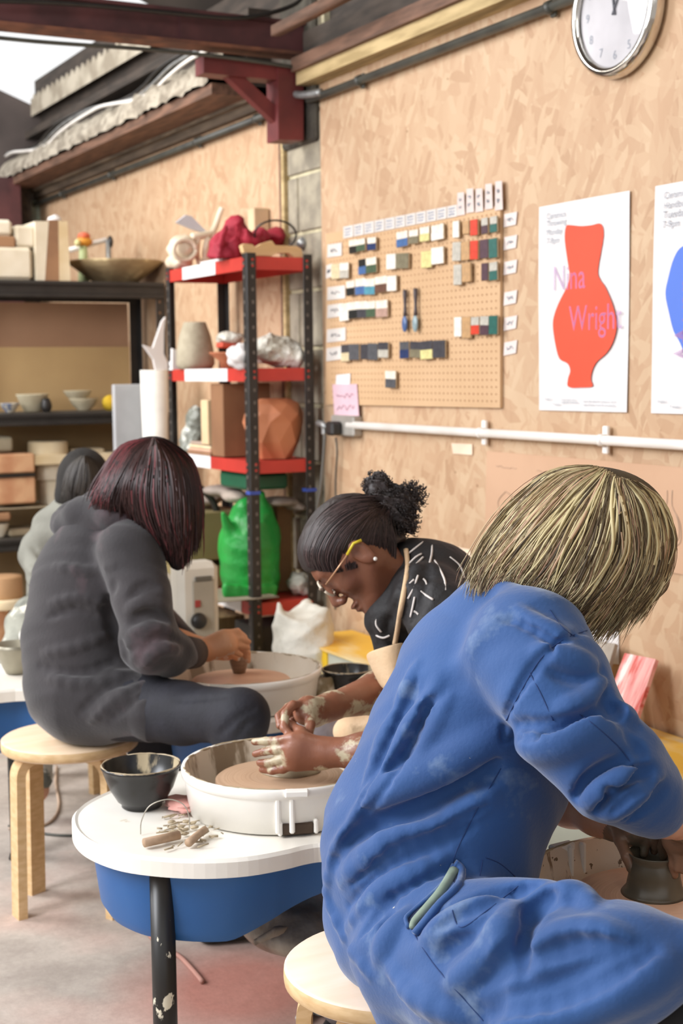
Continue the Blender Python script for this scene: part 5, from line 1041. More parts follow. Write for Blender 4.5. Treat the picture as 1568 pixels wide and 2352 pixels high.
# loose cables on the floor
for pts, r_, mt, lab in (([(130, 1760), (128, 1800), (135, 1850), (118, 1885), (80, 1900), (20, 1903)], .0045, M('cream_cable', 'c4ab94', .6), 'cream cable looping on the floor beside the left stool'), ([(20, 1897), (60, 1905), (110, 1916), (165, 1919), (230, 1915)], .004, m_blackpipe, 'dark cable crossing the floor behind the left stool'), ([(345, 2150), (370, 2175), (410, 2195), (440, 2225), (465, 2255)], .006, M('pink_cable', 'a87a6c', .7), 'pinkish cable trailing on the floor behind the black leg'), ([(690, 2340), (700, 2325), (720, 2318), (738, 2322)], .012, M('pale_rag', 'c9c9c2', .8), 'pale twisted rag on the floor under the front stool')):
    tag(obj('floor_cable' if 'rag' not in lab else 'floor_rag', MB().tube(spline([on_z(a, b_, r_+.0005) for a, b_ in pts], 6), r_, 8), mt), lab, 'cable' if 'rag' not in lab else 'rag')
# ================================================================ PEOPLE
def trace(sdf, px, py, z0=1.5, z1=5.6, n_=500):
    Zs = np.linspace(z0, z1, n_); r = np.array(ray(px, py)); X = np.array(EYE)+Zs[:, None]*r; V = sdf.val(X, sdf.p)
    i = np.argmax(V < 0)
    if V[i] >= 0: return None
    if i == 0: return float(Zs[0])
    return float(Zs[i-1]+(Zs[i]-Zs[i-1])*V[i-1]/(V[i-1]-V[i]))
def folds(sdf, lst, z0=1.5, z1=5.6):
    """ridges (+) and creases (-) laid on the cloth surface: (sign, radius m, depth offset m, [(px,py)...])"""
    new = []
    for sg, r_, off, pts in lst:
        P = []
        for a, b_ in spl2(pts, 3):
            z = trace(sdf, a, b_, z0, z1)
            if z is not None: P.append(cp(a, b_, z+off*.75))
        for i in range(len(P)-1):
            if np.linalg.norm(P[i+1]-P[i]) > .045: continue
            e0 = min(i, len(P)-1-i)/max(1, (len(P)-1)*.3); e1 = min(i+1, len(P)-2-i)/max(1, (len(P)-1)*.3)
            rr_ = r_*(.72 if sg > 0 else .62); f0, f1 = [.35+.65*min(1, max(0, e)) for e in (e0, e1)]
            new.append(('c', P[i], P[i+1], rr_*f0, rr_*f1, r_*(1.7 if sg > 0 else 1.3), None, sg < 0))
    sdf.p += new
def seam(name, T, pts, r_, mat, parent, off=0.0):
    P = []
    for a, b_ in spl2(pts, 8):
        z = hit(T, a, b_)
        if z is not None and (not P or abs(z-P[-1][2]) < .04): P.append((a, b_, z))
    P = [cp(a, b_, sum(q[2] for q in P[max(0, i-1):i+2])/len(P[max(0, i-1):i+2])+off) for i, (a, b_, z) in enumerate(P)]
    if len(P) > 2: return obj(name, MB().tube(P, r_, 6), mat, parent)
def nfun(spec):
    def f(X):
        d = 0
        for amp, fx, fy, fz, ph in spec: d = d+amp*np.sin(X[:, 0]*fx+X[:, 1]*fy+X[:, 2]*fz+ph+1.3*np.sin(X[:, 2]*fx*.45+X[:, 1]*fz*.3))
        return d
    return f
def head(s, c, f, u, sc=1.0, face=True, k=.012):
    """c skull centre, f facing, u crown direction (unit vectors)"""
    f = np.array(f, float); f /= np.linalg.norm(f); u = np.array(u, float); u -= f*(u @ f); u /= np.linalg.norm(u); r = np.cross(f, u); R = np.stack([f, u, r], 1)
    P = lambda a, b_, d=0: np.array(c)+(f*a+u*b_+r*d)*sc
    s.ell(P(-.008, .03), (.094*sc, .082*sc, .074*sc), R, .02)
    s.cone(P(.02, .005), P(.042, -.07), .062*sc, .034*sc, .03)
    for d in (-1, 1):
        s.cone(P(-.005, -.035, .052*d), P(.052, -.09, .014*d), .018*sc, .016*sc, .03)
        s.cone(P(.076, .03, .012*d), P(.070, .032, .040*d), .011*sc, .009*sc, .012)
        s.ell(P(.066, .012, .031*d), (.014*sc, .010*sc, .015*sc), R, .004)
        s.ell(P(.050, -.022, .042*d), (.022*sc, .018*sc, .016*sc), R, .02)
        s.ell(P(-.012, -.002, .076*d), (.018*sc, .030*sc, .006*sc), R, .006); s.ell(P(-.006, .002, .083*d), (.010*sc, .018*sc, .005*sc), R, .003, True)
        s.ell(P(-.016, -.024, .075*d), (.009*sc, .010*sc, .006*sc), R, .006)
        s.ell(P(.088, -.036, .011*d), (.010*sc, .008*sc, .008*sc), R, .006)
    s.cone(P(.078, .018), P(.100, -.028), .008*sc, .0105*sc, .010)
    s.ell(P(.080, -.060), (.012*sc, .0055*sc, .022*sc), R, .006); s.ell(P(.077, -.072), (.012*sc, .006*sc, .019*sc), R, .006)
    s.ell(P(.066, -.095), (.016*sc, .014*sc, .018*sc), R, .015)
    return P
def finger(s, pts, r0=.0088, r1=.0065, k=.004):
    P = [np.array(p) for p in pts]; n_ = len(P); s.chain(P, [r0+(r1-r0)*i/(n_-1) for i in range(n_)], k)
tintm = bpy.data.materials.new('hair_strands'); tintm.use_nodes = True; tn = tintm.node_tree; tb_ = tn.nodes['Principled BSDF']; at_ = tn.nodes.new('ShaderNodeAttribute'); at_.attribute_name = 'tint'; tn.links.new(at_.outputs['Color'], tb_.inputs['Base Color']); tb_.inputs['Roughness'].default_value = .42; tb_.inputs['Specular IOR Level'].default_value = .35
def strands(name, keys, n_, w, cols, zf, parent, jit=6, T=None, lift=.006, seed=1, seg=4, sides=3, colu=None, taper=.25, lenj=.12, wave=0):
    """locks flowing along interpolated guide paths; zf(px,py,layer)->depth"""
    rs = np.random.RandomState(seed); V, Fc, Cc = [], [], []; K = np.array(keys, float); m = K.shape[1]; cum = 0
    for s_i in range(n_):
        u = rs.rand()*(len(keys)-1); i = min(int(u), len(keys)-2); t = u-i; base = K[i]*(1-t)+K[i+1]*t; layer = rs.rand()
        j0 = rs.randn(2)*jit; j1 = rs.randn(2)*jit*1.6; L_ = 1-lenj*rs.rand(); ph = rs.rand()*6.28
        pts = [(p[0]+j0[0]*(.2+k/m)+j1[0]*(k/m)**2, p[1]+j0[1]*(.2+k/m)*.6+j1[1]*(k/m)**2) for k, p in enumerate(base)]
        pts = spl2(pts, seg); pts = pts[:max(4, int(len(pts)*L_))]; N = len(pts); c_ = cols[rs.choice(len(cols), p=colu(u/(len(keys)-1)) if colu else None)]; c_ = np.array(lin(c_))[:3]*(.8+.4*rs.rand())
        zs_ = []
        for a, b_ in pts:
            z = hit(T, a, b_) if T is not None else zf(a, b_, layer)
            if z is not None and T is not None: z -= .0015+lift*layer
            zs_.append(z)
        if T is not None:
            ok_ = [q for q, z in enumerate(zs_) if z is not None]
            if len(ok_) < 3: continue
            zs_ = np.interp(range(N), ok_, [zs_[q] for q in ok_]); zs_ = np.convolve(np.pad(zs_, 2, mode='edge'), np.ones(5)/5, 'valid')
        P = np.array([cp(a+wave*math.sin(q*.55+ph), b_, zs_[q]) for q, (a, b_) in enumerate(pts)])
        T_ = np.gradient(P, axis=0); T_ /= np.linalg.norm(T_, axis=1)[:, None]+1e-9; A = np.cross(T_, FW); A /= np.linalg.norm(A, axis=1)[:, None]+1e-9; B_ = np.cross(T_, A); w_ = w*(.5+rs.rand())
        for q in range(N):
            tt = q/(N-1); rr = w_*min(1, .35+tt*4)*(1-(1-taper)*tt**2.2) if tt < .97 else w_*.12
            for k in range(sides):
                th = 2*math.pi*k/sides; V.append(P[q]+A[q]*rr*math.cos(th)+B_[q]*rr*.5*math.sin(th)); Cc.append((*c_, 1))
        for q in range(N-1):
            for k in range(sides): Fc.append((cum+q*sides+k, cum+q*sides+(k+1) % sides, cum+(q+1)*sides+(k+1) % sides, cum+(q+1)*sides+k))
        cum += N*sides
    o = obj(name, (np.array(V), np.array(Fc)), tintm, parent, Cc); o['kind'] = 'stuff'; return o
HZ = lambda z, P_, n_=(0, 0, -1): ('h', np.array((0, 0, z)), np.array(n_, float), 0, 0, .004, None, True)
# ---------------------------------------------------------------- person in the blue coat
p1 = thing('person', 'person with blond bob in a blue work coat, seated on the front stool bending over the lower right wheel', 'person', (s1c.x, s1c.y, 0))
p1['label'] = 'person with blond bob in blue work coat, bending over the lower right wheel'
m_coat = M('blue_workcoat', '24508a', .8, '1f477e', 5, .4, .3, 160, sheen=.28, bdist=.002, spots=[('7288a4', 9, .61, (1, 1, 1), .2), ('c9c4ae', 55, .735, (1, 1, 1), .02)])
m_seam = M('blue_seam', '1d3a70', .8); m_skin1 = M('fair_skin', 'd9a58a', .5, 'cf9679', 8, .5, .15, 90, sss=.1, spots=[('a3917c', 26, .64, (1, 1, 1), .06)])
sb = SDF(.03); W = FW; fl_ = lambda f: (FW, f)
tor = [(930, 2105, 2.22, 186), (985, 1945, 2.22, 244), (1068, 1752, 2.22, 232), (1135, 1580, 2.21, 222), (1185, 1462, 2.20, 168)]
for i in range(len(tor)-1):
    a, b_ = tor[i], tor[i+1]; sb.cone(cp(*a[:3]), cp(*b_[:3]), pr(a[3], a[2]), pr(b_[3], b_[2]), .03, fl_(1.12))
sb.chain([cp(1215, 1500, 2.05), cp(1262, 1560, 2.0), cp(1330, 1682, 1.96), cp(1412, 1768, 1.95), cp(1482, 1828, 1.97), cp(1512, 1858, 1.985)], [pr(150, 2.05), pr(125, 2.0), pr(112, 1.96), pr(112, 1.95), pr(80, 1.97), pr(64, 1.98)], .03)
sb.chain([cp(1225, 1500, 2.36), cp(1290, 1640, 2.42), cp(1330, 1760, 2.42)], [pr(130, 2.36), pr(100, 2.4), pr(85, 2.4)], .03)
# collar
for a_ in range(9):
    t_ = a_/8; sb.cone(cp(1150+120*t_, 1352+22*math.sin(t_*3.1)+t_*30, 2.16-.11*math.sin(t_*3.14)), cp(1150+120*(t_+.125), 1352+22*math.sin((t_+.125)*3.1)+(t_+.125)*30, 2.16-.11*math.sin((t_+.125)*3.14)), .016, .016, .015)
# skirt over the thighs
th = [(985, 2190, 2.06, 180), (1150, 2238, 1.93, 194), (1300, 2255, 1.82, 172), (1440, 2212, 1.76, 124), (1640, 2182, 1.72, 58)]
for i in range(len(th)-1):
    a, b_ = th[i], th[i+1]; sb.cone(cp(*a[:3]), cp(*b_[:3]), pr(a[3], a[2]), pr(b_[3], b_[2]), .04)
sb.chain([cp(1050, 2150, 2.34), cp(1180, 2120, 2.44), cp(1300, 2150, 2.56)], [.10, .085, .06], .04)
sb.cone(cp(1180, 2110, 1.98), cp(1280, 2068, 1.84), .05, .022, .03)
sb.chain([cp(905, 2250, 2.09), cp(960, 2330, 2.05), cp(1060, 2420, 2.02), cp(1200, 2470, 1.98)], [.035, .05, .08, .1], .03)
coat_plain = SDF(); coat_plain.p = list(sb.p)
folds(sb, [
 (1, .012, .007, [(1010, 1570), (965, 1640), (910, 1740), (850, 1840), (775, 1950)]), (1, .009, .006, [(1035, 1600), (990, 1690), (935, 1790), (865, 1880), (790, 1960)]),
 (-1, .010, -.001, [(985, 1610), (945, 1700), (890, 1790), (835, 1860)]), (1, .010, .006, [(960, 1530), (920, 1620), (880, 1710), (840, 1800)]),
 (-1, .022, -.006, [(1130, 1765), (1080, 1790), (980, 1840), (880, 1880), (800, 1930)]), (1, .018, .010, [(1150, 1680), (1050, 1745), (940, 1800), (860, 1835)]),
 (1, .013, .008, [(1120, 1830), (1000, 1900), (880, 1940), (790, 2020)]), (-1, .010, -.002, [(1080, 1900), (980, 1950), (880, 2000), (800, 2080)]),
 (1, .010, .006, [(1040, 1960), (940, 2010), (860, 2060), (800, 2130)]), (1, .008, .005, [(770, 1960), (755, 2050), (790, 2150), (850, 2240)]),
 (-1, .009, -.002, [(900, 2060), (880, 2120), (860, 2190)]), (1, .012, .008, [(935, 2095), (900, 2150), (870, 2200)]),
 # sleeve
 (1, .017, .009, [(1165, 1712), (1230, 1712), (1310, 1690), (1380, 1655), (1440, 1645)]), (-1, .013, -.003, [(1190, 1665), (1270, 1668), (1350, 1642), (1410, 1622)]),
 (-1, .011, -.003, [(1260, 1520), (1300, 1545), (1360, 1550)]), (1, .012, .007, [(1240, 1500), (1300, 1515), (1355, 1530)]),
 (-1, .016, -.004, [(1330, 1835), (1380, 1780), (1440, 1745), (1475, 1740)]), (1, .012, .006, [(1350, 1845), (1410, 1795), (1480, 1750)]),
 (-1, .011, -.003, [(1370, 1862), (1430, 1815), (1500, 1765)]), (1, .010, .006, [(1400, 1870), (1450, 1830), (1515, 1785)]), (-1, .009, -.002, [(1430, 1880), (1480, 1845), (1525, 1805)]),
 (-1, .012, -.002, [(1385, 1540), (1392, 1600), (1420, 1645)]),
 (1, .009, .005, [(1385, 1560), (1350, 1600), (1290, 1620)]),
 # back of collar and shoulders
 (1, .010, .005, [(1190, 1400), (1250, 1440), (1300, 1470)]), (-1, .007, -.001, [(1150, 1420), (1230, 1450), (1300, 1500)]),
 # lap
 (-1, .016, -.003, [(960, 2130), (1040, 2100), (1120, 2060), (1210, 2040)]), (1, .016, .008, [(990, 2150), (1070, 2110), (1150, 2085)]),
 (-1, .018, -.005, [(1190, 2230), (1195, 2150), (1215, 2090), (1270, 2045)]), (1, .014, .007, [(1150, 2230), (1150, 2150), (1180, 2090)]),
 (-1, .014, -.004, [(1090, 2260), (1150, 2220), (1180, 2170)]), (-1, .022, -.007, [(1110, 2330), (1250, 2300), (1380, 2240), (1500, 2195)]),
 (1, .020, .010, [(1150, 2350), (1300, 2330), (1420, 2280), (1530, 2220)]), (1, .012, .006, [(1230, 2170), (1330, 2140), (1430, 2150)]),
 (-1, .012, -.003, [(1230, 2200), (1330, 2170), (1450, 2180)]), (1, .012, .006, [(1290, 2045), (1330, 2060), (1360, 2080)]),
 (-1, .010, -.002, [(1010, 2200), (1040, 2170), (1090, 2150)]), (1, .013, .007, [(1040, 2260), (1090, 2220), (1130, 2170)]), (1, .012, .006, [(900, 2230), (960, 2290), (1060, 2340)]),
], 1.3, 2.7)
folds(sb, [(-1, .007, .002, [(1352, 1445), (1300, 1468), (1240, 1512), (1195, 1580), (1160, 1650), (1153, 1705)]), (-1, .007, .001, [(1165, 1700), (1210, 1695), (1280, 1680), (1345, 1655), (1415, 1640)]),
 (-1, .008, .001, [(1395, 1620), (1430, 1655), (1470, 1668)]), (-1, .007, .001, [(1440, 1690), (1475, 1740), (1478, 1790)]), (-1, .009, .001, [(1322, 1828), (1345, 1790), (1400, 1755), (1460, 1742)]), (-1, .008, .001, [(1365, 1858), (1400, 1815), (1455, 1778), (1490, 1768)]), (-1, .007, .001, [(1400, 1872), (1440, 1835), (1500, 1795)]), (-1, .006, .001, [(1440, 1885), (1490, 1850), (1530, 1815)]),
 (-1, .012, .0, [(1140, 1745), (1060, 1800), (960, 1850), (880, 1885), (800, 1935), (760, 1990)]), (-1, .008, .001, [(1120, 1850), (1010, 1915), (900, 1955), (810, 2030)]), (-1, .007, .002, [(960, 1560), (920, 1650), (870, 1750), (820, 1850)]), (-1, .006, .002, [(1000, 1600), (950, 1700), (890, 1800), (830, 1890)]), (-1, .008, .001, [(1050, 1985), (960, 2030), (880, 2080), (830, 2150)]),
 (-1, .009, .001, [(1000, 2135), (1080, 2090), (1180, 2050), (1240, 2030)]), (-1, .010, .0, [(1200, 2230), (1205, 2150), (1225, 2095), (1275, 2050)]), (-1, .011, .0, [(1130, 2330), (1260, 2302), (1390, 2245), (1500, 2190)])], 1.3, 2.7)
P, Q = sb.mesh(.0040, nfun([(.0016, 38, 20, 30, 0), (.0011, 70, 60, 52, 1.2)]))
p1coat = obj('work_coat', (P, Q), m_coat, p1); Tc = bvh(P, Q); p1coat['label'] = 'blue cotton work coat dusted with clay'
for pts in ([(1348, 1448), (1292, 1470), (1240, 1515), (1195, 1590), (1162, 1655)], [(1216, 1545), (1240, 1590), (1270, 1655)], [(1330, 1640), (1370, 1670), (1420, 1715), (1455, 1760)], [(1150, 1765), (1095, 1860), (1050, 1950), (1040, 1985)], [(1262, 1400), (1290, 1440), (1320, 1462)], [(950, 2145), (1000, 2220), (1070, 2300), (1110, 2345)], [(1108, 1975), (1095, 2040), (1075, 2060)], [(1115, 1970), (1150, 1985), (1190, 2020)], [(1038, 2090), (1058, 2130), (1120, 2090), (1190, 2035)]):
    seam('seam', Tc, pts, .0008, m_seam, p1coat, -.0002)
# pocket slit
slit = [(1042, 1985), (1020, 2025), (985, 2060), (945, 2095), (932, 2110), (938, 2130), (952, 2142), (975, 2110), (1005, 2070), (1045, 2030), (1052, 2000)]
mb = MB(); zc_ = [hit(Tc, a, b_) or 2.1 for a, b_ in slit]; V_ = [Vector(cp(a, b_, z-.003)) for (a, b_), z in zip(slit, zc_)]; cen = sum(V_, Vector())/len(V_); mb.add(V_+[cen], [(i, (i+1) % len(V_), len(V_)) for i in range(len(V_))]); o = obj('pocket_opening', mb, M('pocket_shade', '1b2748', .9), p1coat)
mb = MB(); q = [Vector(cp(a, b_, (hit(Tc, a, b_) or 2.1)-.006)) for a, b_ in spl2([(1043, 2000), (1015, 2045), (980, 2085), (952, 2115), (946, 2132)], 4)]; mb.tube(q, .008, 8, rs=[.008-.004*i/len(q) for i in range(len(q))]); obj('shirt_glimpse', mb, M('sage_shirt', '93a394', .8, '7f8f80', 20), p1coat)
mb = MB(); mb.tube([Vector(cp(a, b_, (hit(Tc, a, b_) or 2.1)-.004)) for a, b_ in spl2(slit[:6], 3)], .0035, 6); mb2_ = MB(); mb2_.tube([Vector(cp(a, b_, (hit(Tc, a, b_) or 2.1)-.006)) for a, b_ in spl2([(952, 2146), (980, 2112), (1012, 2074), (1052, 2034), (1060, 1998), (1044, 1982)], 3)], .006, 8); obj('pocket_edge', mb, m_coat, p1coat); obj('pocket_edge', mb2_, m_coat, p1coat)
# rolled cuff
mb = MB(); cc_ = cp(1515, 1862, 1.985); ax = cp(1560, 1895, 2.0)-cp(1480, 1825, 1.975); ax /= np.linalg.norm(ax); e1 = np.cross(ax, FW); e1 /= np.linalg.norm(e1); e2 = np.cross(ax, e1)
mb.tube([Vector(cc_+(e1*math.cos(t_)+e2*math.sin(t_))*.036) for t_ in [k*math.pi/12 for k in range(25)]], .007, 8, caps=False); obj('cuff', mb, m_coat, p1coat)
# body
s = SDF(.02)
hf = RG*.72-UPV*.62+FW*.12; hu = RG*.62+UPV*.76
hP = head(s, cp(1352, 1252, 2.17), hf, hu, .96)
s.cone(cp(1310, 1300, 2.18), cp(1235, 1395, 2.2), .052, .058, .03); s.chain([cp(1200, 1480, 2.2), cp(1080, 1750, 2.22), cp(985, 1960, 2.22), cp(960, 2090, 2.22)], [.085, .10, .10, .10], .03)
s.chain([cp(1235, 1530, 2.05), cp(1330, 1680, 1.96), cp(1460, 1805, 1.96), cp(1530, 1862, 2.0), cp(1578, 1900, 2.09)], [.045, .043, .040, .034, .027], .02)
s.chain([cp(1225, 1540, 2.36), cp(1270, 1760, 2.42), cp(1310, 1840, 2.36), cp(1372, 1872, 2.29), cp(1408, 1888, 2.26)], [.045, .04, .040, .030, .026], .02)
# far (left) hand reaching into the pot
s.cone(cp(1408, 1886, 2.260), cp(1450, 1900, 2.210), .024, .026, .02); s.cone(cp(1420, 1890, 2.240), cp(1462, 1912, 2.190), .022, .020, .02)
finger(s, [cp(1455, 1895, 2.200), cp(1478, 1900, 2.185), cp(1484, 1930, 2.180), cp(1478, 1962, 2.180)]); finger(s, [cp(1465, 1888, 2.210), cp(1492, 1893, 2.200), cp(1500, 1920, 2.190), cp(1502, 1955, 2.190)]); finger(s, [cp(1468, 1892, 2.230), cp(1500, 1898, 2.220), cp(1512, 1925, 2.215), cp(1512, 1950, 2.210)])
finger(s, [cp(1450, 1908, 2.230), cp(1470, 1925, 2.240), cp(1478, 1950, 2.240)], .008, .006); finger(s, [cp(1415, 1895, 2.220), cp(1424, 1930, 2.190), cp(1440, 1968, 2.160), cp(1450, 1996, 2.155)], .0105, .0075)
# near (right) hand cupping the outside
s.cone(cp(1575, 1900, 2.100), cp(1556, 1920, 2.120), .026, .024, .02); s.cone(cp(1585, 1915, 2.100), cp(1566, 1940, 2.120), .024, .02, .02)
finger(s, [cp(1550, 1915, 2.125), cp(1528, 1922, 2.140), cp(1520, 1945, 2.155), cp(1522, 1968, 2.160)]); finger(s, [cp(1560, 1935, 2.120), cp(1546, 1955, 2.120), cp(1545, 1985, 2.125), cp(1548, 2010, 2.130)]); finger(s, [cp(1568, 1940, 2.110), cp(1558, 1965, 2.110), cp(1556, 1995, 2.115)]); finger(s, [cp(1580, 1945, 2.110), cp(1572, 1975, 2.110), cp(1570, 2000, 2.115)], .008, .006); finger(s, [cp(1556, 1905, 2.120), cp(1532, 1903, 2.145), cp(1512, 1915, 2.170), cp(1506, 1945, 2.180)], .0105, .0075)
# legs to the floor
kn1 = cp(1640, 2315, 1.81); kn2 = cp(1330, 2150, 2.58)
s.chain([cp(960, 2110, 2.15), cp(1200, 2250, 1.93), kn1, Vector((kn1[0]+.05, kn1[1]+.02, .09))], [.09, .07, .05, .035], .03); s.chain([cp(960, 2110, 2.28), cp(1180, 2125, 2.44), kn2, Vector((kn2[0]-.02, kn2[1]+.04, .09))], [.09, .07, .055, .04], .03)
P, Q = s.mesh(.0034); b1 = obj('body', (P, Q), [m_skin1, M('clay_covered_skin', '85634e', .4, '6a5342', 14, .7, .2, 70, spots=[('5a5041', 13, .55, (1, 1, 1), .08)])], p1)
cen = (P[Q].mean(1)-np.array(EYE)); zz1 = cen @ FW; pxx = 784+3300*(cen @ RG)/zz1; pyy = 1176-3300*(cen @ UPV)/zz1
b1.data.polygons.foreach_set('material_index', ((pxx > 1385) & (pyy > 1872) & (pyy < 2060) & (zz1 > 2.03) & (zz1 < 2.35) & (pxx-1385 > (1905-pyy)*.8)).astype(int))
tro = SDF(.03); tro.chain([cp(1430, 2335, 1.86), cp(1640, 2312, 1.80), Vector((kn1[0]+.05, kn1[1]+.02, .12))], [.06, .075, .05]); obj('trousers', tro.mesh(.008), M('black_trousers', '1b1a1c', .8), p1)
# hair
hb = SDF(.03)
hb.ell(cp(1356, 1236, 2.17), (.098, .100, .095), CAMR, .02); hb.chain([cp(1300, 1200, 2.16), cp(1215, 1265, 2.15), cp(1140, 1330, 2.14)], [.082, .052, .014], .03); hb.chain([cp(1405, 1220, 2.15), cp(1425, 1310, 2.14), cp(1385, 1400, 2.13)], [.088, .066, .012], .03); hb.chain([cp(1290, 1260, 2.14), cp(1265, 1330, 2.12), cp(1262, 1375, 2.12)], [.07, .045, .012], .03); hb.chain([cp(1320, 1280, 2.12), cp(1330, 1350, 2.11), cp(1320, 1410, 2.12)], [.07, .045, .010], .03)
P, Q = hb.mesh(.006); hairb = obj('hair', (P, Q), M('dark_blond_base', '54452f', .9, '443825', 30, .6, .5, 60, stretch=(1, 1, .2)), p1); Th1 = bvh(P, Q)
K1 = [[(1352, 1071), (1268, 1084), (1186, 1150), (1126, 1232), (1096, 1308), (1092, 1364)], [(1362, 1073), (1285, 1090), (1205, 1158), (1142, 1238), (1106, 1312), (1100, 1368)], [(1372, 1074), (1305, 1104), (1225, 1184), (1160, 1262), (1120, 1325), (1112, 1375)], [(1384, 1078), (1330, 1132), (1255, 1218), (1205, 1290), (1172, 1340), (1160, 1378)],
      [(1394, 1082), (1348, 1150), (1305, 1232), (1268, 1305), (1238, 1352), (1215, 1388)], [(1402, 1088), (1376, 1165), (1348, 1252), (1312, 1325), (1275, 1372), (1242, 1398)], [(1410, 1094), (1402, 1175), (1390, 1265), (1358, 1338), (1318, 1388), (1275, 1420)],
      [(1420, 1098), (1432, 1175), (1434, 1270), (1402, 1345), (1360, 1402), (1312, 1448)], [(1430, 1100), (1460, 1165), (1472, 1262), (1446, 1345), (1408, 1410), (1366, 1475)], [(1440, 1103), (1488, 1150), (1512, 1240), (1492, 1325), (1448, 1390), (1398, 1448)], [(1462, 1108), (1512, 1154), (1540, 1240), (1524, 1315), (1492, 1364), (1446, 1422)]]
def zf1(a, b_, l): 
    d = max(0.0, 1-((a-1325)/235)**2-((b_-1240)/225)**2); return 2.165-.128*math.sqrt(d)-.004+.022*l
C1 = ['5d4c35', '7f6c4f', '9d8964', 'cdbd92', 'e2d5ae', 'b59178']
def cu1(u): 
    w_ = np.array([.26, .26, .2, .13, .07, .08]) if u > .35 else np.array([.12, .2, .2, .16, .12, .2]); return w_/w_.sum()
strands('hair_locks', K1, 1000, .0027, C1, zf1, hairb, 9, T=Th1, lift=.010, seed=2, colu=cu1, wave=3.0, lenj=.22)
strands('fine_hairs', K1, 1700, .0007, C1, zf1, hairb, 14, T=Th1, lift=.014, seed=5, colu=cu1, wave=4, taper=.6)
strands('light_locks', [[(x, y) for x, y in k[:-1]]+[(k[-1][0]-5, k[-1][1]+10)] for k in K1], 170, .0027, ['cfc093', 'e0d3a8', 'c9a88a', 'b9a57c'], zf1, hairb, 9, T=Th1, lift=.015, seed=31, wave=6, lenj=.3, taper=.15)
strands('dark_locks', K1, 120, .0032, ['463826', '584833'], zf1, hairb, 9, T=Th1, lift=.013, seed=37, wave=5, lenj=.2, taper=.15)
strands('loose_tips', [[(x, y) for x, y in k[2:-1]]+[(k[-1][0]+2, k[-1][1]), (k[-1][0]-14, k[-1][1]+24)] for k in K1], 260, .0016, ['7f6c4f', '9d8964', 'cdbd92'], zf1, hairb, 10, T=Th1, lift=.012, seed=41, wave=5, lenj=.3, taper=.1)
def zf1b(a, b_, l): d = max(0.0, 1-((a-1325)/235)**2-((b_-1240)/225)**2); return 2.175+.11*math.sqrt(d)-.02*l
strands('far_locks', [[(x+4, y-2) for x, y in k] for k in K1], 160, .0032, C1[:4], zf1b, hairb, 8, seed=8)
# ---------------------------------------------------------------- woman in glasses at the near wheel
p2 = thing('person', 'woman with curly bun and glasses in a black top, shaping clay on the near wheel', 'person', (p2seat.x, p2seat.y, 0))
m_skin2 = M('brown_skin', '7a4c36', .42, '6a3f2c', 8, .5, .15, 90, sss=.08); m_hand2 = M('clay_smeared_skin', '94614a', .4, '82513b', 8, .5, .2, 70, spots=[('b9ab8e', 15, .535, (1, 1, 1), .06)])
s = SDF(.02); H2c = cp(818, 1274, 2.97); f2 = -RG*.62-UPV*.785; u2 = -RG*.785+UPV*.62
h2 = head(s, H2c, f2, u2, 1.03)
s.cone(cp(862, 1300, 2.97), cp(965, 1345, 3.0), .05, .06, .03); s.chain([cp(985, 1370, 3.02), cp(1040, 1520, 3.08), cp(1080, 1700, 3.15)], [.09, .10, .10], .03)
# far arm
s.chain([cp(960, 1380, 3.2), cp(1010, 1560, 3.22), cp(905, 1575, 3.08), cp(868, 1592, 3.03), cp(760, 1622, 2.92), cp(735, 1632, 2.90)], [.042, .04, .045, .044, .026, .023], .02)
# near arm
s.chain([cp(1010, 1400, 2.84), cp(1060, 1640, 2.79), cp(960, 1720, 2.76), cp(840, 1728, 2.76), cp(752, 1728, 2.77)], [.045, .042, .040, .036, .026], .02)
# near hand: palm and fingers pointing left
Zh = 2.77
s.cone(cp(745, 1728, Zh), cp(690, 1716, Zh), .026, .032, .02, (FW, .62)); s.cone(cp(730, 1742, Zh), cp(680, 1742, Zh), .022, .026, .015, (FW, .62))
for pts in ([(672, 1694), (640, 1701), (610, 1702), (584, 1704)], [(670, 1715), (636, 1722), (608, 1726), (586, 1732)], [(672, 1735), (640, 1746), (612, 1752), (596, 1752)], [(680, 1752), (650, 1766), (625, 1770), (602, 1768)]): finger(s, [cp(a, b_, Zh-.004+.012*i) for i, (a, b_) in enumerate(pts)], .0098, .0070)
finger(s, [cp(712, 1708, Zh), cp(690, 1682, Zh+.02), cp(668, 1668, Zh+.04), cp(650, 1655, Zh+.055)], .013, .008, .008)
# far hand: index finger and thumb meeting in a ring
s.cone(cp(738, 1630, 2.900), cp(708, 1628, 2.860), .024, .027, .02, (FW, .7)); s.cone(cp(722, 1645, 2.880), cp(700, 1640, 2.850), .022, .022, .015)
finger(s, [cp(700, 1618, 2.860), cp(672, 1620, 2.830), cp(655, 1640, 2.810), cp(652, 1672, 2.790), cp(668, 1690, 2.780)], .0098, .0078); finger(s, [cp(712, 1640, 2.850), cp(712, 1665, 2.820), cp(708, 1690, 2.800)], .0115, .009)
finger(s, [cp(694, 1622, 2.890), cp(662, 1624, 2.870), cp(640, 1645, 2.850), cp(642, 1668, 2.830)], .0095, .007); finger(s, [cp(696, 1630, 2.910), cp(660, 1640, 2.900), cp(648, 1665, 2.890)], .009, .007); finger(s, [cp(700, 1640, 2.920), cp(670, 1655, 2.920), cp(664, 1680, 2.910)], .0085, .0065)
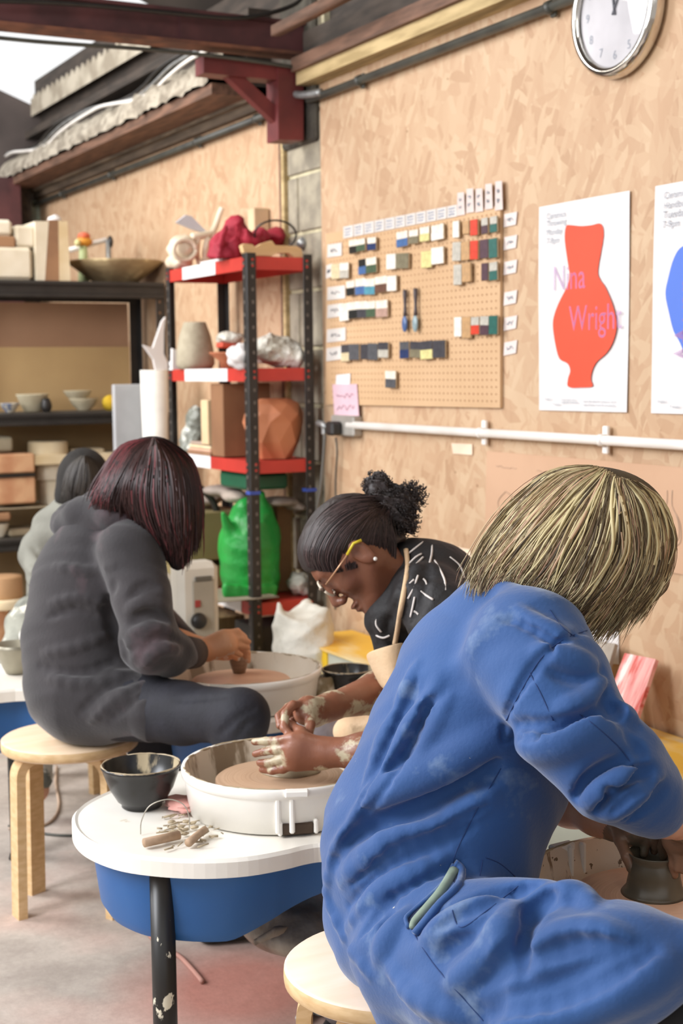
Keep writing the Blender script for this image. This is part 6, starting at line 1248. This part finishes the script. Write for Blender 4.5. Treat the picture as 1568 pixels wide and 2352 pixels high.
# legs
kn = cp(735, 1690, 3.16)
s.chain([cp(1080, 1720, 3.2), cp(900, 1712, 3.16), kn, on_z(790, 2320, .10)], [.07, .055, .042, .034], .02); s.chain([cp(1080, 1745, 3.05), cp(1085, 1900, 2.78), on_z(1085, 2320, .1)], [.07, .05, .034], .02)
P, Q = s.mesh(.0033)
b2 = obj('body', (P, Q), [m_skin2, m_hand2], p2); cvx = np.array([WL[b2]]) 
tops = np.array([b2.data.polygons[i].center[2] for i in range(len(b2.data.polygons))])+WL[b2].z; thr_ = cp(900, 1520, 2.9)[2]
b2.data.polygons.foreach_set('material_index', (tops < thr_).astype(int))
# blouse
m_top = M('black_blouse', '1f1c1d', .7, '181617', 6, .4, .3, 60, bdist=.01)
s = SDF(.03); s.chain([cp(900, 1400, 2.97), cp(985, 1365, 3.0), cp(1065, 1500, 3.07), cp(1100, 1680, 3.14)], [pr(62, 2.97), pr(112, 3.0), pr(160, 3.07), pr(150, 3.14)], .03, (FW, 1.15))
s.cone(cp(870, 1430, 2.98), cp(905, 1465, 2.99), pr(26, 3), pr(60, 3), .03); s.cone(cp(940, 1290, 2.99), cp(1010, 1320, 3.0), pr(50, 3), pr(70, 3), .03); s.cone(cp(1030, 1350, 3.02), cp(1120, 1420, 3.05), pr(75, 3), pr(90, 3), .03)
s.chain([cp(985, 1375, 2.88), cp(1012, 1410, 2.83), cp(1050, 1560, 2.78), cp(1060, 1660, 2.77)], [pr(84, 2.9), pr(78, 2.8), pr(70, 2.8), pr(66, 2.8)], .03); s.chain([cp(960, 1400, 3.16), cp(985, 1520, 3.2), cp(985, 1575, 3.18)], [.07, .065, .06], .03)
folds(s, [(-1, .010, -.003, [(935, 1260), (925, 1320), (905, 1400), (880, 1460)]), (1, .010, .005, [(960, 1270), (950, 1330), (925, 1410), (905, 1460)]), (-1, .010, -.003, [(985, 1280), (975, 1350), (945, 1430)]), (1, .009, .005, [(870, 1430), (880, 1455), (905, 1470)])], 2.4, 3.6)
P, Q = s.mesh(.0055, nfun([(.002, 50, 30, 40, 0)])); top2 = obj('blouse', (P, Q), m_top, p2)
m_wl = M('white_line_print', 'dcd3cc', .7)
L8 = lambda pts: [(600+x/2.613, 1050+y/2.613) for x, y in pts]
for pts in ([(1040, 620), (1075, 680), (1100, 740), (1105, 800)], [(1130, 600), (1180, 640), (1205, 680), (1218, 725)], [(955, 805), (990, 830), (1030, 855)], [(1025, 530), (1020, 590), (1000, 670)], [(970, 730), (985, 745), (992, 770)], [(915, 925), (930, 932), (942, 945)], [(940, 710), (915, 780), (880, 850)], [(920, 840), (910, 890), (895, 960)], [(905, 475), (950, 478), (1000, 490)], [(880, 580), (930, 540), (970, 510)], [(885, 640), (925, 600), (960, 580)], [(930, 640), (950, 620), (970, 600)], [(690, 970), (690, 1010), (720, 1050)], [(690, 1070), (730, 1085), (770, 1070)], [(890, 760), (905, 745), (915, 735)]):
    q = [(a, b_, trace(s, a, b_, 2.4, 3.6)) for a, b_ in spl2(L8(pts), 4)]; q = [Vector(cp(a, b_, z)) for a, b_, z in q if z]
    if len(q) > 2: obj('printed_line', MB().tube(q, .0022, 5), m_wl, top2)
# hair cap and curly bun
hs = SDF(.02); R2 = np.stack([f2, u2, np.cross(f2, u2)], 1)
hs.ell(np.array(H2c)+f2*-.012+u2*.040, (.100, .083, .080), R2, .02); hs.cone(np.array(H2c)-f2*.05+u2*-.01, np.array(H2c)-f2*.06-u2*.045, .055, .035, .02); hs.ell(np.array(H2c)+f2*.03+u2*.055, (.06, .055, .07), R2)
hs.p.append(('h', np.array(h2(.066, .038)), -(-f2*.55+u2*.84), 0, 0, .01, None, True))
m_hair2 = M('black_brown_hair', '2e2422', .55, '231b19', 40, .7, .6, 90, stretch=(1, 1, .3))
P, Q = hs.mesh(.0045, nfun([(.0010, 160, 120, 40, 0)])); hair2 = obj('hair', (P, Q), m_hair2, p2); Th2 = bvh(P, Q)
K2 = [[(706, 1302), (699, 1262), (730, 1195), (790, 1155), (850, 1150), (872, 1158)], [(736, 1312), (728, 1272), (755, 1215), (805, 1175), (850, 1160), (872, 1162)], [(776, 1316), (768, 1282), (790, 1230), (830, 1190), (860, 1168), (874, 1165)], [(815, 1306), (818, 1278), (830, 1240), (850, 1200), (868, 1175), (876, 1168)], [(850, 1290), (857, 1268), (862, 1240), (868, 1205), (876, 1180), (880, 1170)], [(903, 1308), (906, 1280), (905, 1250), (898, 1215), (890, 1190), (884, 1175)]]
strands('hair_strands', K2, 700, .0011, ['261d1c', '352927', '463634'], None, hair2, 5, T=Th2, lift=.002, seed=12, wave=1, taper=.7)
bs = SDF(.015)
for a, b_, r_ in ((862, 1120, 24), (880, 1150, 30), (905, 1160, 28), (915, 1185, 26), (895, 1190, 24), (915, 1135, 20), (935, 1145, 14), (930, 1200, 16), (872, 1105, 18), (955, 1142, 9), (948, 1215, 8), (930, 1165, 20)): bs.ell(cp(a, b_, 2.98), (pr(r_, 3), pr(r_, 3)*1.2, pr(r_, 3)))
P, Q = bs.mesh(.004, nfun([(.0035, 230, 190, 210, 0), (.0025, 410, 300, 350, 1)])); bun = obj('curly_bun', (P, Q), m_hair2, p2)
rs = np.random.RandomState(3); mb = MB()
for k in range(900):
    c_ = [(862, 1115), (880, 1150), (905, 1160), (915, 1185), (925, 1140), (930, 1200), (895, 1195), (945, 1140)][rs.randint(8)]; a0 = rs.rand()*6.28; r_ = 14+rs.rand()*16; px, py = c_[0]+r_*math.cos(a0), c_[1]+r_*math.sin(a0); z = 2.98+rs.uniform(-.035, .03); ph = rs.rand()*6; dx, dy = math.cos(a0)*1.7+.9, math.sin(a0)*1.5+(-.1 if py < 1150 else .6)
    mb.tube([Vector(cp(px+dx*.6*q+2.8*math.sin(q*1.3+ph), py+dy*.6*q+2.8*math.cos(q*1.3+ph), z+.002*math.sin(q+ph))) for q in range(9)], .0010, 3)
o = obj('curls', mb, m_hair2, bun); o['kind'] = 'stuff'
# glasses
gl_ = MB(); side = np.cross(f2, u2); sg = -1 if (side @ FW) > 0 else 1
Pn = lambda a, b_, d: Vector(h2(a, b_, d))
for d in (1, -1):
    gl_.tube([Pn(.088+.006*math.cos(t_), .006+.021*math.sin(t_), d*(.034+.026*math.cos(t_))) for t_ in [k*math.pi/12 for k in range(25)]], .0028, 8)
gl_.tube([Pn(.096, .012, -.008), Pn(.099, .014, 0), Pn(.096, .012, .008)], .003, 8)
G2 = obj('glasses', gl_, M('tortoiseshell', '4a3428', .25, 'c8b9a4', 60, .9), p2)
for d in (1, -1):
    obj('temple', MB().tube([Pn(.082, .012, d*.062), Pn(.04, .014, d*.078), Pn(.01, .016, d*.083)], .0022, 6), M('rose_gold', 'c89a78', .3, metal=.5), G2)
    obj('temple_tip', MB().tube([Pn(.01, .016, d*.083), Pn(-.015, .020, d*.086), Pn(-.03, .012, d*.084)], .0032, 6), M('yellow_acetate', 'd9c22e', .35), G2)
    obj('lens', MB().lathe([(0, 0), (.022, 0)], (0, 0, 0), 16), gm, G2) if False else None
obj('earring', MB().blob(Pn(-.018, -.032, sg*.084), (.0042, .0042, .0042), 8, 0), M('pearl', 'e6e0d8', .2), p2)
# apron
m_apron = M('natural_canvas', 'd9bd9a', .85, 'cbab86', 8, .5, .3, 120, spots=[('a48a68', 10, .62, (1, 1, 1), .1)])
ap = MB(); g_ = [[(836, 1500), (870, 1488), (905, 1478), (935, 1470)], [(846, 1520), (876, 1515), (906, 1512), (940, 1510)], [(858, 1545), (882, 1545), (908, 1545), (940, 1550)], [(872, 1572), (888, 1574), (910, 1578), (940, 1585)], [(880, 1580), (895, 1590), (915, 1600), (945, 1610)]]
zz_ = [2.99, 2.93, 2.91, 2.93]; vs = [Vector(cp(a, b_, zz_[j]+.0*i)) for i, row in enumerate(g_) for j, (a, b_) in enumerate(row)]; ap.smooth = True; ap.add(vs, [(i*4+j, i*4+j+1, (i+1)*4+j+1, (i+1)*4+j) for i in range(4) for j in range(3)]); a_o = obj('apron', ap, m_apron, p2)
md = a_o.modifiers.new('s', 'SOLIDIFY'); md.thickness = .003; md = a_o.modifiers.new('u', 'SUBSURF'); md.levels = 2; md.render_levels = 2
mb = MB(); q = [Vector(cp(a, b_, (trace(s, a, b_, 2.3, 3.6) or 3.0)-.004)) for a, b_ in spl2([(932, 1262), (936, 1300), (931, 1340), (920, 1400), (912, 1450), (906, 1480)], 4)]; mb.tube(q, .0055, 6); obj('apron_strap', mb, m_apron, p2)
lp_ = SDF(.03); lp_.chain([cp(1080, 1700, 3.13), cp(930, 1690, 3.12), cp(815, 1682, 3.12)], [pr(95, 3.1), pr(72, 3.1), pr(50, 3.1)], .03, (FW, 1.8)); P, Q = lp_.mesh(.007, nfun([(.003, 40, 30, 50, 0)])); obj('apron_skirt', (P, Q), m_apron, p2)
jn = SDF(.03); jn.chain([cp(1080, 1725, 3.22), cp(900, 1712, 3.20), cp(745, 1692, 3.17), on_z(790, 2300, .12)], [.1, .088, .068, .05], .03); jn.chain([cp(1080, 1745, 3.05), cp(1085, 1900, 2.78), on_z(1085, 2300, .14)], [.1, .075, .05], .03); P, Q = jn.mesh(.008); obj('jeans', (P, Q), M('grey_jeans', '7d7474', .85, '6c6364', 20, .5, .3, 100), p2)
for a in (805, 1090):
    c_ = on_z(a, 2335, .045); sh = SDF(.02); c0 = np.array(c_); d_ = np.array((-.5, -.5, 0)); d_ /= np.linalg.norm(d_); sh.cone(c0-d_*.08, c0+d_*.12, .045, .036, .02); sh.p.append(('h', np.array((0, 0, .002)), np.array((0, 0, -1.)), 0, 0, .004, None, True)); P, Q = sh.mesh(.007); obj('shoe', (P, Q), M('black_shoe', '1a1a1c', .6), p2)
# ---------------------------------------------------------------- person in the dark hoodie
p3 = thing('person', 'person with long dark red hair in a dark grey hoodie, throwing a small cup', 'person', (s3c.x, s3c.y, 0))
m_hood = M('charcoal_hoodie', '322e30', .9, '2a2729', 5, .6, .3, 130, sheen=.2, bdist=.003, spots=[('6b5258', 3.2, .55, (1, 1, 1), .25)])
s = SDF(.03)
s.chain([cp(205, 1562, 3.66), cp(205, 1460, 3.66), cp(218, 1340, 3.64), cp(238, 1245, 3.62)], [pr(150, 3.66), pr(146, 3.66), pr(138, 3.64), pr(106, 3.62)], .03, (FW, 1.1))
s.cone(cp(215, 1590, 3.62), cp(345, 1628, 3.49), pr(115, 3.6), pr(74, 3.5), .04, (FW, 1.3))
s.chain([cp(300, 1268, 3.48), cp(325, 1370, 3.44), cp(345, 1480, 3.42), cp(395, 1500, 3.47), cp(432, 1500, 3.54)], [pr(78, 3.48), pr(64, 3.44), pr(64, 3.4), pr(46, 3.4), pr(36, 3.42)], .03)
s.chain([cp(250, 1280, 3.80), cp(330, 1400, 3.84), cp(420, 1490, 3.78)], [.07, .06, .05], .03)
hood = SDF(.025); hood.chain([cp(140, 1205, 3.66), cp(185, 1180, 3.56), cp(260, 1180, 3.50), cp(320, 1205, 3.49), cp(345, 1235, 3.5)], [pr(28, 3.6), pr(34, 3.6), pr(32, 3.5), pr(26, 3.5), pr(14, 3.5)]); hood.chain([cp(150, 1215, 3.6), cp(215, 1220, 3.54), cp(285, 1215, 3.51)], [pr(26, 3.6), pr(26, 3.6), pr(22, 3.5)]); hood.chain([cp(150, 1185, 3.7), cp(220, 1160, 3.72), cp(290, 1170, 3.7)], [.03, .035, .03])
folds(s, [(-1, .016, -.004, [(260, 1340), (250, 1400), (270, 1460), (285, 1510)]), (-1, .012, -.003, [(300, 1370), (330, 1345), (365, 1350)]), (1, .011, .006, [(295, 1400), (330, 1385), (375, 1395)]), (-1, .012, -.003, [(300, 1430), (340, 1410), (385, 1425)]), (1, .010, .006, [(300, 1460), (345, 1440), (395, 1455)]), (-1, .011, -.003, [(320, 1500), (360, 1465), (410, 1470)]), (1, .010, .006, [(325, 1530), (365, 1495), (415, 1490)]),
 (1, .010, .005, [(100, 1500), (160, 1490), (240, 1460)]), (-1, .011, -.003, [(90, 1530), (170, 1545), (260, 1520), (320, 1480)]), (1, .011, .006, [(120, 1560), (200, 1570), (300, 1545)]), (-1, .010, -.002, [(180, 1640), (230, 1590), (300, 1560)]), (1, .010, .005, [(210, 1655), (260, 1610), (330, 1570)]), (-1, .009, -.002, [(250, 1660), (300, 1615), (360, 1580)]), (-1, .010, -.002, [(110, 1420), (170, 1400), (230, 1420)]), (1, .009, .005, [(120, 1385), (180, 1370), (240, 1385)]), (1, .010, .005, [(130, 1300), (200, 1310), (260, 1300)])], 3.0, 4.2)
s.p.append(('h', np.array((0, 0, .452)), np.array((0, 0, -1.)), 0, 0, .01, None, True))
P, Q = s.mesh(.006, nfun([(.0013, 45, 30, 38, 0), (.0010, 80, 50, 90, 2)])); hd = obj('hoodie', (P, Q), m_hood, p3)
P, Q = hood.mesh(.006, nfun([(.0025, 60, 40, 50, 0)])); obj('hood', (P, Q), m_hood, hd)
mb = MB(); c0 = cp(436, 1500, 3.54); mb.tube([Vector(cp(414, 1498, 3.50)), Vector(cp(447, 1500, 3.57))], pr(36, 3.42), 20, rs=[pr(42, 3.42), pr(37, 3.42)]); obj('cuff', mb, M('brown_stained_cuff', '4a403c', .85), hd)
m_skin3 = M('light_skin', 'd39a72', .5, 'c98d66', 8, .5, .15, 90, sss=.08, spots=[('cfc4b4', 14, .62, (1, 1, 1), .05)])
s = SDF(.02); hc3 = cp(352, 1122, 3.55); f3 = RG*.80-UPV*.45+FW*.40; u3 = UPV*.9+RG*.4
h3 = head(s, hc3, f3, u3, .92)
s.cone(cp(325, 1150, 3.58), cp(250, 1230, 3.62), .05, .06, .03); s.chain([cp(240, 1270, 3.64), cp(215, 1400, 3.66), cp(205, 1570, 3.66)], [.09, .10, .10], .03)
s.chain([cp(300, 1290, 3.5), cp(345, 1470, 3.43), cp(400, 1498, 3.49), cp(458, 1496, 3.60)], [.045, .042, .038, .026], .02); s.chain([cp(250, 1290, 3.8), cp(330, 1410, 3.82), cp(430, 1490, 3.76), cp(520, 1490, 3.74)], [.045, .04, .036, .026], .02)
Zq = 3.62; s.cone(cp(462, 1492, Zq), cp(515, 1472, Zq), .026, .030, .02, (FW, .7)); s.cone(cp(480, 1498, Zq), cp(525, 1482, Zq), .022, .022, .015)
for pts in ([(520, 1455), (545, 1450), (562, 1462)], [(525, 1466), (552, 1466), (571, 1474)], [(525, 1480), (550, 1482), (569, 1488)], [(520, 1492), (538, 1496), (552, 1504)]): finger(s, [cp(a, b_, Zq+.01*i) for i, (a, b_) in enumerate(pts)], .0098, .007)
finger(s, [cp(495, 1490, Zq+.03), cp(525, 1500, Zq+.05), cp(545, 1512, Zq+.07)], .011, .008)
s.cone(cp(520, 1490, 3.74), cp(545, 1485, 3.73), .026, .024, .02)
for dy in (-6, 4, 13): finger(s, [cp(545, 1485+dy, 3.73), cp(562, 1490+dy, 3.71), cp(570, 1505+dy, 3.70)], .009, .007)
k3 = cp(552, 1648, 3.26)
s.chain([cp(230, 1600, 3.6), cp(420, 1640, 3.42), k3, on_z(525, 2070, .1)], [.07, .055, .042, .034], .02); s.chain([cp(230, 1600, 3.72), cp(340, 1650, 3.86), Vector(cp(352, 1705, 3.9)), on_z(352, 1950, .1)], [.07, .055, .045, .034], .02)
P, Q = s.mesh(.0042); obj('body', (P, Q), m_skin3, p3)
jn = SDF(.03); jn.chain([cp(235, 1610, 3.58), cp(420, 1638, 3.42), cp(555, 1645, 3.25)], [pr(92, 3.58), pr(68, 3.42), pr(60, 3.25)], .03); jn.cone(cp(555, 1645, 3.25), on_z(525, 2068, .12), pr(58, 3.25), .05, .03); jn.chain([cp(235, 1610, 3.74), cp(340, 1650, 3.86), Vector(cp(352, 1705, 3.9)), on_z(352, 1940, .12)], [.09, .085, .065, .055], .03)
folds(jn, [(-1, .008, -.002, [(540, 1700), (570, 1660), (600, 1650)]), (-1, .008, -.002, [(500, 1690), (545, 1650), (590, 1625)]), (-1, .007, -.002, [(400, 1610), (450, 1605), (520, 1600)])], 2.9, 4.2)
P, Q = jn.mesh(.0065); obj('jeans', (P, Q), M('dark_navy_jeans', '1c1c25', .8, '16161e', 20, .5, .3, 100), p3)
for kx in (tuple(on_z(525, 2070, .1))[:2], tuple(on_z(352, 1950, .1))[:2]):
    sh = SDF(.02); c0 = np.array((kx[0], kx[1], .045)); d_ = np.array((.8, -.3, 0)); d_ /= np.linalg.norm(d_); sh.cone(c0-d_*.05, c0+d_*.13, .045, .036, .02); sh.p.append(('h', np.array((0, 0, .002)), np.array((0, 0, -1.)), 0, 0, .004, None, True)); P, Q = sh.mesh(.008); obj('shoe', (P, Q), MATS['black_shoe'], p3)
hb = SDF(.03); hb.ell(cp(350, 1102, 3.55), (.100, .108, .099), CAMR, .02); hb.chain([cp(385, 1120, 3.5), cp(400, 1200, 3.49), cp(408, 1290, 3.49)], [.075, .06, .022], .03, (FW, .9)); hb.chain([cp(300, 1110, 3.5), cp(262, 1140, 3.49), cp(232, 1165, 3.5)], [.07, .04, .02], .03); hb.chain([cp(340, 1130, 3.5), cp(360, 1200, 3.5), cp(380, 1250, 3.5)], [.07, .055, .03], .03)
P, Q = hb.mesh(.0065); hair3 = obj('hair', (P, Q), M('dark_red_hair', '241516', .9, '1c1112', 20, .7, .5, 60, stretch=(1, 1, .2)), p3); Th3 = bvh(P, Q)
K3 = [[(338, 1008), (280, 1024), (238, 1080), (217, 1130), (210, 1165)], [(342, 1008), (295, 1028), (255, 1088), (232, 1135), (222, 1165)], [(347, 1007), (310, 1035), (275, 1095), (255, 1145), (250, 1175)], [(350, 1006), (325, 1045), (300, 1110), (300, 1170), (318, 1215)], [(352, 1006), (340, 1060), (330, 1140), (345, 1215), (368, 1265)], [(355, 1006), (360, 1060), (362, 1150), (378, 1230), (395, 1295)], [(358, 1007), (385, 1060), (398, 1150), (405, 1235), (412, 1305)], [(362, 1008), (410, 1060), (428, 1150), (430, 1240), (425, 1318)], [(366, 1010), (425, 1060), (447, 1140), (450, 1220), (442, 1285)], [(372, 1009), (436, 1060), (457, 1135), (458, 1210), (448, 1275)]]
def zf3(a, b_, l): d = max(0.0, 1-((a-350)/112)**2-((b_-1130)/170)**2); return 3.54-.118*math.sqrt(d)+.02*l
def cu3(u): w_ = np.array([.3, .25, .45]) if u < .2 else np.array([.62, .3, .08]); return w_/w_.sum()
strands('hair_locks', K3, 1100, .0034, ['261615', '38201e', '632d30'], zf3, hair3, 6, T=Th3, lift=.008, seed=4, colu=cu3, wave=2, lenj=.2)
mb = MB(); mb.tube([Vector(cp(a, b_, 3.5)) for a, b_ in spl2([(240, 1132), (262, 1138), (285, 1148)], 3)], .010, 8); obj('hair_clip', mb, M('red_clip', 'a5453c', .4), hair3)
# ---------------------------------------------------------------- person in grey at the third wheel
p4c = on_z(150, 1560, .45)
p4 = thing('person', 'person in a clay-dusted grey top with dark hair, half hidden behind the dark hoodie', 'person', (cp(150, 1400, 4.75)[0], cp(150, 1400, 4.75)[1], 0))
s = SDF(.03); s.chain([cp(175, 1215, 4.72), cp(160, 1330, 4.75), cp(150, 1480, 4.78)], [pr(85, 4.7), pr(92, 4.7), pr(95, 4.7)], .03, (FW, 1.1)); s.chain([cp(118, 1220, 4.68), cp(82, 1270, 4.64), cp(92, 1330, 4.55), cp(110, 1365, 4.45)], [pr(48, 4.7), pr(36, 4.6), pr(28, 4.5), pr(24, 4.5)], .03)
folds(s, [(-1, .010, -.003, [(70, 1250), (100, 1290), (120, 1330)]), (1, .010, .006, [(60, 1300), (85, 1320), (110, 1325)]), (1, .010, .006, [(62, 1330), (80, 1345), (105, 1345)]), (-1, .01, -.003, [(55, 1320), (80, 1334), (110, 1336)])], 4.0, 5.4)
P, Q = s.mesh(.008, nfun([(.003, 45, 30, 38, 0)])); obj('grey_top', (P, Q), M('dusty_grey_top', '86857b', .85, '727168', 6, .6, .3, 90), p4)
s = SDF(.03); s.chain([cp(110, 1380, 4.6), cp(80, 1440, 4.5), cp(60, 1500, 4.45)], [pr(50, 4.6), pr(62, 4.5), pr(58, 4.45)], .03); s.chain([cp(160, 1500, 4.7), cp(60, 1530, 4.45), Vector((cp(60, 1530, 4.45)[0], cp(60, 1530, 4.45)[1]-.05, .15))], [.12, .08, .06], .03)
P, Q = s.mesh(.009, nfun([(.004, 45, 30, 38, 0)])); obj('apron', (P, Q), M('clay_dusted_apron', '9a9a8e', .85, '66675f', 7, .8, .3, 80, spots=[('d9d4c6', 9, .6)]), p4)
s = SDF(.02); f4 = FW*.75-RG*.35-UPV*.45; h4 = head(s, cp(192, 1118, 4.72), f4, UPV, 1.0); s.cone(cp(190, 1160, 4.74), cp(180, 1215, 4.75), .05, .06, .03); s.chain([cp(175, 1240, 4.75), cp(150, 1480, 4.78)], [.08, .09], .03); s.chain([cp(118, 1225, 4.7), cp(85, 1270, 4.65), cp(100, 1350, 4.52), cp(150, 1440, 4.25)], [.045, .04, .034, .026], .02)
s.cone(cp(150, 1440, 4.25), cp(170, 1440, 4.2), .026, .024, .02)
for d_ in (-10, -3, 4, 11): finger(s, [cp(170, 1440+d_, 4.2), cp(185, 1442+d_, 4.18), cp(192, 1450+d_, 4.17)], .009, .007)
finger(s, [cp(160, 1430, 4.22), cp(172, 1422, 4.2), cp(182, 1424, 4.18)], .01, .008); s.chain([cp(150, 1490, 4.78), cp(60, 1530, 4.45), Vector((cp(60, 1530, 4.45)[0], cp(60, 1530, 4.45)[1]-.05, .1))], [.09, .06, .045], .03)
P, Q = s.mesh(.005); obj('body', (P, Q), m_skin1, p4)
hb = SDF(.02); hb.ell(cp(192, 1104, 4.70), (.088, .108, .097), CAMR); hb.ell(cp(175, 1140, 4.68), (.07, .06, .07), CAMR); P, Q = hb.mesh(.006); hair4 = obj('hair', (P, Q), M('dark_brown_hair', '221e1b', .9, '1a1714', 30, .7, .5, 60, stretch=(1, 1, .2)), p4); Th4 = bvh(P, Q)
K4 = [[(185, 1048), (160, 1070), (145, 1110), (140, 1160)], [(188, 1047), (172, 1075), (160, 1120), (155, 1175)], [(192, 1047), (190, 1080), (184, 1130), (178, 1185)], [(196, 1047), (212, 1080), (212, 1130), (200, 1175)], [(200, 1048), (235, 1075), (243, 1115), (232, 1160)]]
strands('hair_locks', K4, 220, .0034, ['27221f', '302a26', '45403b'], None, hair4, 4, T=Th4, seed=6)
stool('birch stool the woman in glasses sits on, beyond the front stool', Vector((cp(1085, 1740, 3.15)[0], cp(1085, 1740, 3.15)[1], 0)), [math.radians(a) for a in (20, 110, 200, 290)], m_birch)
stool('birch stool under the person in the clay-dusted grey top', Vector((cp(150, 1500, 4.80)[0], cp(150, 1500, 4.80)[1], 0)), [math.radians(a) for a in (20, 110, 200, 290)], m_birch)
